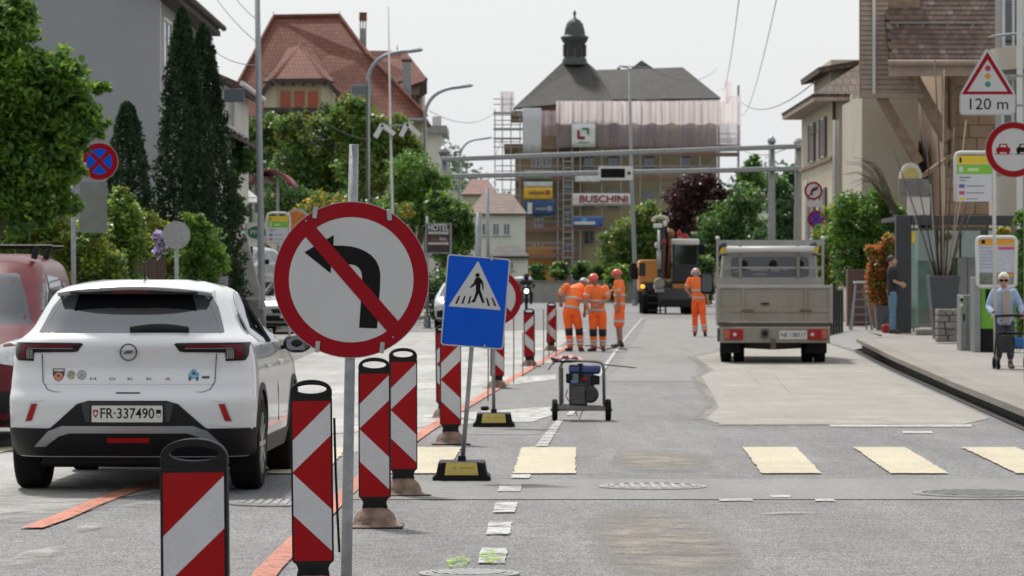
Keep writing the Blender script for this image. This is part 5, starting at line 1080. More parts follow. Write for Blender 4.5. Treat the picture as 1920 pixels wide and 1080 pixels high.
up = wbox(xw + .2, xw + 6, d + 3, d + 10, ze, ZA(112, d + 3)).build('attic_wall', M_cream, t); slab([(xw - .3, d + 2.4, ZA(128, d + 3)), (xw + 6, d + 2.4, ZA(70, d + 3)), (xw + 6, d + 10, ZA(70, d + 3)), (xw - .3, d + 10, ZA(128, d + 3))], .2, 'attic_roof', M_tile_b, t)
MB().path([(xw + .02, d - .12, 0), (xw + .02, d - .12, ze - .2)], .06, 8).build('downpipe', M_woodd, t)
for y in (3, 7.5): win_x(t, d + y, d + y + 1.3, ZA(285, d), ZA(215, d), xw, -1, M_shutb, .65); win_x(t, d + y, d + y + 1.3, ZA(440, d), ZA(350, d), xw, -1, M_shutb, .65)
for k in range(4): px = 1581 + k * 8.5; wbox(XA(px, d), XA(px + 2.5, d), d - .03, d + .05, ZA(262, d), ZA(212, d)).build('slit_window', M_shutb, t)
wbox(xw - .1, xw, d - .0, d + 13, ZA(300, d), ZA(294, d)).build('string_course', M_brownst, t)
wbox(XA(1590, d), XA(1700, d), d - 1.5, d - .1, 0, ZA(180, d)).build('projecting_wall', M_beige, t); MB().path([(XA(1637, 118), d - 1.6, 0), (XA(1637, 118), d - 1.6, ZA(180, d))], .06, 8).build('downpipe', M_zinc, t)

# ---- chalet-like house with projecting tiled roof and braces
t = thing('chalet_house', 'brown-tiled chalet house with boarded gable and diagonal wooden braces', 'house')
d = 98.0; xa, xb = XA(1652, d), XA(1868, d); zg = ZA(114, d - 2.2)
wbox(XA(1772, d), xb + 1.2, d, d + 9, 0, ZA(118, d)).build('wall', M_brownst, t)
rp0 = Vector((xa, d - 2.2, zg)); rise = 5.2; run = 4.2
rb = slab([(xa, d - 2.15, zg - .05), (xb, d - 2.15, zg - .05), (xb, d - 2.15 + run, zg - .05 + rise), (xa, d - 2.15 + run, zg - .05 + rise)], .12, 'roof', M_woodd, t)
tm = MB(); tw, tl, th = .165, .30, .022
tm.prism([(-tw / 2, .04), (-tw * .3, .01), (0, 0), (tw * .3, .01), (tw / 2, .04), (tw / 2, tl), (-tw / 2, tl)], lambda u, v, q: Vector((u, v, th - q)), th); tme = tm.mesh('tile'); tms = [pm('clay_tile_%d' % k, c, .8, var=.25, scale=6, grime=.3) for k, c in enumerate(((.10, .062, .05), (.13, .085, .066), (.078, .05, .044), (.17, .135, .11)))]
tmeshes = []
for m_ in tms: q = tme.copy(); q.materials.append(m_); tmeshes.append(q)
sl = math.atan2(rise, run); pit = .185; rnd = random.Random(3)
ntx = int((xb - xa) / tw)
for r_ in range(16):
    if r_ > 13: break
    for c_ in range(ntx):
        x = xa + tw * (c_ + .5 + (.5 if r_ % 2 else 0)); s0 = r_ * pit
        if x > xb - .05 or XA(1870, d) < x: continue
        y = d - 2.2 + math.cos(sl) * s0; z = zg + math.sin(sl) * s0 + .04
        if ZA(-12, y) < z: continue
        inst('tile', tmeshes[rnd.choices((0, 1, 2, 3), (5, 4, 4, .6))[0]], rb, (x, y, z), (sl - .07 + rnd.uniform(-.015, .015), rnd.uniform(-.01, .01), 0))
gt = MB(); gt.path([(xa - .05, d - 2.32, zg - .06), (xb + .1, d - 2.32, zg - .06)], .085, 10); gt.build('gutter', M_woodp, rb, smooth=True); wbox(xa, xb, d - 2.2, d - 2.05, zg - .42, zg - .12).build('fascia', M_woodp, rb)
MB().path([(xa + .1, d - 1.45, zg + 1.1), (xb - .5, d - 1.45, zg + 1.1)], .022, 6).build('snow_rail', M_zinc, rb)
for k in range(5): MB().bar((xa + .3 + k * .7, d - 1.45, zg + .9), (xa + .3 + k * .7, d - 1.45, zg + 1.1), .03, .03).build('rail_hook', M_zinc, rb)
dg = d - 1.0                                              # boarded gable
gb = bpy.data.objects.new('boarded_gable', None); COL.objects.link(gb); gb.parent = t
for k in range(22):
    y0 = 176 - k * 9.2
    if y0 < -12: break
    MB().prism([(XA(1614, dg), ZA(y0, dg)), (XA(1722 if y0 > 118 else 1665, dg), ZA(y0, dg)), (XA(1722 if y0 > 118 else 1665, dg), ZA(y0 - 8.5, dg)), (XA(1614, dg), ZA(y0 - 8.5, dg))], lambda u, v, q, b_=ZA(y0, dg): Vector((u, dg - .04 + (v - b_) * .25 + q, v)), .04).build('board', M_woodp, gb)
wbox(XA(1612, dg), XA(1726, dg), dg + .02, dg + .2, ZA(176, dg), ZA(-14, dg)).build('backing', M_wood, gb)
wbox(XA(1635, dg), XA(1641, dg), dg - .12, dg - .05, ZA(176, dg), ZA(-12, dg)).build('batten', M_frame, gb); wbox(XA(1610, dg), XA(1730, dg), dg - .1, dg + .2, ZA(184, dg), ZA(176, dg)).build('bottom_rail', M_woodp, gb)
for a, b, w2 in (((1652, 182), (1722, 305), .24), ((1704, 132), (1776, 262), .3), ((1730, 330), (1785, 292), .12)): MB().bar(A(*a, d - .9), A(*b, d - .6), w2, w2).build('brace', M_wood, t)
for px in (1768, 1784): wbox(XA(px - 5, d), XA(px + 5, d), d - .5, d - .1, ZA(310, d), ZA(128, d)).build('timber_post', M_wood, t)
rnd = random.Random(9)
for r_ in range(13):                                      # big stone blocks of the ground floor wall
    z0 = ZA(450 - 24 * r_, d); z1 = ZA(450 - 24 * (r_ + 1) + 1.2, d); x = XA(1774, d)
    while x < xb + 1.0:
        w2 = rnd.uniform(.6, 1.0); wbox(x, min(x + w2 - .02, xb + 1.1), d - .06, d + .03, z0, z1).build('stone_block', M_brownst, t, bevel=.012); x += w2
wbox(XA(1616, 101), XA(1722, 101), 101, 107, 0, ZA(178, 101)).build('side_wall', M_beige, t)
# ---- white house with rounded balcony at the right edge
t = thing('white_balcony_house', 'white-grey house with a rounded balcony and steel rail above the bus stop', 'house'); d = 84
xh = XA(1866, d); MB().prism([(xh, d), (xh + 8, d), (xh + 9, d + 8), (XA(1868, d + 8), d + 8)], lambda u, v, q: Vector((u, v, q)), 11).build('wall', pm('pale_grey_render', (.36, .36, .355), .85, var=.06, scale=1, grime=.1), t)
def curve_wall(cx, cy, r, a0, a1, z0, z1, name, mat, par, th=.12):
    m = MB(); aa = np.linspace(R(a0), R(a1), 14)
    m.rings([[Vector((cx + (r - th) * math.cos(a), cy + (r - th) * math.sin(a), z0)), Vector((cx + r * math.cos(a), cy + r * math.sin(a), z0)), Vector((cx + r * math.cos(a), cy + r * math.sin(a), z1)), Vector((cx + (r - th) * math.cos(a), cy + (r - th) * math.sin(a), z1))] for a in aa]); return m.build(name, mat, par, angle=40)
for z0, z1 in ((ZA(130, d - 1), ZA(88, d - 1)), (ZA(440, d - 1), ZA(330, d - 1))):
    bl = curve_wall(xh + 1.6, d, 1.75, 180, 300, z0, z1, 'balcony', M_beige, t)
    MB().add([(xh + 1.6 + 1.7 * math.cos(R(a)), d + 1.7 * math.sin(R(a)), z0 + .05) for a in range(180, 361, 12)], [tuple(range(16))]).build('balcony_floor', M_concw, bl)
    MB().path([(xh + 1.6 + 1.75 * math.cos(R(a)), d + 1.75 * math.sin(R(a)), z1 + .3) for a in range(180, 301, 10)], .028, 8).build('rail', M_zinc, bl)
MB().tube((XA(1912, 80), 80, .2), (XA(1912, 80), 80, 10), .07).build('column', M_frame, t)
win_y(t, XA(1884, d), XA(1915, d), ZA(86, d), ZA(0, d), d); win_y(t, XA(1882, d), XA(1915, d), ZA(320, d), ZA(150, d), d)
# ================================================================ posts, gantry, signs, street furniture
def post(name, lab, cat, px, d, pts, r, mat=M_galv, n=10):
    t = thing(name, lab, cat, (XA(px, d), d, zr(d))); x0 = XA(px, d); z0 = zr(d)
    MB().path([(XA(x, d) - x0, 0, (ZA(y, d) - z0) if y is not None else 0) for x, y in pts], r, n).build('pole', mat, t, smooth=True)
    MB().lathe([(.16, 0), (.16, .02), (.11, .03), (.1, .4)] if d < 150 else [(.14, 0), (.12, .3)], n=12).build('base', mat, t)
    return t, x0, z0
def arc(p0, p1, p2, n=8): return [((1 - k / n) ** 2 * p0[0] + 2 * k / n * (1 - k / n) * p1[0] + (k / n) ** 2 * p2[0], (1 - k / n) ** 2 * p0[1] + 2 * k / n * (1 - k / n) * p1[1] + (k / n) ** 2 * p2[1]) for k in range(n + 1)]
M_pole = pm('grey_lamp_post', (.25, .27, .29), .5, .4, var=.12, scale=3, grime=.15)
post('lamp_post', 'tall straight grey lamp post beside the parked silver car', 'lamp post', 493, 80, [(493, None), (491, 560), (487, 300), (482, -40)], [.085, .085, .075, .06], M_pole)
def curved_lamp(lab, px, d, ytop, yb, xe, ye, r):
    t, x0, z0 = post('street_lamp', lab, 'street lamp', px, d, [(px, None), (px, yb)] + arc((px - 1, yb), (px, ytop), (xe - 20, ye + 3)) + [(xe, ye)], r, M_pole)
    MB().bar((XA(xe - 16, d) - x0, 0, ZA(ye + 2, d) - z0), (XA(xe + 3, d) - x0, 0, ZA(ye, d) - z0), .22, .08).build('lamp_head', M_pole, t, bevel=.03)
curved_lamp('curved street lamp rising before the red-roofed house', 690, 130, 96, 160, 790, 93, .075)
curved_lamp('curved street lamp beside the hotel sign', 797, 148, 166, 225, 884, 160, .075)
curved_lamp('small distant curved street lamp before the scaffolding', 862, 200, 262, 305, 920, 258, .06)
t, x0, z0 = post('flag_pole', 'thin white pole carrying four tilted white panels before the red-roofed house', 'pole', 736, 120, [(738, None), (736, 390), (732, 230), (728, 12)], [.045, .045, .04, .02], M_frame)
for a, b in (((704, 258), (717, 234)), ((717, 234), (740, 252)), ((752, 256), (764, 232)), ((764, 232), (788, 255))):
    MB().bar((XA(a[0], 120) - x0, -.1, ZA(a[1], 120) - z0), (XA(b[0], 120) - x0, -.1, ZA(b[1], 120) - z0), .5, .16).build('panel', M_frame, t)
MB().bar((XA(716, 120) - x0, -.05, ZA(236, 120) - z0), (XA(766, 120) - x0, -.05, ZA(234, 120) - z0), .05, .05).build('cross_arm', M_pole, t)
t, x0, z0 = post('light_mast', 'tall thin grey mast in front of the scaffolded building', 'mast', 1190, 176, [(1192, None), (1190, 490), (1184, 330), (1180, 128)], [.11, .11, .1, .05], M_pole)
MB().box((0, -.12, ZA(508, 176) - z0), (.4, .3, .8)).build('signal_box', M_rub, t, bevel=.04); MB().path([(XA(1180, 176) - x0, 0, ZA(128, 176) - z0), (XA(1160, 176) - x0, 0, ZA(124, 176) - z0), (XA(1215, 176) - x0, 0, ZA(126, 176) - z0)], .03, 6).build('arm', M_pole, t)
post('concrete_post', 'square grey post standing before the cream house', 'post', 1567, 108, [(1567, None), (1567, 225)], .1, M_concw, 4)
post('steel_post', 'plain grey steel post beside the hotel sign', 'post', 916, 135, [(916, None), (914, 352)], .07); post('steel_post', 'short leaning grey post between hotel sign and crossing sign', 'post', 898, 125, [(894, None), (898, 398)], .11)
# gantry
D5 = 150.0; t = thing('gantry', 'grey steel gantry spanning the road with two beams', 'gantry')
for px, r, top, lab in ((832, .2, 288, 'gantry_leg'), (1447, .15, 268, 'gantry_leg'), (1498, .2, 272, 'gantry_leg')):
    mb = MB(); mb.path([(XA(px, D5), D5, zr(D5)), (XA(px, D5), D5, ZA(430, D5)), (XA(px, D5), D5, ZA(350, D5)), (XA(px, D5), D5, ZA(top, D5))], [r * 1.15, r * 1.1, r * .95, r * .9], 12); mb.lathe([(r * 1.2, 0), (r * 1.2, .12), (r * .4, .3)], (XA(px, D5), D5, ZA(top, D5)), 12); mb.build(lab, M_concw if px == 1498 else M_galv, t, smooth=True)
for a, b in (((828, 299), (1505, 274)), ((828, 331), (1505, 316))): MB().bar(A(*a, D5 - .3), A(*b, D5 - .3), .26, .21).build('gantry_beam', M_galv, t, bevel=.04)
f5 = front(XA(1153.5, D5), D5 - .62, ZA(325.5, D5)); k5 = D5 / F
es = MB(); es.prism(rrect(64 * k5, 26 * k5, .06), f5, .3); es = es.build('display_sign', M_frame, t)
MB().prism(rrect(45 * k5, 17 * k5, .03, cx=-5 * k5), front(XA(1153.5, D5), D5 - .635, ZA(325.5, D5)), .02).build('display_screen', M_sblack, es)
for q in ((3.2, .12), (.12, 3.2)): MB().prism(rrect(q[0] * k5 * 2 if q[0] > 1 else .06, q[1] * k5 * 2 if q[1] > 1 else .06, .01, cx=25 * k5), front(XA(1153.5, D5), D5 - .64, ZA(325.5, D5)), .01).build('display_cross', M_sblack, es)
# overhead wires
M_wire = pm('overhead_wire', (.06, .06, .065), .6, var=.1)
WI = [((1388, -20, 90), (1352, 165, 260)), ((1460, -20, 90), (1388, 215, 260)), ((1388, 190, 250), (1530, 152, 120)), ((1380, 272, 260), (1540, 240, 120)), ((400, -10, 100), (480, 78, 86)), ((430, -20, 100), (486, 40, 86)), ((395, 90, 110), (482, 122, 86)), ((486, 130, 86), (700, 262, 160)), ((1215, 126, 176), (1345, 128, 330)), ((805, 208, 200), (925, 213, 330)), ((1380, 375, 150), (1500, 376, 150))]
WL = ['thin overhead wire dropping steeply to the scaffolding corner', 'second thin overhead wire dropping towards the scaffolding corner', 'overhead wire rising from the scaffolding to the cream house eaves', 'lower overhead wire running to the cream house', 'overhead wire from the grey house eaves to the tall lamp post', 'upper overhead wire reaching the tall lamp post', 'low slack overhead wire between grey house and tall lamp post', 'overhead wire from the tall lamp post across the red-roofed house', 'thin wire from the grey mast across the grey hipped roof', 'faint wire from the red-roofed house to the scaffolding', 'thin wire strung between the gantry legs']
for (a, b), lab in zip(WI, WL):
    p, q = A(*a), A(*b); sag = (q - p).length * .006
    o = MB().path([p.lerp(q, k / 10) - Vector((0, 0, 4 * sag * (k / 10) * (1 - k / 10))) for k in range(11)], .012 if a[2] < 140 else .02, 5).build('overhead_wire', M_wire); tag(o, lab, 'wire')

# ---- round and square signs
def disc_sign(t, px, py, d, r, x0, z0, dy=-.05, kind='back', yaw=0):
    cx, cz = XA(px, d) - x0, ZA(py, d) - z0
    MB().prism(circle(r, 40), front(cx, dy, cz, yaw), .006).build('sign_plate', M_alu, t)
    def flat(poly, m, name, e): MB().add([front(cx, dy - e, cz, yaw)(u, v, 0) for u, v in poly], [tuple(range(len(poly)))]).build(name, m, t)
    if kind == 'back': return
    if kind == 'nostop':
        flat(circle(r * .97, 40), M_sred, 'red_disc', .001); 
        for k in range(4):
            a0 = R(45 + 90 * k); pts = [(r * .68 * math.cos(a), r * .68 * math.sin(a)) for a in np.linspace(a0 + .17, a0 + R(90) - .17, 8)] + [(r * .14 * math.cos(a0 + R(45)), r * .14 * math.sin(a0 + R(45)))]
            flat(pts, M_sblue, 'blue_sector', .002)
        return
    ringmesh(r * .76, r * .98, front(cx, dy - .002, cz, yaw), 40).build('red_ring', M_sred, t); flat(circle(r * .78, 40), M_swhite, 'white_field', .0012)
    if kind == 'noright':
        flat([(-.28 * r, -.5 * r), (-.08 * r, -.5 * r), (-.08 * r, -.02 * r), (.02 * r, .14 * r), (.18 * r, .14 * r), (.18 * r, -.05 * r), (.55 * r, .25 * r), (.18 * r, .52 * r), (.18 * r, .34 * r), (-.05 * r, .34 * r), (-.28 * r, .06 * r)], M_sblack, 'arrow', .003)
        flat([(-.6 * r, -.5 * r), (-.5 * r, -.6 * r), (.6 * r, .5 * r), (.5 * r, .6 * r)], M_sred, 'red_bar', .004)
    if kind == 'noover':
        for sx, m in ((-1, M_sred), (1, M_sblack)):
            c = sx * .36 * r; u = r * .5
            flat([(c - .5 * u, -.18 * u), (c - .5 * u, .12 * u), (c - .36 * u, .16 * u), (c - .26 * u, .42 * u), (c + .26 * u, .42 * u), (c + .36 * u, .16 * u), (c + .5 * u, .12 * u), (c + .5 * u, -.18 * u)], m, 'car_symbol', .003)
            flat([(c - .22 * u, .18 * u), (c - .17 * u, .34 * u), (c + .17 * u, .34 * u), (c + .22 * u, .18 * u)], M_swhite, 'car_window', .004)
            for q in (-.34, .34): flat([(c + (q - .1) * u, -.28 * u), (c + (q + .1) * u, -.28 * u), (c + (q + .1) * u, -.17 * u), (c + (q - .1) * u, -.17 * u)], m, 'car_wheel', .0035)
            flat([(c - .62 * u, -.34 * u), (c + .62 * u, -.34 * u), (c + .62 * u, -.29 * u), (c - .62 * u, -.29 * u)], m, 'ground_line', .003)
d = 55.7; t, x0, z0 = post('no_stopping_sign', 'red and blue no-stopping sign on a post among the hedge leaves', 'road sign', 137, d, [(139, None), (137, 290)], .04)
disc_sign(t, 187, 303, d, .305, x0, z0, kind='nostop'); MB().bar((0, 0, ZA(303, d) - z0), (XA(187, d) - x0, 0, ZA(303, d) - z0), .03, .03).build('arm', M_galv, t)
for y in (345, 433): MB().bar((0, 0, ZA(y, d) - z0), (XA(201, d) - x0, 0, ZA(y, d) - z0), .03, .03).build('arm', M_galv, t)
MB().prism(rrect(51 * d / F, 95 * d / F, .02), front(XA(176, d) - x0, -.05, ZA(389, d) - z0), .006).build('blank_panel', pm('dull_sign_back', (.16, .175, .165), .6, .2, var=.15, scale=6, grime=.25), t)
MB().prism(rrect(11 * d / F, 40 * d / F, .01), front(XA(145, d) - x0, -.06, ZA(306, d) - z0), .006).build('side_panel', M_alu, t)
for px, py in ((153, 390), (199, 390), (178, 432), (188, 432)): MB().lathe([(.012, -.07), (.012, -.05)], (XA(px, d) - x0, 0, ZA(py, d) - z0), 8, 'y').build('bolt', M_alu, t)
d = 59; t, x0, z0 = post('blank_round_sign', 'back of a round road sign, pale grey, before the garden hedge', 'road sign', 331, d, [(331, None), (331, 420)], .035); disc_sign(t, 331, 441, d, .24, x0, z0); MB().lathe([(.228, -.062), (.236, -.062), (.236, -.05)], (XA(331, d) - x0, 0, ZA(441, d) - z0), 40, 'y').build('rim', M_alu, t)
d = 112; t, x0, z0 = post('turn_ban_sign', 'no-right-turn sign with white plate above a no-stopping sign beside the gantry leg', 'road sign', 1512, d, [(1512, None), (1512, 338)], .045)
disc_sign(t, 1525, 358, d, .3, x0, z0, kind='noright'); disc_sign(t, 1530, 411, d, .29, x0, z0, kind='nostop'); MB().prism(rrect(31 * d / F, 12 * d / F, .01), front(XA(1525, d) - x0, -.05, ZA(382, d) - z0), .006).build('white_plate', M_swhite, t)
# hotel sign
d = 105; t, x0, z0 = post('hotel_sign', 'dark hotel sign board with white HOTEL lettering on grey posts', 'sign', 801, d, [(801, None), (801, 405)], .04); MB().tube((XA(845, d) - x0, 0, 0), (XA(845, d) - x0, 0, ZA(418, d) - z0), .035).build('pole', M_galv, t)
k = d / F; f0 = front(XA(822, d) - x0, -.05, ZA(447, d) - z0); MB().prism(rrect(48 * k, 57 * k, .02), f0, .05).build('frame', M_zinc, t); MB().prism(rrect(43 * k, 52 * k, .01), front(XA(822, d) - x0, -.055, ZA(447, d) - z0), .02).build('board', pm('sign_charcoal', (.025, .02, .022), .5, var=.2), t)
f1 = front(XA(822, d) - x0, -.06, ZA(447, d) - z0); text('HOTEL', .26, lambda u, v, q: f1(u, v + .32, q), 'lettering', M_frame, t, width=.62, bold=.02)
MB().prism(rrect(41 * k, 17 * k, .01, cy=-5 * k), f1, .004).build('red_field', pm('sign_dark_red', (.09, .012, .018), .5, var=.2), t)
for y, n_, hh in ((.165, 10, .075), (-.155, 8, .07)):
    for q in range(n_): MB().prism([(-.3 + .62 * q / n_, y - hh / 2), (-.3 + .62 * (q + .72) / n_, y - hh / 2), (-.3 + .62 * (q + .72) / n_, y + hh / 2), (-.3 + .62 * q / n_, y + hh / 2)], front(XA(822, d) - x0, -.062, ZA(447, d) - z0), .002).build('small_letter', M_frame, t)
MB().prism([(-.25, -.08), (-.05, -.08), (.0, -.02), (-.18, .0)], front(XA(822, d) - x0, -.064, ZA(447, d) - z0), .002).build('green_mark', pm('sign_green', (.02, .12, .06), .5, var=.1), t); MB().prism([(.02, -.06), (.28, -.07), (.2, .02), (.04, .03)], front(XA(822, d) - x0, -.064, ZA(447, d) - z0), .002).build('white_mark', M_zinc, t)
# oval green sign, bus-stop sign, round orange sign on the left pavement
d = 96; t, x0, z0 = post('oval_sign', 'white rounded sign with green PMU oval on a dark post', 'sign', 472, d, [(472, None), (472, 420)], .035, M_rub); k = d / F
MB().prism(rrect(42 * k, 38 * k, .12), front(XA(480, d) - x0, -.05, ZA(436, d) - z0), .1).build('board', M_render_w, t); MB().prism(circle(12 * k, 30, rx=18 * k), front(XA(482, d) - x0, -.056, ZA(436, d) - z0), .01).build('oval', pm('oval_green', (.01, .12, .065), .5, var=.1), t); text('PMU', .17, front(XA(482, d) - x0, -.06, ZA(436, d) - z0), 'lettering', M_render_w, t, width=.36)
d = 84; k = d / F
def stop_sign(name, lab, d, xl, xr, yt, yb, xpole, zb, bands):
    z0 = zb; x0 = XA(xr, d); k = d / F; t = thing(name, lab, 'bus stop sign', (x0, d, z0))
    L = lambda px, py, yy=0: (XA(px, d) - x0, yy, ZA(py, d) - z0)
    MB().path([L(xl, yb), L(xl, yt + 8), L(xl + 3, yt + 2), L(xl + 10, yt), L(xr - 10, yt), L(xr - 3, yt + 2), L(xr, yt + 8), (XA(xpole, d) - x0, 0, 0)], .028, 10).build('frame', M_frame, t, smooth=True)
    a = xl + 3; b = xr - 3
    MB().prism([(XA(a, d) - x0, ZA(yb, d) - z0), (XA(b, d) - x0, ZA(yb, d) - z0), (XA(b, d) - x0, ZA(yt + 6, d) - z0), (XA(a, d) - x0, ZA(yt + 6, d) - z0)], front(0, -.012, 0), .03).build('board', pm('bus_board_white', (.5, .51, .56), .5, var=.04), t)
    for (u0, u1, v0, v1, m, nm, e) in bands:
        q = lambda u: XA(a + (b - a) * u, d) - x0; h = lambda v: ZA(yt + 6 + (yb - yt - 6) * v, d) - z0
        MB().prism([(q(u0), h(v1)), (q(u1), h(v1)), (q(u1), h(v0)), (q(u0), h(v0))], front(0, -.0135 - e, 0), .002).build(nm, m, t)
    return t, L
M_yb = pm('bus_yellow', (.62, .45, .02), .5, var=.05); M_gb = pm('bus_green', (.18, .42, .03), .5, var=.05); M_vio = pm('route_violet', (.1, .09, .33), .5, var=.05); M_pink = pm('route_red', (.5, .05, .13), .5, var=.05); M_oy = pm('timetable_orange', (.62, .28, .02), .5, var=.05); M_txt = pm('grey_print', (.16, .16, .18), .6, var=.2)
BB = [(0, 1, 0, .18, M_yb, 'yellow_band', 0), (.07, .13, .04, .15, M_sblack, 'bus_pictogram', .001), (0, 1, .19, .40, M_gb, 'green_band', 0), (.06, .17, .24, .36, M_render_w, 'logo_mark', .001), (.30, .62, .27, .34, pm('pale_green_print', (.4, .62, .3), .5, var=.1), 'logo_text', .001),
      (.07, .38, .46, .49, M_txt, 'stop_name', .001), (.07, .26, .53, .55, M_txt, 'stop_name', .001), (.06, .22, .62, .70, M_vio, 'route_badge', .001), (.27, .78, .65, .67, M_txt, 'route_text', .001), (.06, .22, .77, .85, M_pink, 'route_badge', .001), (.27, .78, .80, .82, M_txt, 'route_text', .001), (.06, .22, .91, .97, M_yb, 'route_badge', .001), (.27, .6, .93, .95, M_txt, 'route_text', .001)]
stop_sign('bus_stop_sign', 'bus stop sign with yellow and green bands behind the tall grey lamp post', 84, 500, 543, 399, 459, 543, zr(84) + .12, BB)
stop_sign('bus_stop_sign', 'bus stop sign with yellow and green bands and three route badges on a steel frame', 52, 1791, 1863, 286, 378, 1867, zp(52), BB)
t, x0, z0 = post('round_orange_sign', 'round orange sign behind the bus stop sign, half hidden by the no-left-turn sign', 'sign', 557, 97, [(557, None), (557, 420)], .03); MB().prism(circle(26 * 97 / F, 30), front(0, -.05, ZA(417, 97) - z0), .08).build('rim', M_beige, t); MB().prism(circle(21 * 97 / F, 30), front(0, -.056, ZA(417, 97) - z0), .01).build('orange_disc', pm('orange_disc', (.5, .17, .02), .5, var=.4, scale=6), t)
o = MB(); o.tube((0, 0, 0), (0, 0, .9), .05); o = thing('barrier', 'white horizontal barrier pole beside the oval sign', 'barrier', (XA(446, 90), 90, zr(90))); MB().tube((0, 0, 0), (0, 0, ZA(459, 90) - zr(90)), .05).build('post', M_zinc, o); MB().bar((-.1, 0, ZA(461, 90) - zr(90)), (XA(490, 90) - XA(446, 90), 0, ZA(457, 90) - zr(90)), .08, .09).build('arm', M_frame, o)
# garden fence and low wall on the left
t = thing('garden_fence', 'brown wooden board fence in front of the hedge behind the white car', 'fence'); d = 64
for k in range(13):
    px = 208 + k * 7.8; wbox(XA(px, d), XA(px + 7.2, d), d + (.02 if k % 2 else 0), d + .04, zr(d) + .1, ZA(484 + 2 * (k % 3), d)).build('board', M_shutb, t)
for y in (495, 515): wbox(XA(206, d), XA(309, d), d + .045, d + .1, ZA(y + 2, d), ZA(y - 2, d)).build('rail', M_shutb, t)
t = thing('low_garden_wall', 'low grey concrete garden wall with a post behind the white car', 'wall'); d = 66
wbox(XA(308, d), XA(425, d), d, d + .25, 0, ZA(518, d)).build('wall', M_concw, t); wbox(XA(352, d), XA(360, d), d - .05, d + .3, 0, ZA(510, d)).build('post', M_concw, t)
t = thing('roadside_wall', 'long low grey wall under the hedge at the end of the road', 'wall'); wbox(XA(560, 196), XA(1210, 196), 193, 193.4, 0, ZA(528, 196)).build('wall', M_concw, t); wbox(XA(558, 196), XA(1212, 196), 192.9, 193.5, ZA(528, 196), ZA(526, 196)).build('coping', M_stone, t)
t = thing('kerbside_wall', 'low stone wall along the pavement behind the no-left-turn sign', 'wall')
for k in range(12):
    d = 80 + k * 5; x = XL(d) - 2.3; x1 = XL(d + 5) - 2.3
    MB().bar((x, d, zr(d) + .42), (x1, d + 4.97, zr(d + 5) + .42), .3, .62).build('stone_block', M_stone, t, bevel=.03)

# ---- right-hand pavement
d = 45; k = d / F; t = thing('warning_sign', 'triangular traffic-light warning sign with 120 m plate', 'road sign', (XA(1856, d), d, zp(d))); x0 = XA(1856, d); z0 = zp(d)
for q in (140, 196): MB().bar((XA(1830, d) - x0, .03, ZA(q, d) - z0), (XA(1932, d) - x0, .3, ZA(q, d) - z0), .03, .03).build('mounting_arm', M_galv, t)
fw = lambda e: front(XA(1852, d) - x0, -e, ZA(160, d) - z0)
def U(px, py): return ((px - 1852) * k, (160 - py) * k)
out = [U(1851, 91), U(1856, 93), U(1902, 172), U(1905, 180), U(1904, 211), U(1900, 216), U(1804, 216), U(1799, 211), U(1799, 180), U(1802, 172), U(1847, 93)]
MB().prism(out, fw(.0), .006).build('board', M_alu, t); MB().prism([(a * .965, b * .965) for a, b in out], fw(.002), .003).build('white_face', M_swhite, t)
def fa(poly, m, nm, e): MB().add([fw(e)(u, v, 0) for u, v in poly], [tuple(range(len(poly)))]).build(nm, m, t)
fa([U(1851.5, 97), U(1900, 177), U(1803, 177)], M_sred, 'red_triangle', .003); fa([U(1851.5, 112), U(1889, 171.5), U(1814, 171.5)], M_swhite, 'white_triangle', .004)
for py, c, nm in ((128, (.32, .02, .03), 'red_light'), (143, (.5, .2, .01), 'amber_light'), (158, (.01, .2, .12), 'green_light')): fa([(a, b + (160 - py) * k) for a, b in circle(5.6 * k, 20)], pm('sign_' + nm, c, .45, var=.04), nm, .005)
text('120 m', 30 * k, lambda u, v, q: fw(.004)(u, v - 36 * k, q), 'lettering', M_sblack, t, width=72 * k, off=-.001)
t = thing('no_overtaking_sign', 'round red-ringed no-overtaking sign with a red and a black car', 'road sign', (XA(1932, d), d + .3, zp(d))); x0 = XA(1932, d); MB().tube((0, .06, 0), (0, .06, ZA(125, d) - z0), .032).build('post', M_galv, t); MB().bar((XA(1900, d) - x0, .02, ZA(279, d) - z0), (0, .05, ZA(279, d) - z0), .03, .03).build('mounting_arm', M_galv, t); disc_sign(t, 1906, 279, d, 53 * k, x0, z0, -.01, 'noover')
# timetable board
d = 54.5; k = d / F; z0 = zp(d); t = thing('timetable_board', 'timetable board with orange header in a rounded steel frame', 'notice board', (XA(1868, d), d, z0)); x0 = XA(1868, d); L = lambda px, py: (XA(px, d) - x0, 0, ZA(py, d) - z0)
MB().tube((0, .05, 0), (0, .05, ZA(535, d) - z0), .035).build('post', M_galv, t); MB().path([L(1868, 537), L(1838, 537), L(1833, 534), L(1832, 452), L(1834, 447), L(1840, 445), L(1897, 445), L(1903, 447), L(1905, 452), L(1904, 534), L(1899, 537), L(1868, 537)], .03, 8).build('frame', M_frame, t, smooth=True)
def bd(x_0, x_1, y_0, y_1, m, nm, e): MB().prism([(L(x_0, 0)[0], L(0, y_1)[2]), (L(x_1, 0)[0], L(0, y_1)[2]), (L(x_1, 0)[0], L(0, y_0)[2]), (L(x_0, 0)[0], L(0, y_0)[2])], front(0, -e, 0), .01).build(nm, m, t)
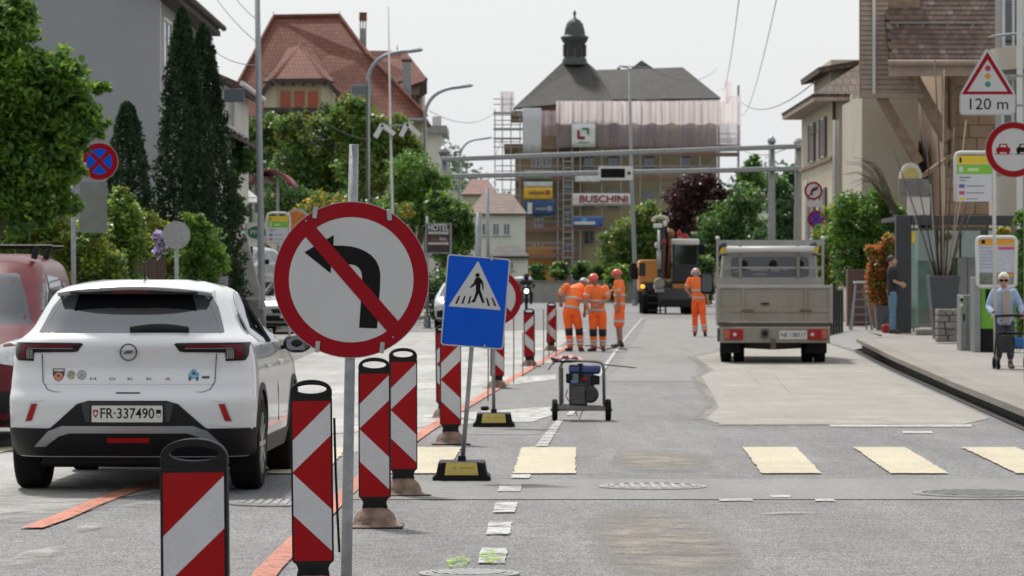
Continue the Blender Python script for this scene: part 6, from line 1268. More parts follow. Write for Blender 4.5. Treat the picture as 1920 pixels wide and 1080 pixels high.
bd(1834, 1903, 448, 534, M_zinc, 'back_panel', -.01); bd(1835, 1902, 460, 511, pm('timetable_paper', (.42, .44, .5), .5, var=.15, scale=14), 'timetable_sheet', .004); bd(1835, 1902, 448, 460, M_oy, 'orange_header', .005); bd(1872, 1902, 463, 468, M_pink, 'pink_header', .008); bd(1840, 1847, 450, 457, M_sblack, 'bus_pictogram', .008); bd(1870, 1900, 513, 519, M_oy, 'orange_strip', .008); bd(1836, 1870, 514, 532, pm('photo_print', (.13, .15, .12), .5, var=.7, scale=25), 'photo_panel', .006)
for q in range(7): bd(1838, 1868 if q % 2 else 1862, 464 + q * 6.2, 464.8 + q * 6.2, M_txt, 'text_line', .007)
# ticket machine + steel cabinet
d = 63; z0 = zp(d); t = thing('ticket_machine', 'green and black ticket machine with a slanted steel side by the timetable', 'ticket machine', (XA(1865, d), d, z0)); x0 = XA(1865, d); hh = ZA(530, d) - z0
M_green = pm('machine_green', (.13, .36, .02), .45, var=.06)
wbox(XA(1838, d) - x0, XA(1890, d) - x0, 0, .5, .42, hh).build('green_body', M_green, t, bevel=.02); wbox(XA(1838, d) - x0, XA(1890, d) - x0, .01, .49, 0, .415).build('black_plinth', M_rub, t, bevel=.01); wbox(XA(1826, d) - x0, XA(1837, d) - x0, -.1, .5, 0, hh + .1).build('side_column', M_zinc, t, bevel=.01)
wbox(XA(1848, d) - x0, XA(1880, d) - x0, -.012, .01, .8, hh - .12).build('screen', M_rub, t); wbox(XA(1836, d) - x0, XA(1892, d) - x0, -.03, .55, hh, hh + .05).build('hood', M_zinc, t, bevel=.01)
t = thing('steel_cabinet', 'brushed steel street cabinet beside the ticket machine', 'cabinet', (XA(1815, d + 1), d + 1, zp(d + 1))); x0 = XA(1815, d + 1); wbox(XA(1802, 64) - x0, XA(1826, 64) - x0, 0, .6, 0, ZA(553, 64) - zp(64)).build('cabinet_body', M_zinc, t, bevel=.012); wbox(XA(1813.6, 64) - x0, XA(1814.2, 64) - x0, -.004, .01, .08, 1.0).build('door_gap', M_rub, t); wbox(XA(1806, 64) - x0, XA(1809, 64) - x0, -.02, .01, .55, .68).build('handle', M_rub, t)
for q, (y, c) in enumerate(((556, 0), (562, 1), (572, 0))): MB().box((XA(1803, 64) - x0, -.01, ZA(y, 64) - zp(64)), (.05, .03, .06)).build('sticker', M_rub if c else M_render_w, t)
# stone block wall
t = thing('stone_block_wall', 'short wall of rough stacked grey stones below the tall planter', 'wall', (XA(1780, 70), 70, zp(70))); rnd = random.Random(11)
for r_ in range(5):
    x = -.27
    while x < .26:
        w2 = min(rnd.uniform(.14, .3), .29 - x); MB().box((x + w2 / 2, rnd.uniform(-.03, .03), .09 + r_ * .135), (w2 - .012, .45, .125)).build('stone', M_stone, t, bevel=.022, seg=3); x += w2
o = MB().box((0, 0, .07), (.5, .4, .14)).build('stone_step', M_stone, None, bevel=.03); o.location = (XA(1738, 78), 78, zp(78)); tag(o, 'flat stone block lying before the bus shelter glass', 'stone')
# planter with tall stems
d = 74; z0 = zp(d); t = thing('tall_planter', 'tall tapered dark grey planter with long bare bamboo stems', 'planter', (XA(1768, d), d, z0)); k = d / F; h = ZA(517, d) - z0
mb = MB(); mb.rings([[Vector((sx * w2, sy * w2, z)) for sx, sy in ((-1, -1), (1, -1), (1, 1), (-1, 1))] for w2, z in ((17 * k, 0), (29 * k, h), (26 * k, h), (25 * k, h - .06))]); mb.build('pot', pm('slate_grey_planter', (.05, .055, .065), .55, var=.1, scale=4), t, bevel=.012)
MB().box((0, 0, h - .07), (50 * k, 50 * k, .03)).build('soil', M_woodd, t)
M_bam = [pm('bamboo_brown', (.10, .05, .045), .55, var=.3, scale=9), pm('bamboo_pale', (.33, .28, .2), .55, var=.25, scale=9), pm('bamboo_dark', (.05, .05, .045), .55, var=.3, scale=9)]
for xb_, yt_, xt, c, r_ in ((1766, 112, 1752, 0, .028), (1768, 130, 1768, 1, .018), (1775, 225, 1812, 1, .017), (1778, 330, 1822, 0, .03), (1772, 240, 1790, 0, .024), (1762, 160, 1722, 2, .015), (1757, 275, 1672, 2, .016), (1758, 330, 1716, 2, .02), (1764, 250, 1735, 2, .015), (1776, 380, 1828, 2, .012), (1754, 350, 1700, 1, .014), (1771, 300, 1778, 2, .015), (1774, 350, 1806, 1, .015), (1760, 345, 1742, 1, .015)):
    a = (XA(xb_, d) - XA(1768, d), random.uniform(-.15, .15), h - .1); b = (XA(xt, d) - XA(1768, d), random.uniform(-.3, .3), ZA(yt_, d) - z0); mid = [(p + q) / 2 + random.uniform(-.03, .03) for p, q in zip(a, b)]
    MB().path([a, mid, b], [r_, r_ * .8, r_ * .5], 7).build('bamboo_stem', M_bam[c], t, smooth=True)
# bus shelter
d = 80; z0 = zp(d); t = thing('bus_shelter', 'dark grey framed glass bus shelter', 'bus shelter', (XA(1695, d), d, z0)); x0 = XA(1695, d); S = lambda px, dd=d: XA(px, dd) - x0
M_shel = pm('shelter_steel', (.035, .038, .042), .45, .3, var=.1); M_sg = glass_mat('shelter_glass', (.50, .66, .58), .5)
ht = ZA(404, d) - z0
wbox(S(1680), S(1709), 0, .3, 0, ht).build('column', M_shel, t, bevel=.015); wbox(S(1709) + .005, S(1925), 0, .28, ht - .22, ht).build('roof_beam', M_shel, t, bevel=.01); wbox(S(1680), S(1925), .3, 3.2, ht - .12, ht - .02).build('roof', M_shel, t)
wbox(S(1707, 83), S(1925, 83), 3.1, 3.14, .15, ht - .3).build('rear_glass', M_sg, t); wbox(S(1712), S(1726), .5, .52, .1, ht - .35).build('side_glass', M_sg, t)
for px in (1712, 1757, 1800, 1850, 1900): wbox(S(px, 83), S(px + 3, 83), 3.04, 3.1, 0, ht - .12).build('mullion', M_shel, t)
for y in (.1, ht - .3): wbox(S(1709, 83), S(1925, 83), 3.02, 3.08, y, y + .06).build('glass_rail', M_zinc, t)
wbox(S(1710, 82.9), S(1757, 82.9), 2.9, 2.93, .55, 1.7).build('green_panel', pm('shelter_green_film', (.10, .21, .17), .3, var=.25, scale=2), t)
for q in range(6): wbox(S(1796, 82.5) + q * .24, S(1796, 82.5) + q * .24 + .22, 2.5, 2.56, .3, ZA(482, 82.5) - z0).build('steel_plank', M_zinc, t)
wbox(S(1770, 82), S(1900, 82), 1.9, 2.3, .45, .5).build('bench', M_wood, t)
o = MB().box((0, 0, 0), (.12, .12, .3)).build('yellow_box', M_yb, t, bevel=.03); o.location = (S(1702) + .12, .1, ZA(445, d) - z0)
# stone-framed inn sign with a domed lamp
d = 90; z0 = zr(d); t, x0, z0 = post('inn_sign', 'beige notice panel topped by a yellow dome lamp behind the bamboo stems', 'sign', 1716, d, [(1716, None), (1716, 385)], .08, M_render_w); k = d / F
MB().prism(rrect(58 * k, 32 * k, .03), front(XA(1713, d) - x0, -.12, ZA(352, d) - z0), .1).build('panel', pm('notice_beige', (.2, .185, .175), .6, var=.2, scale=6), t); MB().prism(rrect(42 * k, 34 * k, .02), front(XA(1722, d) - x0, -.1, ZA(386, d) - z0), .1).build('lower_panel', M_render_w, t)
mb = MB(); mb.prism([(21 * k * math.cos(R(a)), 30 * k * math.sin(R(a))) for a in range(0, 181, 12)], front(XA(1707, d) - x0, -.14, ZA(335, d) - z0), .2); mb.build('dome', M_render_w, t); MB().prism([(16 * k * math.cos(R(a)), 20 * k * math.sin(R(a))) for a in range(0, 181, 12)], front(XA(1707, d) - x0, -.15, ZA(334, d) - z0), .03).build('dome_light', pm('dome_yellow', (.5, .4, .13), .4, var=.1), t)
for q in range(4): MB().prism([(-.28, -.01), (.3 - .1 * (q % 2), -.01), (.3 - .1 * (q % 2), .025), (-.28, .025)], front(XA(1713, d) - x0, -.125, ZA(342 + q * 6.5, d) - z0), .004).build('text_line', M_txt, t)
# railing by the truck, step ladder, wooden board, planter box, hydrant
d = 88; z0 = zr(d) + .05; t = thing('metal_gate_post', 'dark grey metal railing panel behind the truck', 'railing', (XA(1569, d), d, z0)); 
for q in range(5): MB().tube((-.15 + q * .075, q * .05, 0), (-.15 + q * .075, q * .05, ZA(545, d) - z0 - .05 * (q % 2)), .034).build('bar', M_shel, t)
for z in (.3, .9, 1.15): MB().bar((-.17, 0, z), (.17, .22, z), .03, .04).build('rail', M_shel, t)
MB().lathe([(.06, 0), (.07, .05), (.03, .1)], (.12, .15, ZA(545, d) - z0), 10).build('finial', M_zinc, t)
d = 86; z0 = zp(d) - .02; t = thing('step_ladder', 'aluminium step ladder standing open on the pavement', 'ladder', (XA(1616, d), d, z0)); k = d / F; h = ZA(530, d) - z0
for sx in (-1, 1):
    MB().bar((sx * 19 * k, 0, 0), (sx * 9 * k, .38, h), .04, .055).build('front_rail', M_zinc, t); MB().bar((sx * 16 * k, .95, 0), (sx * 8 * k, .42, h - .05), .035, .04).build('rear_rail', M_zinc, t)
for q in range(1, 6): u = q / 6.2; MB().box((0, .38 * u, h * u), (2 * (19 - 10 * u) * k, .09, .03)).build('step', M_zinc, t)
MB().box((0, .38, h + .01), (24 * k, .28, .05)).build('platform', M_frame, t, bevel=.01)
d = 90; z0 = zp(d) - .03; o = thing('wooden_board', 'brown wooden board leaning beside the step ladder', 'board', (XA(1632, d), d, z0)); MB().bar((XA(1648, d) - XA(1632, d), 0, 0), (XA(1626, d) - XA(1632, d), .35, ZA(540, d) - z0), .26, .04, up=(0, 1, 0)).build('plank', pm('brown_board', (.16, .08, .05), .7, var=.2, scale=4), o)
o = thing('brown_cabinet', 'brown panelled box behind the step ladder', 'box', (XA(1608, 93), 93, z0)); wbox(-.27, .27, 0, .4, 0, ZA(505, 93) - z0).build('box_body', pm('brown_panel', (.10, .055, .045), .7, var=.2, scale=4), o, bevel=.01)
for q in range(5): wbox(-.26 + q * .106, -.26 + q * .106 + .095, -.02, -.002, .05, ZA(508, 93) - z0).build('slat', pm('brown_panel', (.1, .05, .04)), o)
d = 84; o = thing('grey_planter', 'square grey planter holding a brown-leaved shrub', 'planter', (XA(1656, d), d, zp(d))); mb = MB(); mb.rings([[Vector((sx * w2, sy * w2, z)) for sx, sy in ((-1, -1), (1, -1), (1, 1), (-1, 1))] for w2, z in ((.16, 0), (.2, .6), (.17, .6), (.16, .55))]); mb.build('pot', pm('grey_planter', (.09, .095, .105), .6, var=.1), o, bevel=.01)
o = thing('red_bag', 'red bag on the ground at the feet of the standing man', 'bag', (XA(1666, 80.6), 80.6, zp(80))); MB().span((-.16, -.08, 0), (.16, .08, .2)).build('bag_body', pm('red_fabric', (.36, .02, .03), .7, var=.15), o, bevel=.05); MB().path([(-.1, 0, .22), (-.05, 0, .36), (.05, 0, .36), (.1, 0, .22)], .012, 6).build('handle', M_rub, o)
o = thing('blue_bin', 'small blue bin behind the step ladder', 'bin', (XA(1646, 95), 95, zp(95) - .04)); MB().lathe([(.14, 0), (.18, .5), (.2, .52), (.17, .52), (.14, .1)], n=14).build('bin_body', pm('blue_plastic', (.02, .06, .2), .5, var=.1), o)
tag(wbox(XA(425, 100), XA(545, 100), 96, 112, 0, zr(98) + .995).build('terrace', M_concw), kind='structure')
# ================================================================ trees, hedges, shrubs
def leaf_cloud(name, C, size, mat, parent, up=.35, asp=.55, jit=.35):
    """C: leaf centres (n, 3); each leaf is a small folded rhombus of its own"""
    n = len(C); C = np.asarray(C)
    nr = RNG.normal(size=(n, 3)); nr[:, 2] = np.abs(nr[:, 2]) + up; nr /= np.linalg.norm(nr, axis=1)[:, None]
    a = RNG.normal(size=(n, 3)); a -= nr * (a * nr).sum(1)[:, None]; a /= np.linalg.norm(a, axis=1)[:, None]; b = np.cross(nr, a)
    s = size * (1 + jit * RNG.uniform(-1, 1, n))[:, None]
    V = np.stack([C - a * s * .5, C + b * s * asp * .5 + nr * s * .08, C + a * s * .5 - nr * s * .1, C - b * s * asp * .5 + nr * s * .08], 1).reshape(-1, 3)
    me = bpy.data.meshes.new(name); me.vertices.add(4 * n); me.vertices.foreach_set('co', V.astype(np.float32).ravel())
    me.loops.add(4 * n); me.loops.foreach_set('vertex_index', np.arange(4 * n, dtype=np.int32)); me.polygons.add(n)
    me.polygons.foreach_set('loop_start', np.arange(0, 4 * n, 4, dtype=np.int32)); me.polygons.foreach_set('loop_total', np.full(n, 4, dtype=np.int32))
    me.update(calc_edges=True); me.materials.append(mat); return put(name, me, parent)
def blob_points(blobs, n, sub=.34, k=16, fill=.5):
    """leaf positions gathered in uneven clumps over the surface of several lobes"""
    vol = np.array([b[1] * b[2] * b[3] for b in blobs]) ** (2 / 3); vol = vol / vol.sum(); out = []
    for (c, rx, ry, rz), f in zip(blobs, vol):
        m = max(60, int(n * f)); kk = max(8, int(k * (1 + 6 * f)))
        dirs = RNG.normal(size=(kk, 3)); dirs /= np.linalg.norm(dirs, axis=1)[:, None]
        rad = RNG.uniform(fill, 1.0, kk)[:, None]; rs = RNG.uniform(.55, 1.15, kk) * sub
        cen = dirs * rad * (1 - sub * .5)
        wgt = rs ** 2; idx = RNG.choice(kk, m, p=wgt / wgt.sum())
        q = RNG.normal(size=(m, 3)); q /= np.linalg.norm(q, axis=1)[:, None]; q *= (RNG.uniform(0, 1, m) ** .45)[:, None] * rs[idx][:, None]; q[:, 2] *= .75
        p = (cen[idx] + q) * np.array([rx, ry, rz]) + np.array(c); out.append(p)
    return np.concatenate(out)
def limbs(name, base, r, targets, mat, parent):
    m = MB(); base = Vector(base); top = Vector((sum(t[0] for t in targets) / len(targets), sum(t[1] for t in targets) / len(targets), sum(t[2] for t in targets) / len(targets)))
    fork = base.lerp(top, .45) if top.z > base.z + .4 else base + Vector((0, 0, .2))
    m.path([base - Vector((0, 0, .1)), base.lerp(fork, .5) + Vector((r * .4, 0, 0)), fork], [r * 1.25, r, r * .8], 9)
    for t in targets:
        t = Vector(t); mid = fork.lerp(t, .5) + Vector((random.uniform(-.1, .1), random.uniform(-.1, .1), .1)) * (t - fork).length
        m.path([fork - Vector((0, 0, r * .5)), mid, t], [r * .6, r * .35, r * .1], 6)
    return m.build(name, mat, parent, smooth=True)
M_bark = pm('bark', (.075, .058, .045), .9, var=.35, scale=8, bump=.6, bscale=18)
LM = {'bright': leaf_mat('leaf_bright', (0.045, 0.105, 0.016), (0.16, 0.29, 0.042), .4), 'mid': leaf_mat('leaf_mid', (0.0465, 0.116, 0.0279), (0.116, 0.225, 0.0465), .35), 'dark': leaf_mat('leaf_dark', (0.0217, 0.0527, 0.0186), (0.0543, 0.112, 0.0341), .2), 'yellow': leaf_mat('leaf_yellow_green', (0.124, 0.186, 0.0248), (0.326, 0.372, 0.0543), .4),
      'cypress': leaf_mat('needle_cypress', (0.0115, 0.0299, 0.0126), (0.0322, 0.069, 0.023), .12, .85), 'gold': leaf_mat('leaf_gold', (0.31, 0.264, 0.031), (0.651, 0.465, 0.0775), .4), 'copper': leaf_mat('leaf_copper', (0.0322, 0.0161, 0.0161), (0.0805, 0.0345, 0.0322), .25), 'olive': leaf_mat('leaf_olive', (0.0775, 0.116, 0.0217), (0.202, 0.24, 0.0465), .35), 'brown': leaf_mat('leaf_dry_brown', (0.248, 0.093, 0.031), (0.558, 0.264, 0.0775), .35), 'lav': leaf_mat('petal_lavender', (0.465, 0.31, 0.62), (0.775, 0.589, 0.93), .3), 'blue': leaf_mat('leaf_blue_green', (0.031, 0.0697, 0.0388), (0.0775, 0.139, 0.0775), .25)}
def PB(px, py, r, d, ry=None, dd=None, rz=None): k = d / F; return ((XA(px, d), d + (dd or 0), ZA(py, d)), r * k, (ry or r) * k * 1.0, (rz or r) * k)
def tree(name, lab, cat, blobs, d, base_px, n, size, mats, trunk=.15, sub=.34, k=16, fill=.5, up=.35, group=None, zb=None):
    z0 = zr(d) if zb is None else zb; x0 = XA(base_px, d); t = thing(name, lab, cat, (x0, d, z0), 0, group)
    bl = [((c[0] - x0, c[1] - d, c[2] - z0), a, b, e) for c, a, b, e in blobs]
    if trunk <= .04 and n > 1200:                         # shrubs and hedges are leafy down to the ground
        low = [((c[0], c[1], (c[2] - e * .6) * .5), a * .95, b * .95, (c[2] - e * .6) * .55) for c, a, b, e in bl if c[2] - e > .35]
        n = int(n * (1 + .6 * len(low) / len(bl))); bl = bl + low
    parts = mats if isinstance(mats, (list, tuple)) else [mats]
    for i, mt in enumerate(parts):
        P_ = blob_points(bl, n // len(parts), sub, k, fill); P_ = P_[P_[:, 2] > .03]
        leaf_cloud('crown' if trunk > .04 else 'foliage', P_, size, LM[mt], t, up)
    limbs('trunk' if trunk > .04 else 'stem', (0, 0, 0), trunk, [b[0] for b in bl][:7], M_bark, t)
    return t
# left foreground tree and garden
tree('broadleaf_tree', 'bright green broadleaf tree overhanging the no-stopping sign', 'tree', [PB(10, 75, 80, 50), PB(100, 160, 80, 50, dd=-.3), PB(20, 190, 120, 50), PB(150, 235, 60, 50, dd=-.4), PB(60, 300, 95, 50), PB(-70, 150, 130, 50), PB(120, 320, 45, 50), PB(185, 165, 26, 50, rz=14), PB(35, 30, 45, 50), PB(40, 385, 75, 50), PB(-60, 330, 110, 50), PB(130, 385, 30, 50)], 50, -110, 36000, .12, ['bright', 'mid', 'bright'], .13, k=26, sub=.27)
GH = 'garden shrubs behind the parked van'
tree('hedge_shrub', 'yellow-green hedge shrub below the broadleaf tree, beside the sign post', 'shrub', [PB(90, 490, 85, 57), PB(20, 450, 80, 57), PB(165, 460, 62, 57), PB(90, 420, 55, 57), PB(190, 500, 60, 57)], 57, 90, 17000, .09, ['olive', 'yellow', 'mid'], .03, zb=.12)
tree('hedge_shrub', 'dark hedge shrub just under the broadleaf crown', 'shrub', [PB(10, 400, 70, 60), PB(90, 400, 60, 60), PB(-40, 470, 60, 60)], 60, 20, 7000, .1, ['dark', 'mid'], .03, zb=.12)
tree('hedge_shrub', 'loose leafy shrub growing beside the blank sign panel', 'shrub', [PB(225, 405, 50, 61), PB(240, 455, 55, 61), PB(205, 470, 50, 61), PB(228, 370, 26, 61)], 61, 225, 9000, .095, ['bright', 'mid', 'olive'], .035, zb=.12)
tree('hedge_shrub', 'yellowish shrub above the brown board fence', 'shrub', [PB(265, 435, 46, 65), PB(300, 460, 42, 65), PB(330, 480, 40, 65), PB(320, 440, 30, 65)], 65, 270, 9500, .085, ['yellow', 'olive'], .03, zb=.12)
tree('hedge_shrub', 'bright green shrub below the cypress, beside the round sign back', 'shrub', [PB(385, 455, 42, 64), PB(400, 495, 38, 64), PB(365, 420, 28, 64), PB(350, 480, 36, 64)], 64, 385, 8000, .085, ['bright', 'mid'], .03, zb=.12)
tree('clipped_hedge', 'continuous dark green hedge behind the fence and the round sign back', 'hedge', [PB(200, 450, 50, 71), PB(250, 455, 50, 71), PB(300, 450, 50, 71), PB(350, 455, 50, 71), PB(400, 455, 45, 71), PB(230, 500, 40, 71), PB(310, 500, 40, 71)], 71, 300, 13000, .1, ['mid', 'dark', 'olive'], .03, zb=.12)
tree('flowering_shrub', 'small shrub with lavender flowers beside the round sign back', 'shrub', [PB(300, 445, 16, 63), PB(300, 470, 16, 63)], 63, 300, 900, .06, ['mid', 'lav'], .02, zb=.12)
def conifer(name, lab, px, ytop, ybase, wpx, d, n, size, mt, lean=0, pw=.75):
    z0 = .12; x0 = XA(px, d); h = ZA(ytop, d) - z0; hb = 0.15; rr = wpx * d / F / 2; t = thing(name, lab, 'tree', (x0, d, z0))
    u = RNG.uniform(0, 1, n) ** 1.25; z = hb + (h - hb) * u; prof = rr * (1 - u) ** pw * (.55 + .45 * np.minimum(1, u * 6)) + .02
    a = RNG.uniform(0, 2 * np.pi, n); nb = 15; wob = 1 + .16 * np.sin(a * 5 + z * 3.1) + .12 * np.sin(a * 9 - z * 7.3) + .08 * np.sin(z * 23 + a * 3)
    r = prof * wob * (.55 + .45 * RNG.uniform(0, 1, n) ** .4)
    P_ = np.stack([r * np.cos(a) + lean * u, r * np.sin(a), z], 1)
    nr = size
    leaf_cloud('crown', P_, size, LM[mt], t, up=.1, asp=.4); MB().path([(0, 0, -.05), (0, 0, h * .5), (lean * .9, 0, h * .93)], [.09, .06, .01], 7).build('trunk', M_bark, t); return t
conifer('cypress_tree', 'tall dark cypress, the taller of the pair before the grey house', 350, 14, 520, 150, 68, 26000, .095, 'cypress', -.1, .62)
conifer('cypress_tree', 'dark cypress, lower of the pair, next to the white annexe', 400, 44, 520, 140, 69.5, 24000, .095, 'cypress', -.22, .58)
conifer('conifer_tree', 'short dark bushy conifer against the grey gable', 246, 192, 520, 128, 66, 15000, .095, 'cypress', -.08, .5)
tree('evergreen_tree', 'dark evergreen growing between the cypress and the awning', 'tree', [PB(425, 330, 38, 96), PB(430, 400, 42, 96), PB(455, 300, 28, 96), PB(440, 270, 26, 96)], 96, 428, 6000, .13, ['dark', 'mid'], .1)
# trees before the red-roofed house
TG = None
tree('garden_tree', 'olive green tree under the roof corner of the red-roofed house', 'tree', [PB(470, 270, 55, 170), PB(520, 300, 60, 170), PB(455, 330, 50, 170), PB(510, 245, 40, 170)], 170, 480, 9000, .24, ['mid', 'olive', 'dark'], .2)
tree('garden_tree', 'large dense tree in front of the cream dormer', 'tree', [PB(590, 260, 65, 165), PB(560, 320, 70, 165), PB(640, 310, 70, 165), PB(600, 380, 80, 165), PB(545, 235, 35, 165), PB(620, 225, 36, 165), PB(665, 345, 60, 165)], 165, 590, 17000, .22, ['mid', 'dark', 'olive'], .25)
tree('garden_tree', 'tall tree beside the curved street lamp, hiding the red roof edge', 'tree', [PB(680, 240, 60, 160), PB(660, 200, 34, 160), PB(720, 270, 50, 160), PB(690, 320, 70, 160), PB(745, 245, 34, 160), PB(770, 290, 40, 160), PB(640, 230, 40, 160)], 160, 690, 14000, .22, ['mid', 'olive'], .22)
tree('garden_tree', 'bright green tree between the white pole and the hotel sign', 'tree', [PB(770, 330, 55, 140), PB(800, 390, 55, 140), PB(745, 390, 50, 140), PB(820, 345, 30, 140)], 140, 775, 9000, .17, ['bright', 'mid'], .18)
tree('garden_tree', 'rounded green tree right behind the hotel sign board', 'tree', [PB(850, 410, 42, 130), PB(845, 460, 48, 130), PB(870, 440, 30, 130), PB(820, 380, 28, 130)], 130, 850, 8000, .15, ['mid', 'bright', 'dark'], .15)
tree('garden_tree', 'dark shadowed tree behind the arched awning', 'tree', [PB(500, 370, 60, 130), PB(560, 400, 60, 130), PB(640, 420, 60, 130), PB(700, 420, 55, 130), PB(440, 420, 40, 130)], 130, 560, 9000, .17, ['dark', 'mid'], .15)
tree('golden_bush', 'golden-yellow bush rising behind the no-left-turn sign', 'shrub', [PB(600, 380, 32, 112), PB(640, 385, 34, 112), PB(575, 395, 26, 112), PB(690, 400, 26, 112), PB(760, 395, 20, 112)], 112, 620, 4200, .12, ['gold', 'olive', 'mid', 'olive'], .03)
tree('roadside_hedge', 'dark green hedge along the pavement behind the no-left-turn sign', 'hedge', [PB(830, 540, 40, 118), PB(770, 540, 45, 118), PB(700, 540, 45, 118), PB(900, 530, 30, 118), PB(620, 540, 45, 118)], 118, 760, 8000, .13, ['dark', 'mid'], .03)
# far end of the road
tree('low_hedge', 'low dark green hedge above the long grey wall', 'hedge', [PB(1010, 512, 22, 198), PB(1050, 510, 22, 198), PB(1090, 508, 24, 198), PB(1130, 510, 24, 198), PB(1170, 512, 22, 198)], 198, 1090, 7000, .22, ['dark', 'mid'], .03)
tree('leafy_tree', 'light green leafy tree before the ochre facade', 'tree', [PB(1180, 440, 45, 192), PB(1215, 410, 38, 192), PB(1150, 470, 40, 192), PB(1230, 460, 45, 192), PB(1195, 490, 40, 192)], 192, 1195, 9000, .22, ['mid', 'olive'], .2)
tree('leafy_shrub', 'fresh green shrub at the foot of the tall grey mast', 'shrub', [PB(1148, 518, 20, 186), PB(1165, 505, 16, 186)], 186, 1150, 2000, .17, ['bright'], .03)
tree('copper_tree', 'dark copper-leaved tree beside the scaffolded building', 'tree', [PB(1290, 365, 50, 188), PB(1320, 345, 40, 188), PB(1270, 410, 42, 188), PB(1310, 420, 50, 188), PB(1350, 380, 36, 188)], 188, 1300, 10000, .22, 'copper', .2)
tree('leafy_tree', 'dense green tree behind the excavator cab', 'tree', [PB(1360, 420, 50, 176), PB(1400, 380, 42, 176), PB(1330, 460, 45, 176), PB(1410, 450, 55, 176), PB(1370, 480, 50, 176)], 176, 1375, 11000, .2, ['dark', 'mid', 'mid'], .2)
tree('leafy_tree', 'green tree rising between the two gantry legs', 'tree', [PB(1470, 400, 42, 165), PB(1460, 350, 32, 165), PB(1490, 450, 45, 165), PB(1440, 460, 40, 165)], 165, 1468, 7000, .2, ['mid', 'blue'], .2)
tree('distant_tree', 'small distant tree top above the gantry beam', 'tree', [PB(1412, 305, 18, 260), PB(1415, 335, 30, 260), PB(1395, 330, 20, 260)], 260, 1412, 2500, .28, 'mid', .2)
tree('distant_tree', 'blue-green distant tree beside the cream house wall', 'tree', [PB(1515, 315, 20, 240), PB(1490, 330, 26, 240), PB(1520, 350, 28, 240), PB(1530, 290, 12, 240)], 240, 1510, 3000, .28, 'blue', .2)
tree('leafy_shrub', 'pale green shrub in front of the gantry leg signs', 'shrub', [PB(1545, 440, 26, 108), PB(1540, 480, 26, 108), PB(1560, 400, 22, 108)], 108, 1548, 3500, .12, ['yellow', 'bright'], .04)
tree('leafy_shrub', 'low green bank of shrubs under the copper tree behind the excavator', 'shrub', [PB(1275, 495, 26, 172), PB(1320, 500, 28, 172), PB(1370, 505, 28, 172), PB(1420, 505, 30, 172), PB(1470, 500, 30, 172), PB(1245, 510, 20, 172)], 172, 1350, 7000, .2, ['dark', 'mid'], .03)
# right side
tree('garden_shrub', 'large round dark green shrub beside the chalet wall', 'shrub', [PB(1625, 420, 60, 98), PB(1600, 470, 55, 98), PB(1660, 460, 50, 98), PB(1640, 380, 38, 98), PB(1590, 395, 40, 98), PB(1680, 410, 30, 98), PB(1570, 440, 34, 98), PB(1640, 500, 50, 98), PB(1590, 505, 40, 98)], 98, 1625, 19000, .105, ['mid', 'mid', 'bright'], .1)
tree('slender_tree', 'light green slender tree seen between the wooden braces', 'tree', [PB(1700, 230, 20, 104), PB(1706, 270, 26, 104), PB(1695, 310, 26, 104)], 104, 1700, 3500, .11, ['bright', 'yellow'], .06)
tree('brown_shrub', 'shrub with dry brown leaves in the square grey planter', 'shrub', [PB(1650, 475, 24, 84), PB(1665, 505, 24, 84), PB(1650, 535, 24, 84), PB(1632, 470, 14, 84), PB(1665, 450, 16, 84)], 84, 1656, 4500, .09, ['brown', 'brown', 'olive'], .03, zb=zp(84) + .5)
tree('climbing_shrub', 'leafy branches reaching in beside the no-overtaking post', 'shrub', [PB(1918, 410, 22, 60), PB(1925, 470, 26, 60), PB(1910, 440, 10, 60)], 60, 1935, 1500, .09, ['bright', 'mid'], .03, zb=zp(60))
tree('flower_basket', 'yellow-flowered plant on the shelter roof behind the timetable', 'plant', [PB(1882, 432, 14, 78, rz=8), PB(1870, 438, 10, 78, rz=7)], 78, 1880, 700, .07, ['gold', 'bright'], .01, zb=ZA(446, 78))
t = thing('bare_twigs', 'bare arching twigs above the round dark shrub', 'shrub', (XA(1680, 97), 97, zr(97)))
rnd = random.Random(4); tw = MB()
for k in range(14):
    a = Vector((rnd.uniform(-.1, .1), rnd.uniform(-.2, .2), ZA(400, 97) - zr(97))); e = Vector((XA(1575 + rnd.uniform(0, 60), 97) - XA(1680, 97), rnd.uniform(-.3, .3), ZA(rnd.uniform(292, 350), 97) - zr(97))); m = a.lerp(e, .5) + Vector((0, 0, .45))
    tw.path([a, a.lerp(m, .6), m, m.lerp(e, .5) + Vector((0, 0, .12)), e], [.02, .016, .012, .009, .005], 5)
tw.build('twigs', M_bark, t); MB().path([(0, 0, 0), (0, 0, ZA(395, 97) - zr(97))], [.06, .03], 7).build('stem', M_bark, t)
# wooded rise far away
hl = MB(); vs = []; fs = []; nx = 40
for i in range(nx + 1):
    x = -150 + 330 * i / nx; h = 20 + 9 * math.sin(i * .5) + 5 * math.sin(i * 1.3)
    for y, z in ((720, 0), (800, h * .75), (900, h), (1100, 0)): vs.append((x, y, z))
for i in range(nx):
    for j in range(3): fs.append((i * 4 + j, i * 4 + j + 1, i * 4 + j + 5, i * 4 + j + 4))
hl.add(vs, fs); tag(hl.build('hill', M_grass, None, smooth=True), kind='structure')
P_ = np.stack([RNG.uniform(-150, 180, 26000), RNG.uniform(740, 900, 26000), np.zeros(26000)], 1)
xi = (P_[:, 0] + 150) / 330 * nx; hh = 20 + 9 * np.sin(xi * .5) + 5 * np.sin(xi * 1.3); P_[:, 2] = hh * np.clip((P_[:, 1] - 720) / 130, 0, 1) + RNG.uniform(0, 5, 26000) * (1 + np.sin(P_[:, 0] * .7 + P_[:, 1] * .3)) * .6
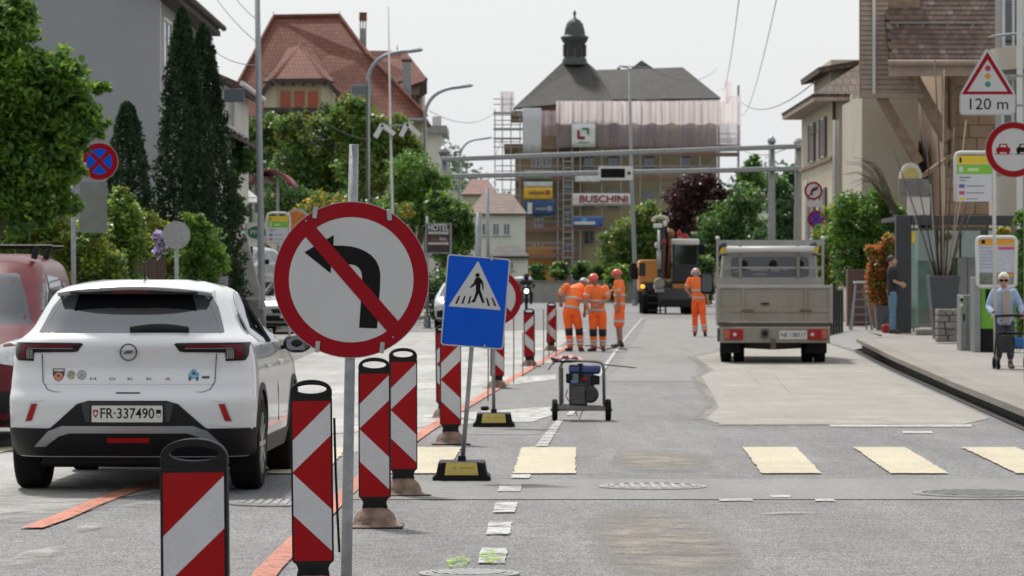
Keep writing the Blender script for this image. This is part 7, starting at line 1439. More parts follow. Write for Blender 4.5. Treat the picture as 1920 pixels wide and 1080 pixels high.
o = leaf_cloud('woodland', P_, 1.5, LM['blue'], None); tag(o, 'wooded hillside far behind the gantry and houses', 'woodland', kind='stuff')
# ================================================================ works vehicles and machines
M_bed = pm('dusty_aluminium', (.245, .218, .182), .65, .15, var=.12, scale=3, grime=.4)
M_bedl = pm('pale_aluminium', (.30, .292, .28), .5, .25, var=.1, scale=3, grime=.25)
M_chas = pm('chassis_grey', (.10, .085, .07), .75, var=.3, scale=4, grime=.4)
M_ambl = pm('amber_lamp', (.32, .07, .015), .3, var=.05, coat=1)
M_stkY = pm('sticker_yellow', (.55, .38, .03), .5, var=.15)
M_stkB = pm('sticker_navy', (.03, .035, .12), .5, var=.15)
d = 64.6; s_ = F / d; t = thing('tipper_truck', 'dusty beige tipper truck with aluminium dropsides seen from behind', 'truck', (XA(1451, d), d, zr(d)), R(-2.9)); z0 = zr(d)
lx = lambda px: (px - 1451) / s_
lz = lambda py: 1.5 - z0 + (532 - py) / s_
# tailgate with three panels
tg = bpy.data.objects.new('tailgate', None); COL.objects.link(tg); tg.parent = t
MB().span((lx(1346), 0, lz(604)), (lx(1558), .04, lz(541))).build('tailgate_board', M_bed, tg, bevel=.006)
MB().span((lx(1344), -.03, lz(541)), (lx(1560), .05, lz(535))).build('top_rail', M_bedl, tg, bevel=.008); MB().span((lx(1346), -.022, lz(585)), (lx(1558), -.001, lz(576))).build('mid_rail', M_bed, tg, bevel=.004); MB().span((lx(1346), -.022, lz(604)), (lx(1558), -.001, lz(598))).build('bottom_rail', M_bed, tg, bevel=.004)
for px in (1349, 1394, 1511, 1555): MB().span((lx(px - 2.5), -.025, lz(598)), (lx(px + 2.5), -.001, lz(541))).build('stiffener', M_bed, tg, bevel=.004)
for px in (1402, 1510): MB().span((lx(px - 11), -.05, lz(584)), (lx(px + 11), -.02, lz(580))).build('hinge', M_chas, tg)
MB().span((lx(1427), -.03, lz(571)), (lx(1442), -.001, lz(568))).build('handle', M_rub, tg); MB().span((lx(1353), -.004, lz(588)), (lx(1369), -.001, lz(579))).build('type_plate', M_bedl, tg)
for sx, a, b in ((-1, 1343, 1347), (1, 1557, 1561)):
    MB().span((lx(a), -.02, lz(606)), (lx(b), .08, lz(532))).build('corner_post', M_bedl, t, bevel=.006); MB().span((lx(a if sx > 0 else a + 1), .09, lz(604)), (lx(b - 1 if sx > 0 else b), 3.15, lz(541))).build('dropside', M_bed, t)
MB().span((lx(1348), .05, lz(612)), (lx(1556), 3.2, lz(605))).build('bed_floor', M_chas, t)
# headboard with mesh window frame at the front of the bed
yh = 3.2; s3 = F / (d + yh); hx = lambda px: (px - 960) / s3 - XA(1451, d) - yh * math.tan(R(2.9)); hz = lambda py: 1.5 - z0 + (532 - py) / s3
hb = bpy.data.objects.new('headboard', None); COL.objects.link(hb); hb.parent = t
for a, b in ((1343, 1348), (1540, 1545)): MB().span((hx(a), yh, hz(610)), (hx(b), yh + .07, hz(447))).build('headboard_post', M_bedl, hb, bevel=.01); MB().ell((hx((a + b) / 2), yh + .03, hz(446)), (.045, .045, .04), 10, 6).build('post_cap', M_frame, hb)
MB().span((hx(1348), yh + .01, hz(461)), (hx(1540), yh + .05, hz(450))).build('top_panel', M_bedl, hb); MB().path([(hx(1362), yh - .05, hz(468.5)), (hx(1526), yh - .05, hz(467.5))], .062, 12).build('rolled_tarp', M_frame, hb, smooth=True)
for y0, y1 in ((475, 478), (500, 504), (520, 541)): MB().span((hx(1348), yh + .01, hz(y1)), (hx(1540), yh + .04, hz(y0))).build('crossbar', M_bedl, hb)
for px in (1388, 1496): MB().span((hx(px - 3), yh - .03, hz(520)), (hx(px + 3), yh + .0, hz(461))).build('upright', M_bed, hb)
for px in (1358, 1527):
    MB().prism([(hx(px - 9), hz(474)), (hx(px + 6), hz(476)), (hx(px + 9), hz(462)), (hx(px - 5), hz(464))], front(0, yh - .012, 0), .012).build('sticker', M_stkY, hb); MB().prism([(hx(px - 9), hz(463)), (hx(px + 5), hz(461)), (hx(px + 2), hz(454)), (hx(px - 6), hz(457))], front(0, yh - .012, 0), .012).build('sticker', M_stkB, hb)
    MB().prism([(hx(px - 5), hz(480)), (hx(px + 7), hz(479)), (hx(px + 3), hz(475)), (hx(px - 3), hz(475.5))], front(0, yh - .012, 0), .012).build('sticker', M_stkB, hb)
# cab behind it
yc0 = yh + .22; cb = MB(); cw, ch = .98, hz(462)
rings = []
for y, hw, zt in ((yc0, .97, ch), (yc0 + .3, .985, ch + .03), (yc0 + 1.0, .99, ch + .02), (yc0 + 1.35, .97, ch - .15), (yc0 + 1.75, .95, ch - .9), (yc0 + 2.05, .92, ch - 1.05), (yc0 + 2.15, .88, ch - 1.3)):
    rings.append([Vector((-hw, y, .55)), Vector((hw, y, .55)), Vector((hw, y, min(1.25, zt - .05))), Vector((hw * .93, y, zt - .1)), Vector((hw * .82, y, zt)), Vector((-hw * .82, y, zt)), Vector((-hw * .93, y, zt - .1)), Vector((-hw, y, min(1.25, zt - .05)))])
cb.rings(rings); cb = cb.build('cab', M_bedl, t, bevel=.03, angle=40)
gw = MB(); gw.prism(rrect((1517 - 1371) / s3, (520 - 481) / s3, .09), front(hx(1444), yc0 - .008, hz(501)), .012); gw.build('rear_window', M_glass2, cb)
for px in (1395, 1450, 1500): MB().ell((hx(px), yc0 - .004, hz(497)), (.1, .008, .12), 10, 7).build('headrest', M_rub, cb)
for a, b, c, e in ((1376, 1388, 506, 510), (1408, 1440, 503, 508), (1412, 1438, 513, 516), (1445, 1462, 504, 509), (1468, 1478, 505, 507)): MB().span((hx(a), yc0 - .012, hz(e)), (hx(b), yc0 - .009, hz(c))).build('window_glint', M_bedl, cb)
bc = MB(); bc.lathe([(.1, 0), (.11, .06), (.07, .13), (.02, .15)], (hx(1456), yc0 + .6, ch), 12); bc.build('roof_lamp', M_rub, cb); MB().span((hx(1412), yc0 + .5, ch), (hx(1445), yc0 + .7, ch + .12)).build('light_bar', M_refl, cb, bevel=.02); MB().tube((hx(1428), yc0 + .6, ch), (hx(1428), yc0 + .6, ch + .34), .008).build('aerial', M_rub, cb)
for sg, px in ((-1, 1327), (1, 1572)):
    if sg < 0: MB().prism(rrect(.25, .40, .06), front(-1.22, yc0 + 1.1, 1.48), .12).build('wing_mirror', M_rub, cb, bevel=.02); MB().prism(rrect(.2, .33, .05), front(-1.22, yc0 + 1.092, 1.49), .01).build('mirror_glass', M_glass2, cb); MB().bar((-.98, yc0 + 1.15, 1.3), (-1.16, yc0 + 1.15, 1.32), .03, .03).build('mirror_arm', M_rub, cb)
# chassis, light bar, wheels
for sx in (-.38, .38): MB().span((sx - .05, .1, .55), (sx + .05, 5.2, .72)).build('chassis_rail', M_chas, t)
for px in (1372, 1405, 1495, 1535): MB().span((lx(px - 6), .1, lz(612)), (lx(px + 6), 3.1, lz(605) - .01)).build('sub_frame', M_chas, t)
MB().span((lx(1350), -.02, lz(643)), (lx(1556), .06, lz(613))).build('rear_bumper', M_bed, t, bevel=.012)
MB().span((lx(1352), .07, lz(616)), (lx(1554), .3, lz(610))).build('bumper_support', M_chas, t)
for a, b, am in ((1358, 1393, 1358), (1514, 1551, 1540)):
    lp = MB().span((lx(a), -.05, lz(637)), (lx(b), -.021, lz(617))).build('tail_lamp', M_refl, t, bevel=.008); MB().span((lx(am), -.056, lz(635)), (lx(am + 10), -.0505, lz(619))).build('indicator', M_ambl, lp, bevel=.004); MB().lathe([(.035, -.057), (.035, -.05)], (lx(a + 20 if am == a else a + 9), 0, lz(627)), 12, 'y').build('reversing_lamp', M_clear, lp)
np_ = MB().span((lx(1461), -.034, lz(636)), (lx(1513), -.0225, lz(620))).build('number_plate', M_plate, t); text('NE 138317', .11, front(lx(1487), -.036, lz(628)), 'plate_text', M_sblack, np_, width=.46, off=-.001)
MB().box((lx(1434), -.04, lz(625)), (.14, .06, .16)).build('tow_coupling', M_chas, t); MB().lathe([(.05, -.12), (.05, -.02)], (lx(1434), 0, lz(625)), 12, 'y').build('tow_pin', M_rub, t); MB().box((lx(1450), .02, lz(645)), (.1, .1, .2)).build('drawbar', M_chas, t)
for sx in (-1, 1):
    for q in (.0, .24): wheel(t, sx * (.88 - q), .85, .34, .2, sx, 6, M_chas, .6)
    wheel(t, sx * .86, 4.4, .34, .2, sx, 6, M_chas, .6)
    MB().span((sx * .62, .42, lz(663)), (sx * 1.0, .44, lz(640) + .02)).build('mud_flap', M_rub, t); MB().span((sx * .62, .45, .72), (sx * 1.02, 1.3, .74)).build('mudguard', M_rub, t); MB().span((sx * .98, 1.4, .38), (sx * 1.03, 3.3, .62)).build('side_guard', M_chas, t)
MB().path([(-.8, .85, .34), (0, .85, .36), (.8, .85, .34)], [.06, .12, .06], 8).build('rear_axle', M_chas, t)

# ---- wheeled excavator
d = 141.0; s_ = F / d; z0 = zr(d); t = thing('wheeled_excavator', 'orange wheeled excavator with raised grey boom and black cab', 'excavator', (XA(1258, d), d, z0)); x = lambda px: (px - 1258) / s_; z = lambda py: (H0 - z0) + (YH - py) / s_
M_oran = pm('excavator_orange', (.50, .20, .035), .5, var=.12, scale=2, grime=.2); M_steeld = pm('excavator_dark', (.028, .03, .033), .55, .2, var=.2); M_arm = pm('rust_orange_arm', (.25, .09, .035), .6, var=.25, scale=3, grime=.3)
for sx in (-1, 1):
    for y in (.3, 2.9):
        for q in (0, .34): wheel(t, sx * (1.02 - q), y, .5, .3, sx, 8, M_steeld, .55)
MB().span((-.65, .1, .45), (.65, 3.3, 1.0)).build('undercarriage', M_steeld, t, bevel=.05)
bl = MB(); bl.rings([[Vector((-.55, -.55, .28)), Vector((1.22, -.55, .28)), Vector((1.22, -.4, .28)), Vector((-.55, -.4, .28))], [Vector((-.55, -.68, .6)), Vector((1.22, -.68, .6)), Vector((1.22, -.48, .6)), Vector((-.55, -.48, .6))], [Vector((-.55, -.5, 1.05)), Vector((1.22, -.5, 1.05)), Vector((1.22, -.38, 1.05)), Vector((-.55, -.38, 1.05))]]); bl.build('dozer_blade', M_steeld, t, bevel=.02)
for px in (1237, 1247): MB().bar((x(px), -.45, .02), (x(px), -.3, 1.3), .07, .1).build('step_post', M_steeld, t)
for q in range(4): MB().box((x(1232), -.42, .15 + q * .3), (.75, .12, .04)).build('step', M_steeld, t)
MB().span((-1.2, .4, 1.02), (1.2, 3.6, 1.3)).build('turntable', M_steeld, t, bevel=.05)
eb = MB(); eb.prism(rrect(x(1234) - x(1200), z(487) - z(546), .12), front((x(1234) + x(1200)) / 2, .5, (z(487) + z(546)) / 2), 3.0); eb = eb.build('engine_cover', M_oran, t, bevel=.04); MB().prism(rrect(.26, .55, .05), front(x(1205), .488, z(505)), .02).build('grille', M_steeld, eb); MB().lathe([(.09, .40), (.09, .49)], (x(1206), 0, z(537)), 14, 'y').build('amber_lamp', pm('lit_amber_lamp', (1, .45, .05), .3, var=0, emit=1.6), eb)
MB().prism([(x(1262), z(532)), (x(1308), z(532)), (x(1308), z(541)), (x(1262), z(541))], front(0, .25, 0), .4).build('cab_skirt', M_oran, t)
cabm = MB(); P8 = [(x(1264), z(530)), (x(1308), z(530)), (x(1308), z(461)), (x(1266), z(461))]
cb = bpy.data.objects.new('cab', None); COL.objects.link(cb); cb.parent = t
MB().span((x(1262), .3, z(530)), (x(1311), 1.9, z(496))).build('cab_base', M_steeld, cb, bevel=.04)
for px in (1263.5, 1309): 
    for y in (.32, 1.85): MB().bar((x(px), y, z(500)), (x(px), y, z(458)), .1, .1).build('cab_pillar', M_steeld, cb)
MB().span((x(1265), .34, z(497)), (x(1308), .36, z(460))).build('windscreen', M_glass2, cb); MB().span((x(1262), .4, z(500)), (x(1263), 1.8, z(460))).build('side_window', M_glass2, cb); MB().span((x(1310), .4, z(500)), (x(1311), 1.8, z(460))).build('side_window', M_glass2, cb)
MB().span((x(1260), .15, z(459)), (x(1312), 2.0, z(448))).build('cab_roof', M_frame, cb, bevel=.06, seg=3)
for px, py, r_ in ((1276, 438, .09), (1287, 444, .11)): MB().lathe([(r_, -.1), (r_, .05), (r_ * .5, .14)], (x(px), 1.0, z(py)), 12).build('beacon', M_refl, cb)
MB().tube((x(1277), 1.0, z(448)), (x(1275), 1.0, z(430)), .03).build('beacon_pole', M_ambl, cb)
bm = MB(); bm.path([(x(1251), .9, z(520)), (x(1252), .3, z(470)), (x(1252), -.2, z(432))], [.2, .18, .15], 8); bm = bm.build('boom', M_arm, t, bevel=.02); MB().ell((x(1254), -.1, z(438)), (.24, .2, .2), 12, 8).build('boom_joint', M_arm, bm)
st = MB(); st.bar((x(1240), -.4, z(416)), (x(1236), -.9, z(528)), .22, .26); st = st.build('stick', M_steeld, t, bevel=.03)
MB().path([(x(1233), -1.1, z(470)), (x(1234), -1.05, z(505))], .085, 10).build('hydraulic_cylinder', M_bedl, st, smooth=True); MB().path([(x(1233), -1.1, z(432)), (x(1233), -1.1, z(470))], .05, 10).build('piston_rod', M_frame, st, smooth=True)
MB().span((x(1224), -.9, z(428)), (x(1240), -.4, z(420))).build('pin_block', M_frame, st, bevel=.03); MB().lathe([(.2, -1.35), (.22, -1.2), (.22, -1.0)], (x(1234), 0, z(531)), 16, 'y').build('quick_coupler', M_bed, st)
MB().span((x(1226), -1.25, z(548)), (x(1243), -.9, z(541))).build('coupler_plate', M_bedl, st, bevel=.03)
for q in range(7): a = R(180 * q / 6); MB().ell((x(1237) + .28 * math.cos(a), -.55, z(414) + .16 * math.sin(a)), (.09, .1, .08), 8, 6).build('hose_end', M_cream, st)
for px, py, m_ in ((1243, 455, M_refl), (1229, 460, M_frame), (1245, 420, M_frame), (1227, 537, M_frame)): MB().ell((x(px), -1.0, z(py)), (.08, .08, .13), 8, 6).build('fitting', m_, st)
for q in range(4): MB().path([(x(1246 + q), -.2, z(425)), (x(1248 + q * 1.5), -.5, z(460)), (x(1247 + q), .0, z(505)), (x(1250), .6, z(520))], .025, 6).build('hydraulic_hose', M_rub, t)
MB().prism(rrect(.3, .5, .05), front(x(1192), 1.2, z(512)), .08).build('wing_mirror', M_rub, t); MB().bar((x(1192), 1.24, z(512)), (x(1202), 1.2, z(515)), .03, .03).build('mirror_arm', M_rub, t)
MB().prism(rrect(.28, .4, .05), front(x(1318), 1.0, z(468)), .08).build('wing_mirror', M_rub, t); MB().bar((x(1310), 1.04, z(466)), (x(1318), 1.04, z(466)), .03, .03).build('mirror_arm', M_rub, t)

# ---- engine cart
d = 38.1; s_ = F / d; t = thing('engine_cart', 'small petrol engine on a two-wheeled tubular frame standing in the lane', 'engine cart', (XA(1091, d), d, 0)); x = lambda px: (px - 1091) / s_; z = lambda py: (789 - py) / s_
M_cart = pm('cart_grey_tube', (.15, .15, .145), .5, .4, var=.2, scale=9, grime=.3); M_eng = pm('engine_dark', (.028, .028, .028), .5, .3, var=.3, scale=12)
for y in (-.16, .2):
    MB().path([(x(1051), y, z(764)), (x(1050), y, z(692)), (x(1054), y, z(681)), (x(1064), y, z(676)), (x(1118), y, z(679)), (x(1128), y, z(682)), (x(1132), y, z(690)), (x(1133), y, z(766))], .0135, 10).build('frame_hoop', M_cart, t, smooth=True)
MB().path([(x(1054), .02, z(690)), (x(1055), .02, z(758))], .012, 8).build('frame_strut', M_cart, t)
for y in (-.17, .21): MB().bar((x(1044), y, z(763)), (x(1136), y, z(767)), .04, .045).build('base_rail', M_cart, t)
for px in (1052, 1132): MB().bar((x(px), -.17, z(765)), (x(px), .21, z(765)), .04, .04).build('cross_rail', M_cart, t)
for px, sg in ((1040, -1), (1140, 1)):
    wt = bpy.data.objects.new('wheel', None); COL.objects.link(wt); wt.parent = t; wt.location = (x(px), -.1, .118); MB().lathe([(.06, -.03), (.108, -.03), (.118, -.015), (.118, .015), (.108, .03), (.06, .03)], n=24, axis='x').build('tyre', M_tyre, wt); MB().lathe([(.065, -.022), (.065, .022)], n=18, axis='x').build('hub', M_eng, wt); MB().lathe([(.018, -.045), (.018, .045)], n=10, axis='x').build('axle_nut', M_cart, wt)
MB().path([(x(1040), -.1, .118), (x(1140), -.1, .118)], .012, 8).build('axle', M_cart, t)
en = MB().span((x(1067), -.17, z(761)), (x(1101), .08, z(718))).build('engine_block', M_eng, t, bevel=.018, seg=3)
for q in range(8): MB().span((x(1071), -.178, z(727 + q * 4) - .004), (x(1096), -.169, z(727 + q * 4) + .004)).build('louvre', M_cart, en)
MB().span((x(1062), -.12, z(766)), (x(1108), .12, z(761))).build('engine_mount', M_eng, t)
tk = MB(); tk.rings([[Vector((x(1066) + dx, yy * (1 - .15 * e), zz)) for dx, yy in ((0 + .012 * e, -.13), (.35 - .012 * e, -.13), (.35 - .012 * e, .13), (.012 * e, .13))] for zz, e in ((z(702), 1), (z(697), 0), (z(688), 0), (z(685), 1))]); tk.build('fuel_tank', pm('tank_blue', (.012, .035, .16), .35, var=.1, coat=.5), t, bevel=.012)
MB().span((x(1074), -.12, z(745)), (x(1114), .1, z(701))).build('engine_shroud', M_eng, t, bevel=.02); MB().lathe([(.028, 0), (.03, .015), (.02, .02)], (x(1088), -.02, z(686)), 12).build('fuel_cap', M_rub, t)
MB().span((x(1086), -.145, z(708)), (x(1091), -.125, z(684))).build('tank_strap', M_rub, t)
MB().span((x(1061), -.15, z(719)), (x(1075), .0, z(701))).build('air_filter', M_rub, t, bevel=.015); MB().span((x(1107), -.14, z(722)), (x(1124), .04, z(705))).build('muffler', M_rub, t, bevel=.012); MB().lathe([(.07, -.17), (.095, -.15), (.095, .0)], (x(1106), 0, z(740)), 18, 'y').build('flywheel_cover', M_eng, t)
MB().span((x(1073), -.16, z(719)), (x(1084), -.05, z(701))).build('cylinder_head', M_cart, t, bevel=.008); MB().span((x(1070), -.175, z(719)), (x(1083), -.1, z(713))).build('blue_cover', pm('cover_blue', (.08, .16, .3), .5, var=.1), t, bevel=.006); MB().ell((x(1096), -.14, z(711)), (.03, .02, .022), 8, 6).build('red_cap', M_refl, t)
MB().path([(x(1078), -.1, z(766)), (x(1081), -.12, z(779)), (x(1086), -.1, z(787)), (x(1092), -.12, z(770))], .005, 5).build('cable', M_rub, t); MB().path([(x(1064), -.15, z(730)), (x(1060), -.17, z(742)), (x(1066), -.16, z(752))], .006, 5).build('fuel_hose', M_rub, t); MB().path([(x(1108), -.12, z(724)), (x(1115), -.14, z(735)), (x(1108), -.12, z(750))], .007, 5).build('fuel_hose', M_rub, t)
MB().path([(x(1128), 0, z(684)), (x(1192), -.1, z(690))], .0085, 8).build('lance_rod', M_cart, t)
o = thing('folded_cloth', 'crumpled red and white cloth with black straps lying on the engine cart', 'cloth', (x(1062) + XA(1091, d), d, z(677)))
cl = MB(); vs = []; fs = []
for i in range(15):
    for j in range(7): u, v = i / 14, j / 6; vs.append((-.16 + .34 * u, -.15 + .3 * v, .02 + .018 * math.sin(i * 1.3 + j) + .012 * math.sin(i * 2.9 - j * 1.7) + .03 * math.sin(math.pi * u) - .03 * abs(u - .5)))
for i in range(14):
    for j in range(6): a = i * 7 + j; fs.append((a, a + 1, a + 8, a + 7))
cl.add(vs, fs); q = cl.build('cloth', pm('cloth_red_white', (.4, .2, .2), .8, var=.75, scale=16), o, smooth=True); q.modifiers.new('s', 'SOLIDIFY').thickness = .012
MB().path([(-.17, -.15, .03), (-.1, -.17, -.005), (.02, -.165, -.01), (.16, -.16, -.0)], .013, 6).build('strap', M_rub, o); MB().path([(-.1, -.17, .0), (-.17, -.18, -.05), (-.2, -.18, -.1)], .007, 5).build('strap', M_rub, o)
# sawing hose on the road by the workers
o = MB().path([G(1098, 648, .02), G(1112, 649, .02), G(1135, 655, .02), G(1152, 652, .02), G(1175, 655, .02)], .014, 6).build('hose', M_rub); tag(o, 'dark hose lying on the road between the workers', 'hose')
# ================================================================ people
M_skin = pm('skin', (.42, .24, .17), .55, var=.06, scale=8); M_tan = pm('tanned_skin', (.30, .15, .095), .55, var=.06, scale=8)
M_hiv = pm('hi_vis_orange', (.90, .17, .03), .75, var=.16, scale=7, bump=.9, bscale=11); M_hit = pm('hi_vis_trousers', (.90, .12, .012), .75, var=.16, scale=7, bump=.9, bscale=10)
M_ref = pm('reflective_tape', (.42, .42, .40), .5, var=.08); M_pad = pm('knee_pad_black', (.014, .015, .02), .7, var=.2); M_helm = pm('orange_helmet', (.62, .06, .02), .35, var=.04, coat=.5); M_helg = pm('grey_helmet', (.27, .28, .29), .4, var=.05); M_shoe = pm('work_boot', (.03, .024, .02), .7, var=.3)
def fuse(mb, name, mat, parent, vox=.012, it=4):
    o = mb.build(name, mat, parent); m = o.modifiers.new('r', 'REMESH'); m.mode = 'VOXEL'; m.voxel_size = vox; m.use_smooth_shade = True
    s = o.modifiers.new('s', 'SMOOTH'); s.factor = .5; s.iterations = it; return o
V = Vector
def limb(m, pts, rs, n=10):
    """tapered limb through its joints, rounded at every joint"""
    pts = [V(p) for p in pts]; P2 = []; R2 = []
    for i in range(len(pts) - 1):
        for k in range(4): u = k / 4; P2.append(pts[i].lerp(pts[i + 1], u)); R2.append(rs[i] + (rs[i + 1] - rs[i]) * u + .10 * rs[i] * math.sin(math.pi * u) * (1 if i == 0 else .6))
    P2.append(pts[-1]); R2.append(rs[-1]); m.path(P2, R2, n)
    for p, r in zip(pts, rs): m.ell(p, (r, r, r), 10, 7)
def hand(m, wrist, tip, side=1, s=1.0, curl=.5):
    """palm, four fingers of different length and a thumb that leaves the side of the palm"""
    w = V(wrist); f = (V(tip) - w).normalized(); x = f.cross(V((0, 1, 0))); x = (x if x.length > .1 else f.cross(V((1, 0, 0)))).normalized(); n_ = x.cross(f).normalized()
    m.loft([(w, .026 * s, .02 * s, x, n_), (w + f * .045 * s, .040 * s, .018 * s, x, n_), (w + f * .09 * s, .040 * s, .014 * s, x, n_)], 10)
    for k, L in enumerate((.068, .078, .073, .056)):
        b = w + f * .088 * s + x * (-.03 + .02 * k) * s; e1 = b + (f * .55 + n_ * .35 * curl).normalized() * L * .5 * s; e2 = e1 + (f * .4 + n_ * .8 * curl).normalized() * L * .5 * s
        m.path([b - f * .015 * s, b, e1, e2], [.0095 * s, .0095 * s, .009 * s, .007 * s], 7)
    b = w + f * .03 * s + x * .036 * side * s; m.path([b - x * .01 * side, b + (f * .6 + x * side * .7).normalized() * .035 * s, b + (f * .9 + x * side * .5).normalized() * .068 * s], [.012 * s, .011 * s, .008 * s], 7)
def basis(z):                                            # frame whose z axis points along z, x kept level
    z = V(z).normalized(); x = V((0, 1, 0)).cross(z); x = x if x.length > .05 else V((1, 0, 0)); x.normalize(); return x, z.cross(x)
def torso(m, pts, w, dp, ax):
    """elliptical sections from hips to neck; ax is the direction of the shoulder line"""
    ax = V(ax).normalized(); secs = []
    for i, (p, a, b) in enumerate(zip(pts, w, dp)):
        t = V(pts[min(i + 1, len(pts) - 1)]) - V(pts[max(i - 1, 0)]); y = t.normalized().cross(ax).normalized(); secs.append((p, a, b, ax, y))
    m.loft(secs, 16); return secs
def head(m, c, face, r=.1, parent=None, skin=None, eyes=True):
    c = V(c); f = V(face).normalized(); x = f.cross(V((0, 0, 1))).normalized(); u = x.cross(f); M = Matrix((x, f, u)).transposed()
    m.ell(c, (r * .76, r * .93, r * 1.15), 16, 12, M); m.ell(c + f * r * .3 - u * r * .55, (r * .5, r * .55, r * .5), 12, 8, M)
    m.path([c + f * r * .86 + u * r * .12, c + f * r * 1.12 - u * r * .2, c + f * r * .88 - u * r * .28], [r * .1, r * .16, r * .12], 7)
    m.path([c + f * r * .80 - u * r * .58 - x * r * .22, c + f * r * .9 - u * r * .56, c + f * r * .80 - u * r * .58 + x * r * .22], [r * .06, r * .09, r * .06], 6)
    for sg in (-1, 1): m.ell(c + x * sg * r * .78 - f * r * .05 - u * r * .05, (r * .1, r * .17, r * .28), 8, 6, M)
    return x, f, u, M
def eyes(parent, c, F4, r):
    x, f, u, M = F4; c = V(c)
    for sg in (-1, 1): MB().ell(c + f * r * .80 + x * sg * r * .33 + u * r * .05, (r * .13, r * .07, r * .08), 8, 6, M).build('eye', M_sblack, parent, smooth=True)
def band(m, p, a, b, ax, up, h=.05, e=.008):
    y = V(up).normalized().cross(V(ax).normalized()).normalized(); q = V(up).normalized() * h / 2
    m.loft([(V(p) - q, a + e, b + e, V(ax).normalized(), y), (V(p) + q, a + e, b + e, V(ax).normalized(), y)], 18)
def boot(m, an, toe, s=1.0):
    an = V(an); toe = V(toe); f = V((toe.x - an.x, toe.y - an.y, 0)); L = max(f.length, .06); f.normalize(); x = V((f.y, -f.x, 0)); z = V((0, 0, 1))
    b = V((an.x, an.y, 0)); h = an.z
    m.loft([(b - f * .07 * s + z * .05 * s, .036 * s, .045 * s, x, z), (b + f * .0 + z * .055 * s, .042 * s, .053 * s, x, z), (b + f * .09 * s + z * .045 * s, .046 * s, .043 * s, x, z), (b + f * .165 * s + z * .035 * s, .042 * s, .033 * s, x, z), (b + f * .20 * s + z * .03 * s, .02 * s, .018 * s, x, z)], 12)
    m.path([b + z * .05 * s, an + z * .06 * s], [.048 * s, .046 * s], 10)
def helmet(parent, c, F4, r, mat):
    x, f, u, M = F4; c = V(c) + u * r * .22; R3 = Matrix((x, f, u)).transposed(); m = MB(); rings = []
    for k in range(8):
        a = R(-8 + 98 * k / 7); rings.append([c + R3 @ V((r * 1.08 * math.cos(a) * math.cos(q), r * 1.25 * math.cos(a) * math.sin(q), r * 1.12 * math.sin(a) - .01)) for q in [2 * math.pi * j / 20 for j in range(20)]])
    m.rings(rings); h = m.build('helmet', mat, parent, smooth=True)
    br = MB(); br.loft([(c + f * r * .05 - u * r * .14, r * 1.16, r * 1.36, x, f), (c + f * r * .08 - u * r * .06, r * 1.12, r * 1.34, x, f)], 20); br.build('brim', mat, h)
    return h
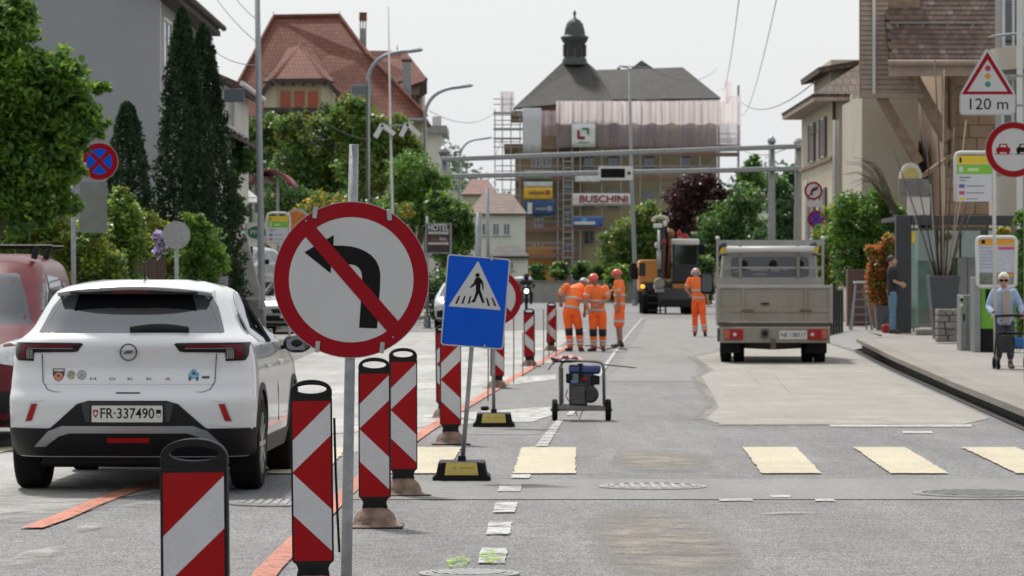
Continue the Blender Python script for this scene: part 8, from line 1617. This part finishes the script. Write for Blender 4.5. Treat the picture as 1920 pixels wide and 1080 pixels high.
def worker(lab, loc, J, face, helm, skin=M_skin, shorts=False, pads=True, muffs=False, sleeve=.75, ax=(1, 0, 0), ax2=None, name='person', cat='worker'):
    t = thing(name, lab, cat, loc, 0); ax2 = ax2 or ax
    pel, bel, che, nck, hd = [V(J[k]) for k in ('pel', 'bel', 'che', 'nck', 'hd')]
    b = MB(); F4 = head(b, hd, face, .1); b.path([nck - (hd - nck) * .5, nck, hd - (hd - nck) * .1], [.06, .056, .055], 10)
    torso(b, [pel, bel, che, nck], [.13, .13, .15, .055], [.095, .095, .1, .055], ax)
    for s in 'LR':
        limb(b, [J['sh' + s], J['el' + s], J['ha' + s]], [.05, .042, .03]); d_ = V(J['ha' + s]) - V(J['el' + s]); hand(b, J['ha' + s], V(J['ha' + s]) + d_, -1 if s == 'L' else 1)
        limb(b, [J['hip' + s], J['kn' + s], J['an' + s]], [.075, .05, .036])
    body = fuse(b, 'body', skin, t, .009); eyes(body, hd, F4, .1)
    sh = MB(); secs = torso(sh, [pel - (bel - pel) * .25, pel + (bel - pel) * .3, bel, che, che.lerp(nck, .62), nck], [.165, .16, .158, .19, .165, .075], [.125, .12, .118, .128, .10, .075], ax)
    for s in 'LR':
        a, e = V(J['sh' + s]), V(J['el' + s]); limb(sh, [a, a.lerp(e, sleeve)], [.073, .068])
    shirt = fuse(sh, 'shirt', M_hiv, t, .013)
    for u in (.25, .8): band_m = MB(); p = pel.lerp(bel, u) if u < .5 else bel.lerp(che, u - .5); band(band_m, p, .165 if u < .5 else .17, .128, ax, bel - pel, .05); band_m.build('reflective_band', M_ref, shirt, smooth=True)
    for s in 'LR':
        a, e = V(J['sh' + s]), V(J['el' + s]); q = MB(); x_, y_ = basis(e - a); p0 = a.lerp(e, sleeve * .82); dv = (e - a).normalized() * .02; q.loft([(p0 - dv, .075, .075, x_, y_), (p0 + dv, .074, .074, x_, y_)], 14); q.build('reflective_band', M_ref, shirt, smooth=True)
    tr = MB(); torso(tr, [pel - V((0, 0, .1)), pel, pel + (bel - pel) * .35], [.15, .172, .16], [.12, .132, .12], ax2)
    for s in 'LR':
        h, k, a = V(J['hip' + s]), V(J['kn' + s]), V(J['an' + s])
        if shorts: limb(tr, [h, h.lerp(k, .95)], [.1, .092])
        else: limb(tr, [h, k, a + (k - a) * .1], [.1, .08, .068])
    trou = fuse(tr, 'shorts' if shorts else 'trousers', M_hit, t, .013)
    for s in 'LR':
        h, k, a = V(J['hip' + s]), V(J['kn' + s]), V(J['an' + s])
        for u in ((.18, .36) if not shorts else (.62, .8)):
            c = a.lerp(k, u) if not shorts else h.lerp(k, u); dv = ((k - a) if not shorts else (k - h)).normalized(); x_, y_ = basis(dv); r_ = (.072 + .014 * u) if not shorts else .1; q = MB(); q.loft([(c - dv * .025, r_, r_, x_, y_), (c + dv * .025, r_, r_, x_, y_)], 14); q.build('reflective_band', M_ref, trou, smooth=True)
        if pads and not shorts: q = MB(); dv = (k - a).normalized(); x_, y_ = basis(dv); q.loft([(k - dv * .13, .08, .08, x_, y_), (k, .086, .086, x_, y_), (k + dv * .03, .084, .084, x_, y_)], 14); q.build('knee_pad', M_pad, trou, smooth=True)
        q = MB(); boot(q, a, J['toe' + s]); fuse(q, 'boot', M_shoe, t, .012, 2)
    if helm: 
        h_ = helmet(t, hd, F4, .1, helm)
        if muffs:
            x_, f_, u_, M_ = F4
            for sg in (-1, 1): MB().ell(hd + x_ * sg * .095 + u_ * -.01, (.03, .045, .055), 12, 8, M_).build('ear_muff', M_frame, h_, smooth=True)
            MB().ell(hd - f_ * .07 - u_ * .03, (.07, .05, .06), 12, 8, M_).build('neck_guard', M_helg, h_, smooth=True)
    return t
def at(px, py):                                          # a spot on the road
    p = G(px, py); return p, F / p.y
p, s_ = at(1078, 659)
worker('worker in orange bending forward with his back turned, grey helmet, beside the last beacon', p, dict(pel=(-.08, 0, .88), bel=(-.05, .05, 1.04), che=(.02, .2, 1.30), nck=(.12, .30, 1.42), hd=(.2, .37, 1.46), shL=(-.17, .16, 1.40), elL=(-.34, .22, 1.20), haL=(-.30, .36, 1.04), shR=(.2, .24, 1.30), elR=(.24, .36, 1.05), haR=(.22, .40, .86),
    hipL=(-.17, 0, .84), knL=(-.13, .02, .47), anL=(-.10, .0, .09), toeL=(-.16, .1, 0), hipR=(.02, 0, .84), knR=(.09, .04, .47), anR=(.12, .0, .09), toeR=(.16, .12, 0)), (.55, .7, -.5), M_helg, M_tan, ax=(1, -.15, -.12))
p, s_ = at(1121, 659)
worker('worker in orange helmet looking down, both hands joined on a tool, between two colleagues', p, dict(pel=(.0, 0, .86), bel=(-.01, -.02, 1.02), che=(-.02, -.06, 1.27), nck=(-.06, -.12, 1.43), hd=(-.1, -.19, 1.55), shL=(-.2, -.1, 1.36), elL=(-.27, -.16, 1.1), haL=(-.22, -.3, .93), shR=(.16, -.02, 1.36), elR=(.22, -.14, 1.12), haR=(.0, -.3, 1.0),
    hipL=(-.1, 0, .82), knL=(-.1, -.03, .46), anL=(-.09, .0, .09), toeL=(-.2, -.12, 0), hipR=(.09, 0, .82), knR=(.1, -.03, .46), anR=(.11, .02, .09), toeR=(.12, -.15, 0)), (-.5, -.75, -.45), M_helm, M_tan, ax=(1, .2, 0))
p, s_ = at(1160, 651)
worker('worker in orange shorts and helmet standing sideways with one arm hanging down', p, dict(pel=(.02, 0, .94), bel=(.02, 0, 1.1), che=(.02, 0, 1.36), nck=(.0, 0, 1.53), hd=(-.04, -.02, 1.65), shL=(-.05, -.17, 1.46), elL=(.0, -.2, 1.18), haL=(-.02, -.22, .93), shR=(.06, .17, 1.46), elR=(-.12, .22, 1.28), haR=(-.3, .15, 1.2),
    hipL=(.03, -.09, .9), knL=(.03, -.1, .5), anL=(.05, -.1, .09), toeL=(-.12, -.13, 0), hipR=(.01, .09, .9), knR=(-.02, .1, .5), anR=(.02, .11, .09), toeR=(-.15, .1, 0)), (-.92, -.3, -.12), M_helm, M_tan, shorts=True, ax=(.2, 1, 0))
p, s_ = at(1309, 631)
worker('worker in orange walking away beside the truck, pale helmet with ear muffs', p, dict(pel=(.02, 0, .98), bel=(.0, 0, 1.14), che=(-.04, .02, 1.4), nck=(-.06, .04, 1.58), hd=(-.06, .08, 1.69), shL=(-.22, .02, 1.5), elL=(-.31, .04, 1.24), haL=(-.2, .22, 1.12), shR=(.13, .02, 1.5), elR=(.21, .02, 1.22), haR=(.26, .06, .96),
    hipL=(-.07, 0, .94), knL=(-.08, .1, .52), anL=(-.08, .06, .09), toeL=(-.08, .3, 0), hipR=(.1, 0, .94), knR=(.12, -.06, .53), anR=(.17, -.22, .12), toeR=(.2, -.02, 0)), (0, .95, -.1), pm('pale_pink_helmet', (.5, .3, .27), .4, var=.05), M_skin, pads=False, muffs=True)

# ---- casual figures
def casual(lab, loc, J, face, shirt_m, trou_m, hair_m, skin, ax=(1, 0, 0), sleeve=1.0, open_m=None, shoe=M_shoe, glasses=False, hair_long=0, rz=0.0, sc=1.0, legl=1.0):
    t = thing('person', lab, 'person', loc, rz); t.scale = (sc,) * 3
    pel, bel, che, nck, hd = [V(J[k]) for k in ('pel', 'bel', 'che', 'nck', 'hd')]
    b = MB(); F4 = head(b, hd, face, .1); b.path([nck - (hd - nck) * .5, nck, hd - (hd - nck) * .1], [.06, .052, .05], 10); torso(b, [pel, bel, che, nck], [.13, .12, .14, .05], [.1, .095, .1, .05], ax)
    for s in 'LR':
        limb(b, [J['sh' + s], J['el' + s], J['ha' + s]], [.048, .038, .028]); d_ = V(J['ha' + s]) - V(J['el' + s]); hand(b, J['ha' + s], V(J['ha' + s]) + d_, -1 if s == 'L' else 1, .95, .9); limb(b, [J['hip' + s], J['kn' + s], J['an' + s]], [.075, .05, .036])
    body = fuse(b, 'body', skin, t, .009)
    if not glasses: eyes(body, hd, F4, .1)
    sh = MB(); torso(sh, [pel - (bel - pel) * .5, pel + (bel - pel) * .3, bel, che, che.lerp(nck, .62), nck], [.17, .165, .15, .18, .155, .07], [.125, .12, .11, .12, .10, .07], ax)
    for s in 'LR': a, e, h = V(J['sh' + s]), V(J['el' + s]), V(J['ha' + s]); limb(sh, [a, e, e.lerp(h, .85)] if sleeve >= 1 else [a, a.lerp(e, sleeve)], [.066, .056, .048] if sleeve >= 1 else [.068, .062])
    shirt = fuse(sh, 'cardigan' if open_m else 'shirt', shirt_m, t, .012)
    if open_m:
        q = MB(); q.loft([(pel + V((0, -.135, -.02)), .05, .012, (1, 0, 0), (0, 0, 1)), (bel + V((0, -.125, 0)), .055, .012, (1, 0, 0), (0, 0, 1))], 8)
        q = MB(); f_ = V((0, -1, 0)); q.prism([(-.065, pel.z - .06), (.065, pel.z - .06), (.06, bel.z), (.07, che.z), (.075, che.z + .1), (0, nck.z - .04), (-.075, che.z + .1), (-.07, che.z), (-.06, bel.z)], front(0, che.y - .142, 0), .05); q.build('blouse', open_m, shirt, bevel=.01)
    tr = MB(); torso(tr, [pel - V((0, 0, .1)), pel, pel + (bel - pel) * .3], [.14, .16, .15], [.11, .125, .115], ax)
    for s in 'LR': h, k, a = V(J['hip' + s]), V(J['kn' + s]), V(J['an' + s]); limb(tr, [h, k, a + (k - a) * (.1 if legl >= 1 else .35)], [.092, .07, .06])
    fuse(tr, 'trousers', trou_m, t, .012)
    for s in 'LR': q = MB(); boot(q, J['an' + s], J['toe' + s], .92); fuse(q, 'shoe', shoe, t, .011, 2)
    x, f, u, M = F4; hr = MB(); c = hd + u * .028 - f * .016
    for k in range(40):
        a, e = 2 * math.pi * (k * .618 % 1), math.asin(max(-.25, 1 - 1.25 * k / 40)); dv = V((math.cos(e) * math.cos(a), math.cos(e) * math.sin(a), math.sin(e)))
        if dv.y > .55 and dv.z < .35: continue
        hr.ell(c + M @ V((dv.x * .075, dv.y * .09, dv.z * .098)), (.026, .026, .026), 7, 5)
    fuse(hr, 'hair', hair_m, t, .010, 2)
    if glasses:
        g = MB(); 
        for sg in (-1, 1): g.ell(hd + f * .088 + x * sg * .036 + u * .01, (.034, .014, .024), 12, 8, M)
        g.path([hd + x * -.085 + u * .015, hd + f * .085 + x * -.06 + u * .012, hd + f * .098 + u * .016, hd + f * .085 + x * .06 + u * .012, hd + x * .085 + u * .015], .006, 6); g.build('sunglasses', M_sblack, t, smooth=True)
    return t
M_cardi = pm('pale_blue_knit', (.30, .40, .55), .85, var=.12, scale=12, bump=.3, bscale=60); M_blou = pm('pale_pink_blouse', (.36, .29, .26), .8, var=.06); M_whair = pm('white_hair', (.6, .57, .5), .8, var=.15, scale=30, bump=.4, bscale=60); M_jean = pm('blue_jeans', (.10, .19, .27), .85, var=.2, scale=7); M_blackt = pm('black_tshirt', (.012, .013, .018), .8, var=.2); M_dhair = pm('dark_hair', (.03, .022, .018), .7, var=.3, scale=30); M_print = pm('patterned_trousers', (.05, .055, .075), .8, var=.9, scale=28); M_purp = pm('purple_sandal', (.11, .05, .08), .7, var=.2)
dl = 52.3; pl2 = (XA(1884, dl), dl, zp(dl))
casual('elderly woman in pale blue cardigan and sunglasses pushing a walking frame', pl2, dict(pel=(-.02, 0, .80), bel=(-.02, -.01, .95), che=(-.02, -.03, 1.18), nck=(-.02, -.05, 1.33), hd=(-.03, -.08, 1.45), shL=(-.18, -.04, 1.26), elL=(-.27, -.03, 1.02), haL=(-.22, -.26, .90), shR=(.14, -.04, 1.26), elR=(.26, -.03, 1.02), haR=(.25, -.26, .91),
    hipL=(-.1, 0, .76), knL=(-.1, -.08, .42), anL=(-.11, .04, .08), toeL=(-.12, -.15, 0), hipR=(.07, 0, .76), knR=(.09, -.03, .42), anR=(.09, -.02, .08), toeR=(.11, -.2, 0)), (-.1, -1, -.08), M_cardi, M_print, M_whair, M_skin, open_m=M_blou, shoe=M_purp, glasses=True, legl=.8, sc=.915)
dm_ = 79.5
casual('man in black T-shirt and blue jeans standing sideways against the shelter column', (XA(1673, dm_), dm_, zp(dm_)), dict(pel=(.0, 0, .96), bel=(.0, 0, 1.12), che=(.0, 0, 1.38), nck=(-.02, 0, 1.54), hd=(.0, 0, 1.66), shL=(.02, -.17, 1.46), elL=(.03, -.2, 1.2), haL=(.2, -.12, 1.12), shR=(-.02, .17, 1.46), elR=(.02, .2, 1.2), haR=(.2, .12, 1.15),
    hipL=(.01, -.09, .92), knL=(.0, -.1, .5), anL=(-.02, -.1, .09), toeL=(.15, -.12, 0), hipR=(.0, .09, .92), knR=(.02, .1, .5), anR=(.04, .1, .09), toeR=(.2, .1, 0)), (.95, -.2, .15), M_blackt, M_jean, M_dhair, M_skin, ax=(-.15, 1, 0), sleeve=.7)
# ---- walking frame
t = thing('walking_frame', 'black four-wheeled walking frame with blue bag pushed by the woman', 'walking frame', (XA(1888, dl), dl - .55, zp(dl))); t.scale = (.93,) * 3; M_fr = pm('black_frame_tube', (.014, .014, .016), .4, .3, var=.15)
for sx in (-.25, .25):
    MB().path([(sx, .34, .92), (sx, .2, .90), (sx, .08, .84), (sx, .02, .58), (sx, -.18, .14)], .015, 8).build('frame_tube', M_fr, t, smooth=True); MB().path([(sx, .02, .58), (sx, .30, .14)], .014, 8).build('rear_leg', M_fr, t); MB().path([(sx, .36, .925), (sx, .24, .91)], .022, 8).build('hand_grip', M_rub, t); MB().path([(sx, .26, .87), (sx, .34, .86)], .008, 6).build('brake_lever', M_fr, t)
    for y in (-.2, .3): wt = MB(); wt.lathe([(.055, -.02), (.092, -.018), (.1, 0), (.092, .018), (.055, .02), (.055, -.02)], (sx, y, .1), 20, 'x'); wt = wt.build('wheel', M_tyre, t, smooth=True); MB().lathe([(.06, -.012), (.06, .012)], (sx, y, .1), 14, 'x').build('hub', M_zinc, wt)
MB().box((0, .05, .585), (.5, .3, .04)).build('seat', M_rub, t, bevel=.015); MB().path([(-.26, .1, .86), (0, -.02, .87), (.26, .1, .86)], .022, 8).build('back_bar', M_rub, t, smooth=True)
bg_ = MB(); bg_.rings([[V((.02, -.14, .34)), V((.2, -.14, .34)), V((.2, .1, .34)), V((.02, .1, .34))], [V((.0, -.16, .52)), V((.22, -.16, .52)), V((.22, .12, .52)), V((.0, .12, .52))]]); bg_.build('bag', pm('blue_bag', (.02, .1, .3), .7, var=.15), t, bevel=.03); MB().bar((-.25, -.05, .34), (.25, -.05, .34), .02, .02).build('cross_tube', M_fr, t); MB().box((-.1, -.1, .42), (.18, .14, .26)).build('dark_pouch', M_pad, t, bevel=.01)
# ---- motorcyclist far down the road
dmo = 158.0; zmo = zr(dmo); t = thing('motorcycle', 'dark motorcycle with its headlight on coming down the road', 'motorcycle', (XA(987, dmo), dmo, zmo))
for y in (0, 1.4): wt = MB(); wt.lathe([(.2, -.06), (.29, -.06), (.31, 0), (.29, .06), (.2, .06), (.2, -.06)], (0, y, .31), 24, 'x'); wt = wt.build('wheel', M_tyre, t, smooth=True); MB().lathe([(.2, -.02), (.2, .02)], (0, y, .31), 16, 'x').build('hub', M_zinc, wt)
for sx in (-.1, .1): MB().path([(sx, 0, .31), (sx * 1.3, .28, .95)], .03, 8).build('fork', M_zinc, t)
fa_ = MB(); fa_.ell((0, .3, .85), (.24, .22, .28), 14, 9); fa_.ell((0, .6, .82), (.18, .4, .16), 12, 8); fa_.ell((0, .7, .5), (.26, .35, .22), 12, 8); fuse(fa_, 'fairing', M_clad, t, .02); MB().box((0, 1.1, .78), (.28, .7, .12)).build('seat', M_rub, t, bevel=.04); MB().path([(-.36, .4, 1.02), (0, .32, 1.0), (.36, .4, 1.02)], .02, 8).build('handlebar', M_clad, t)
MB().lathe([(.11, .06), (.1, .08), (.01, .1)], (0, 0, .84), 16, 'y').build('headlight', pm('lit_headlight', (1, .95, .82), .2, var=0, emit=2.2), t)
for sx in (-1, 1): MB().ell((sx * .36, .3, 1.1), (.07, .02, .05), 10, 6).build('mirror', M_clad, t); MB().path([(sx * .2, .35, 1.0), (sx * .36, .3, 1.1)], .01, 6).build('mirror_arm', M_clad, t)
r = thing('person', 'motorcycle rider in dark jacket and black helmet riding towards the works', 'person', (XA(987, dmo), dmo + .75, zmo)); b = MB()
torso(b, [(0, .15, .82), (0, .12, 1.0), (0, 0, 1.25), (0, -.05, 1.38)], [.17, .17, .21, .08], [.14, .13, .13, .08], (1, 0, 0)); limb(b, [(-.2, 0, 1.32), (-.33, -.15, 1.12), (-.33, -.36, 1.02)], [.075, .06, .045]); limb(b, [(.2, 0, 1.32), (.33, -.15, 1.12), (.33, -.36, 1.02)], [.075, .06, .045])
for sx in (-1, 1): limb(b, [(sx * .12, .1, .84), (sx * .24, -.3, .72), (sx * .22, .05, .3)], [.1, .08, .06]); hand(b, (sx * .33, -.36, 1.02), (sx * .28, -.46, 1.02), sx, 1.0, 1.0)
for sx in (-1, 1): b.ell((sx * .22, -.02, .26), (.05, .13, .05), 10, 7)
fuse(b, 'body', M_pad, r, .016); hm = MB().ell((0, -.1, 1.5), (.13, .16, .15), 16, 12).build('helmet', M_sblack, r, smooth=True); MB().ell((0, -.19, 1.5), (.1, .08, .06), 12, 8).build('visor', M_glass2, hm, smooth=True)
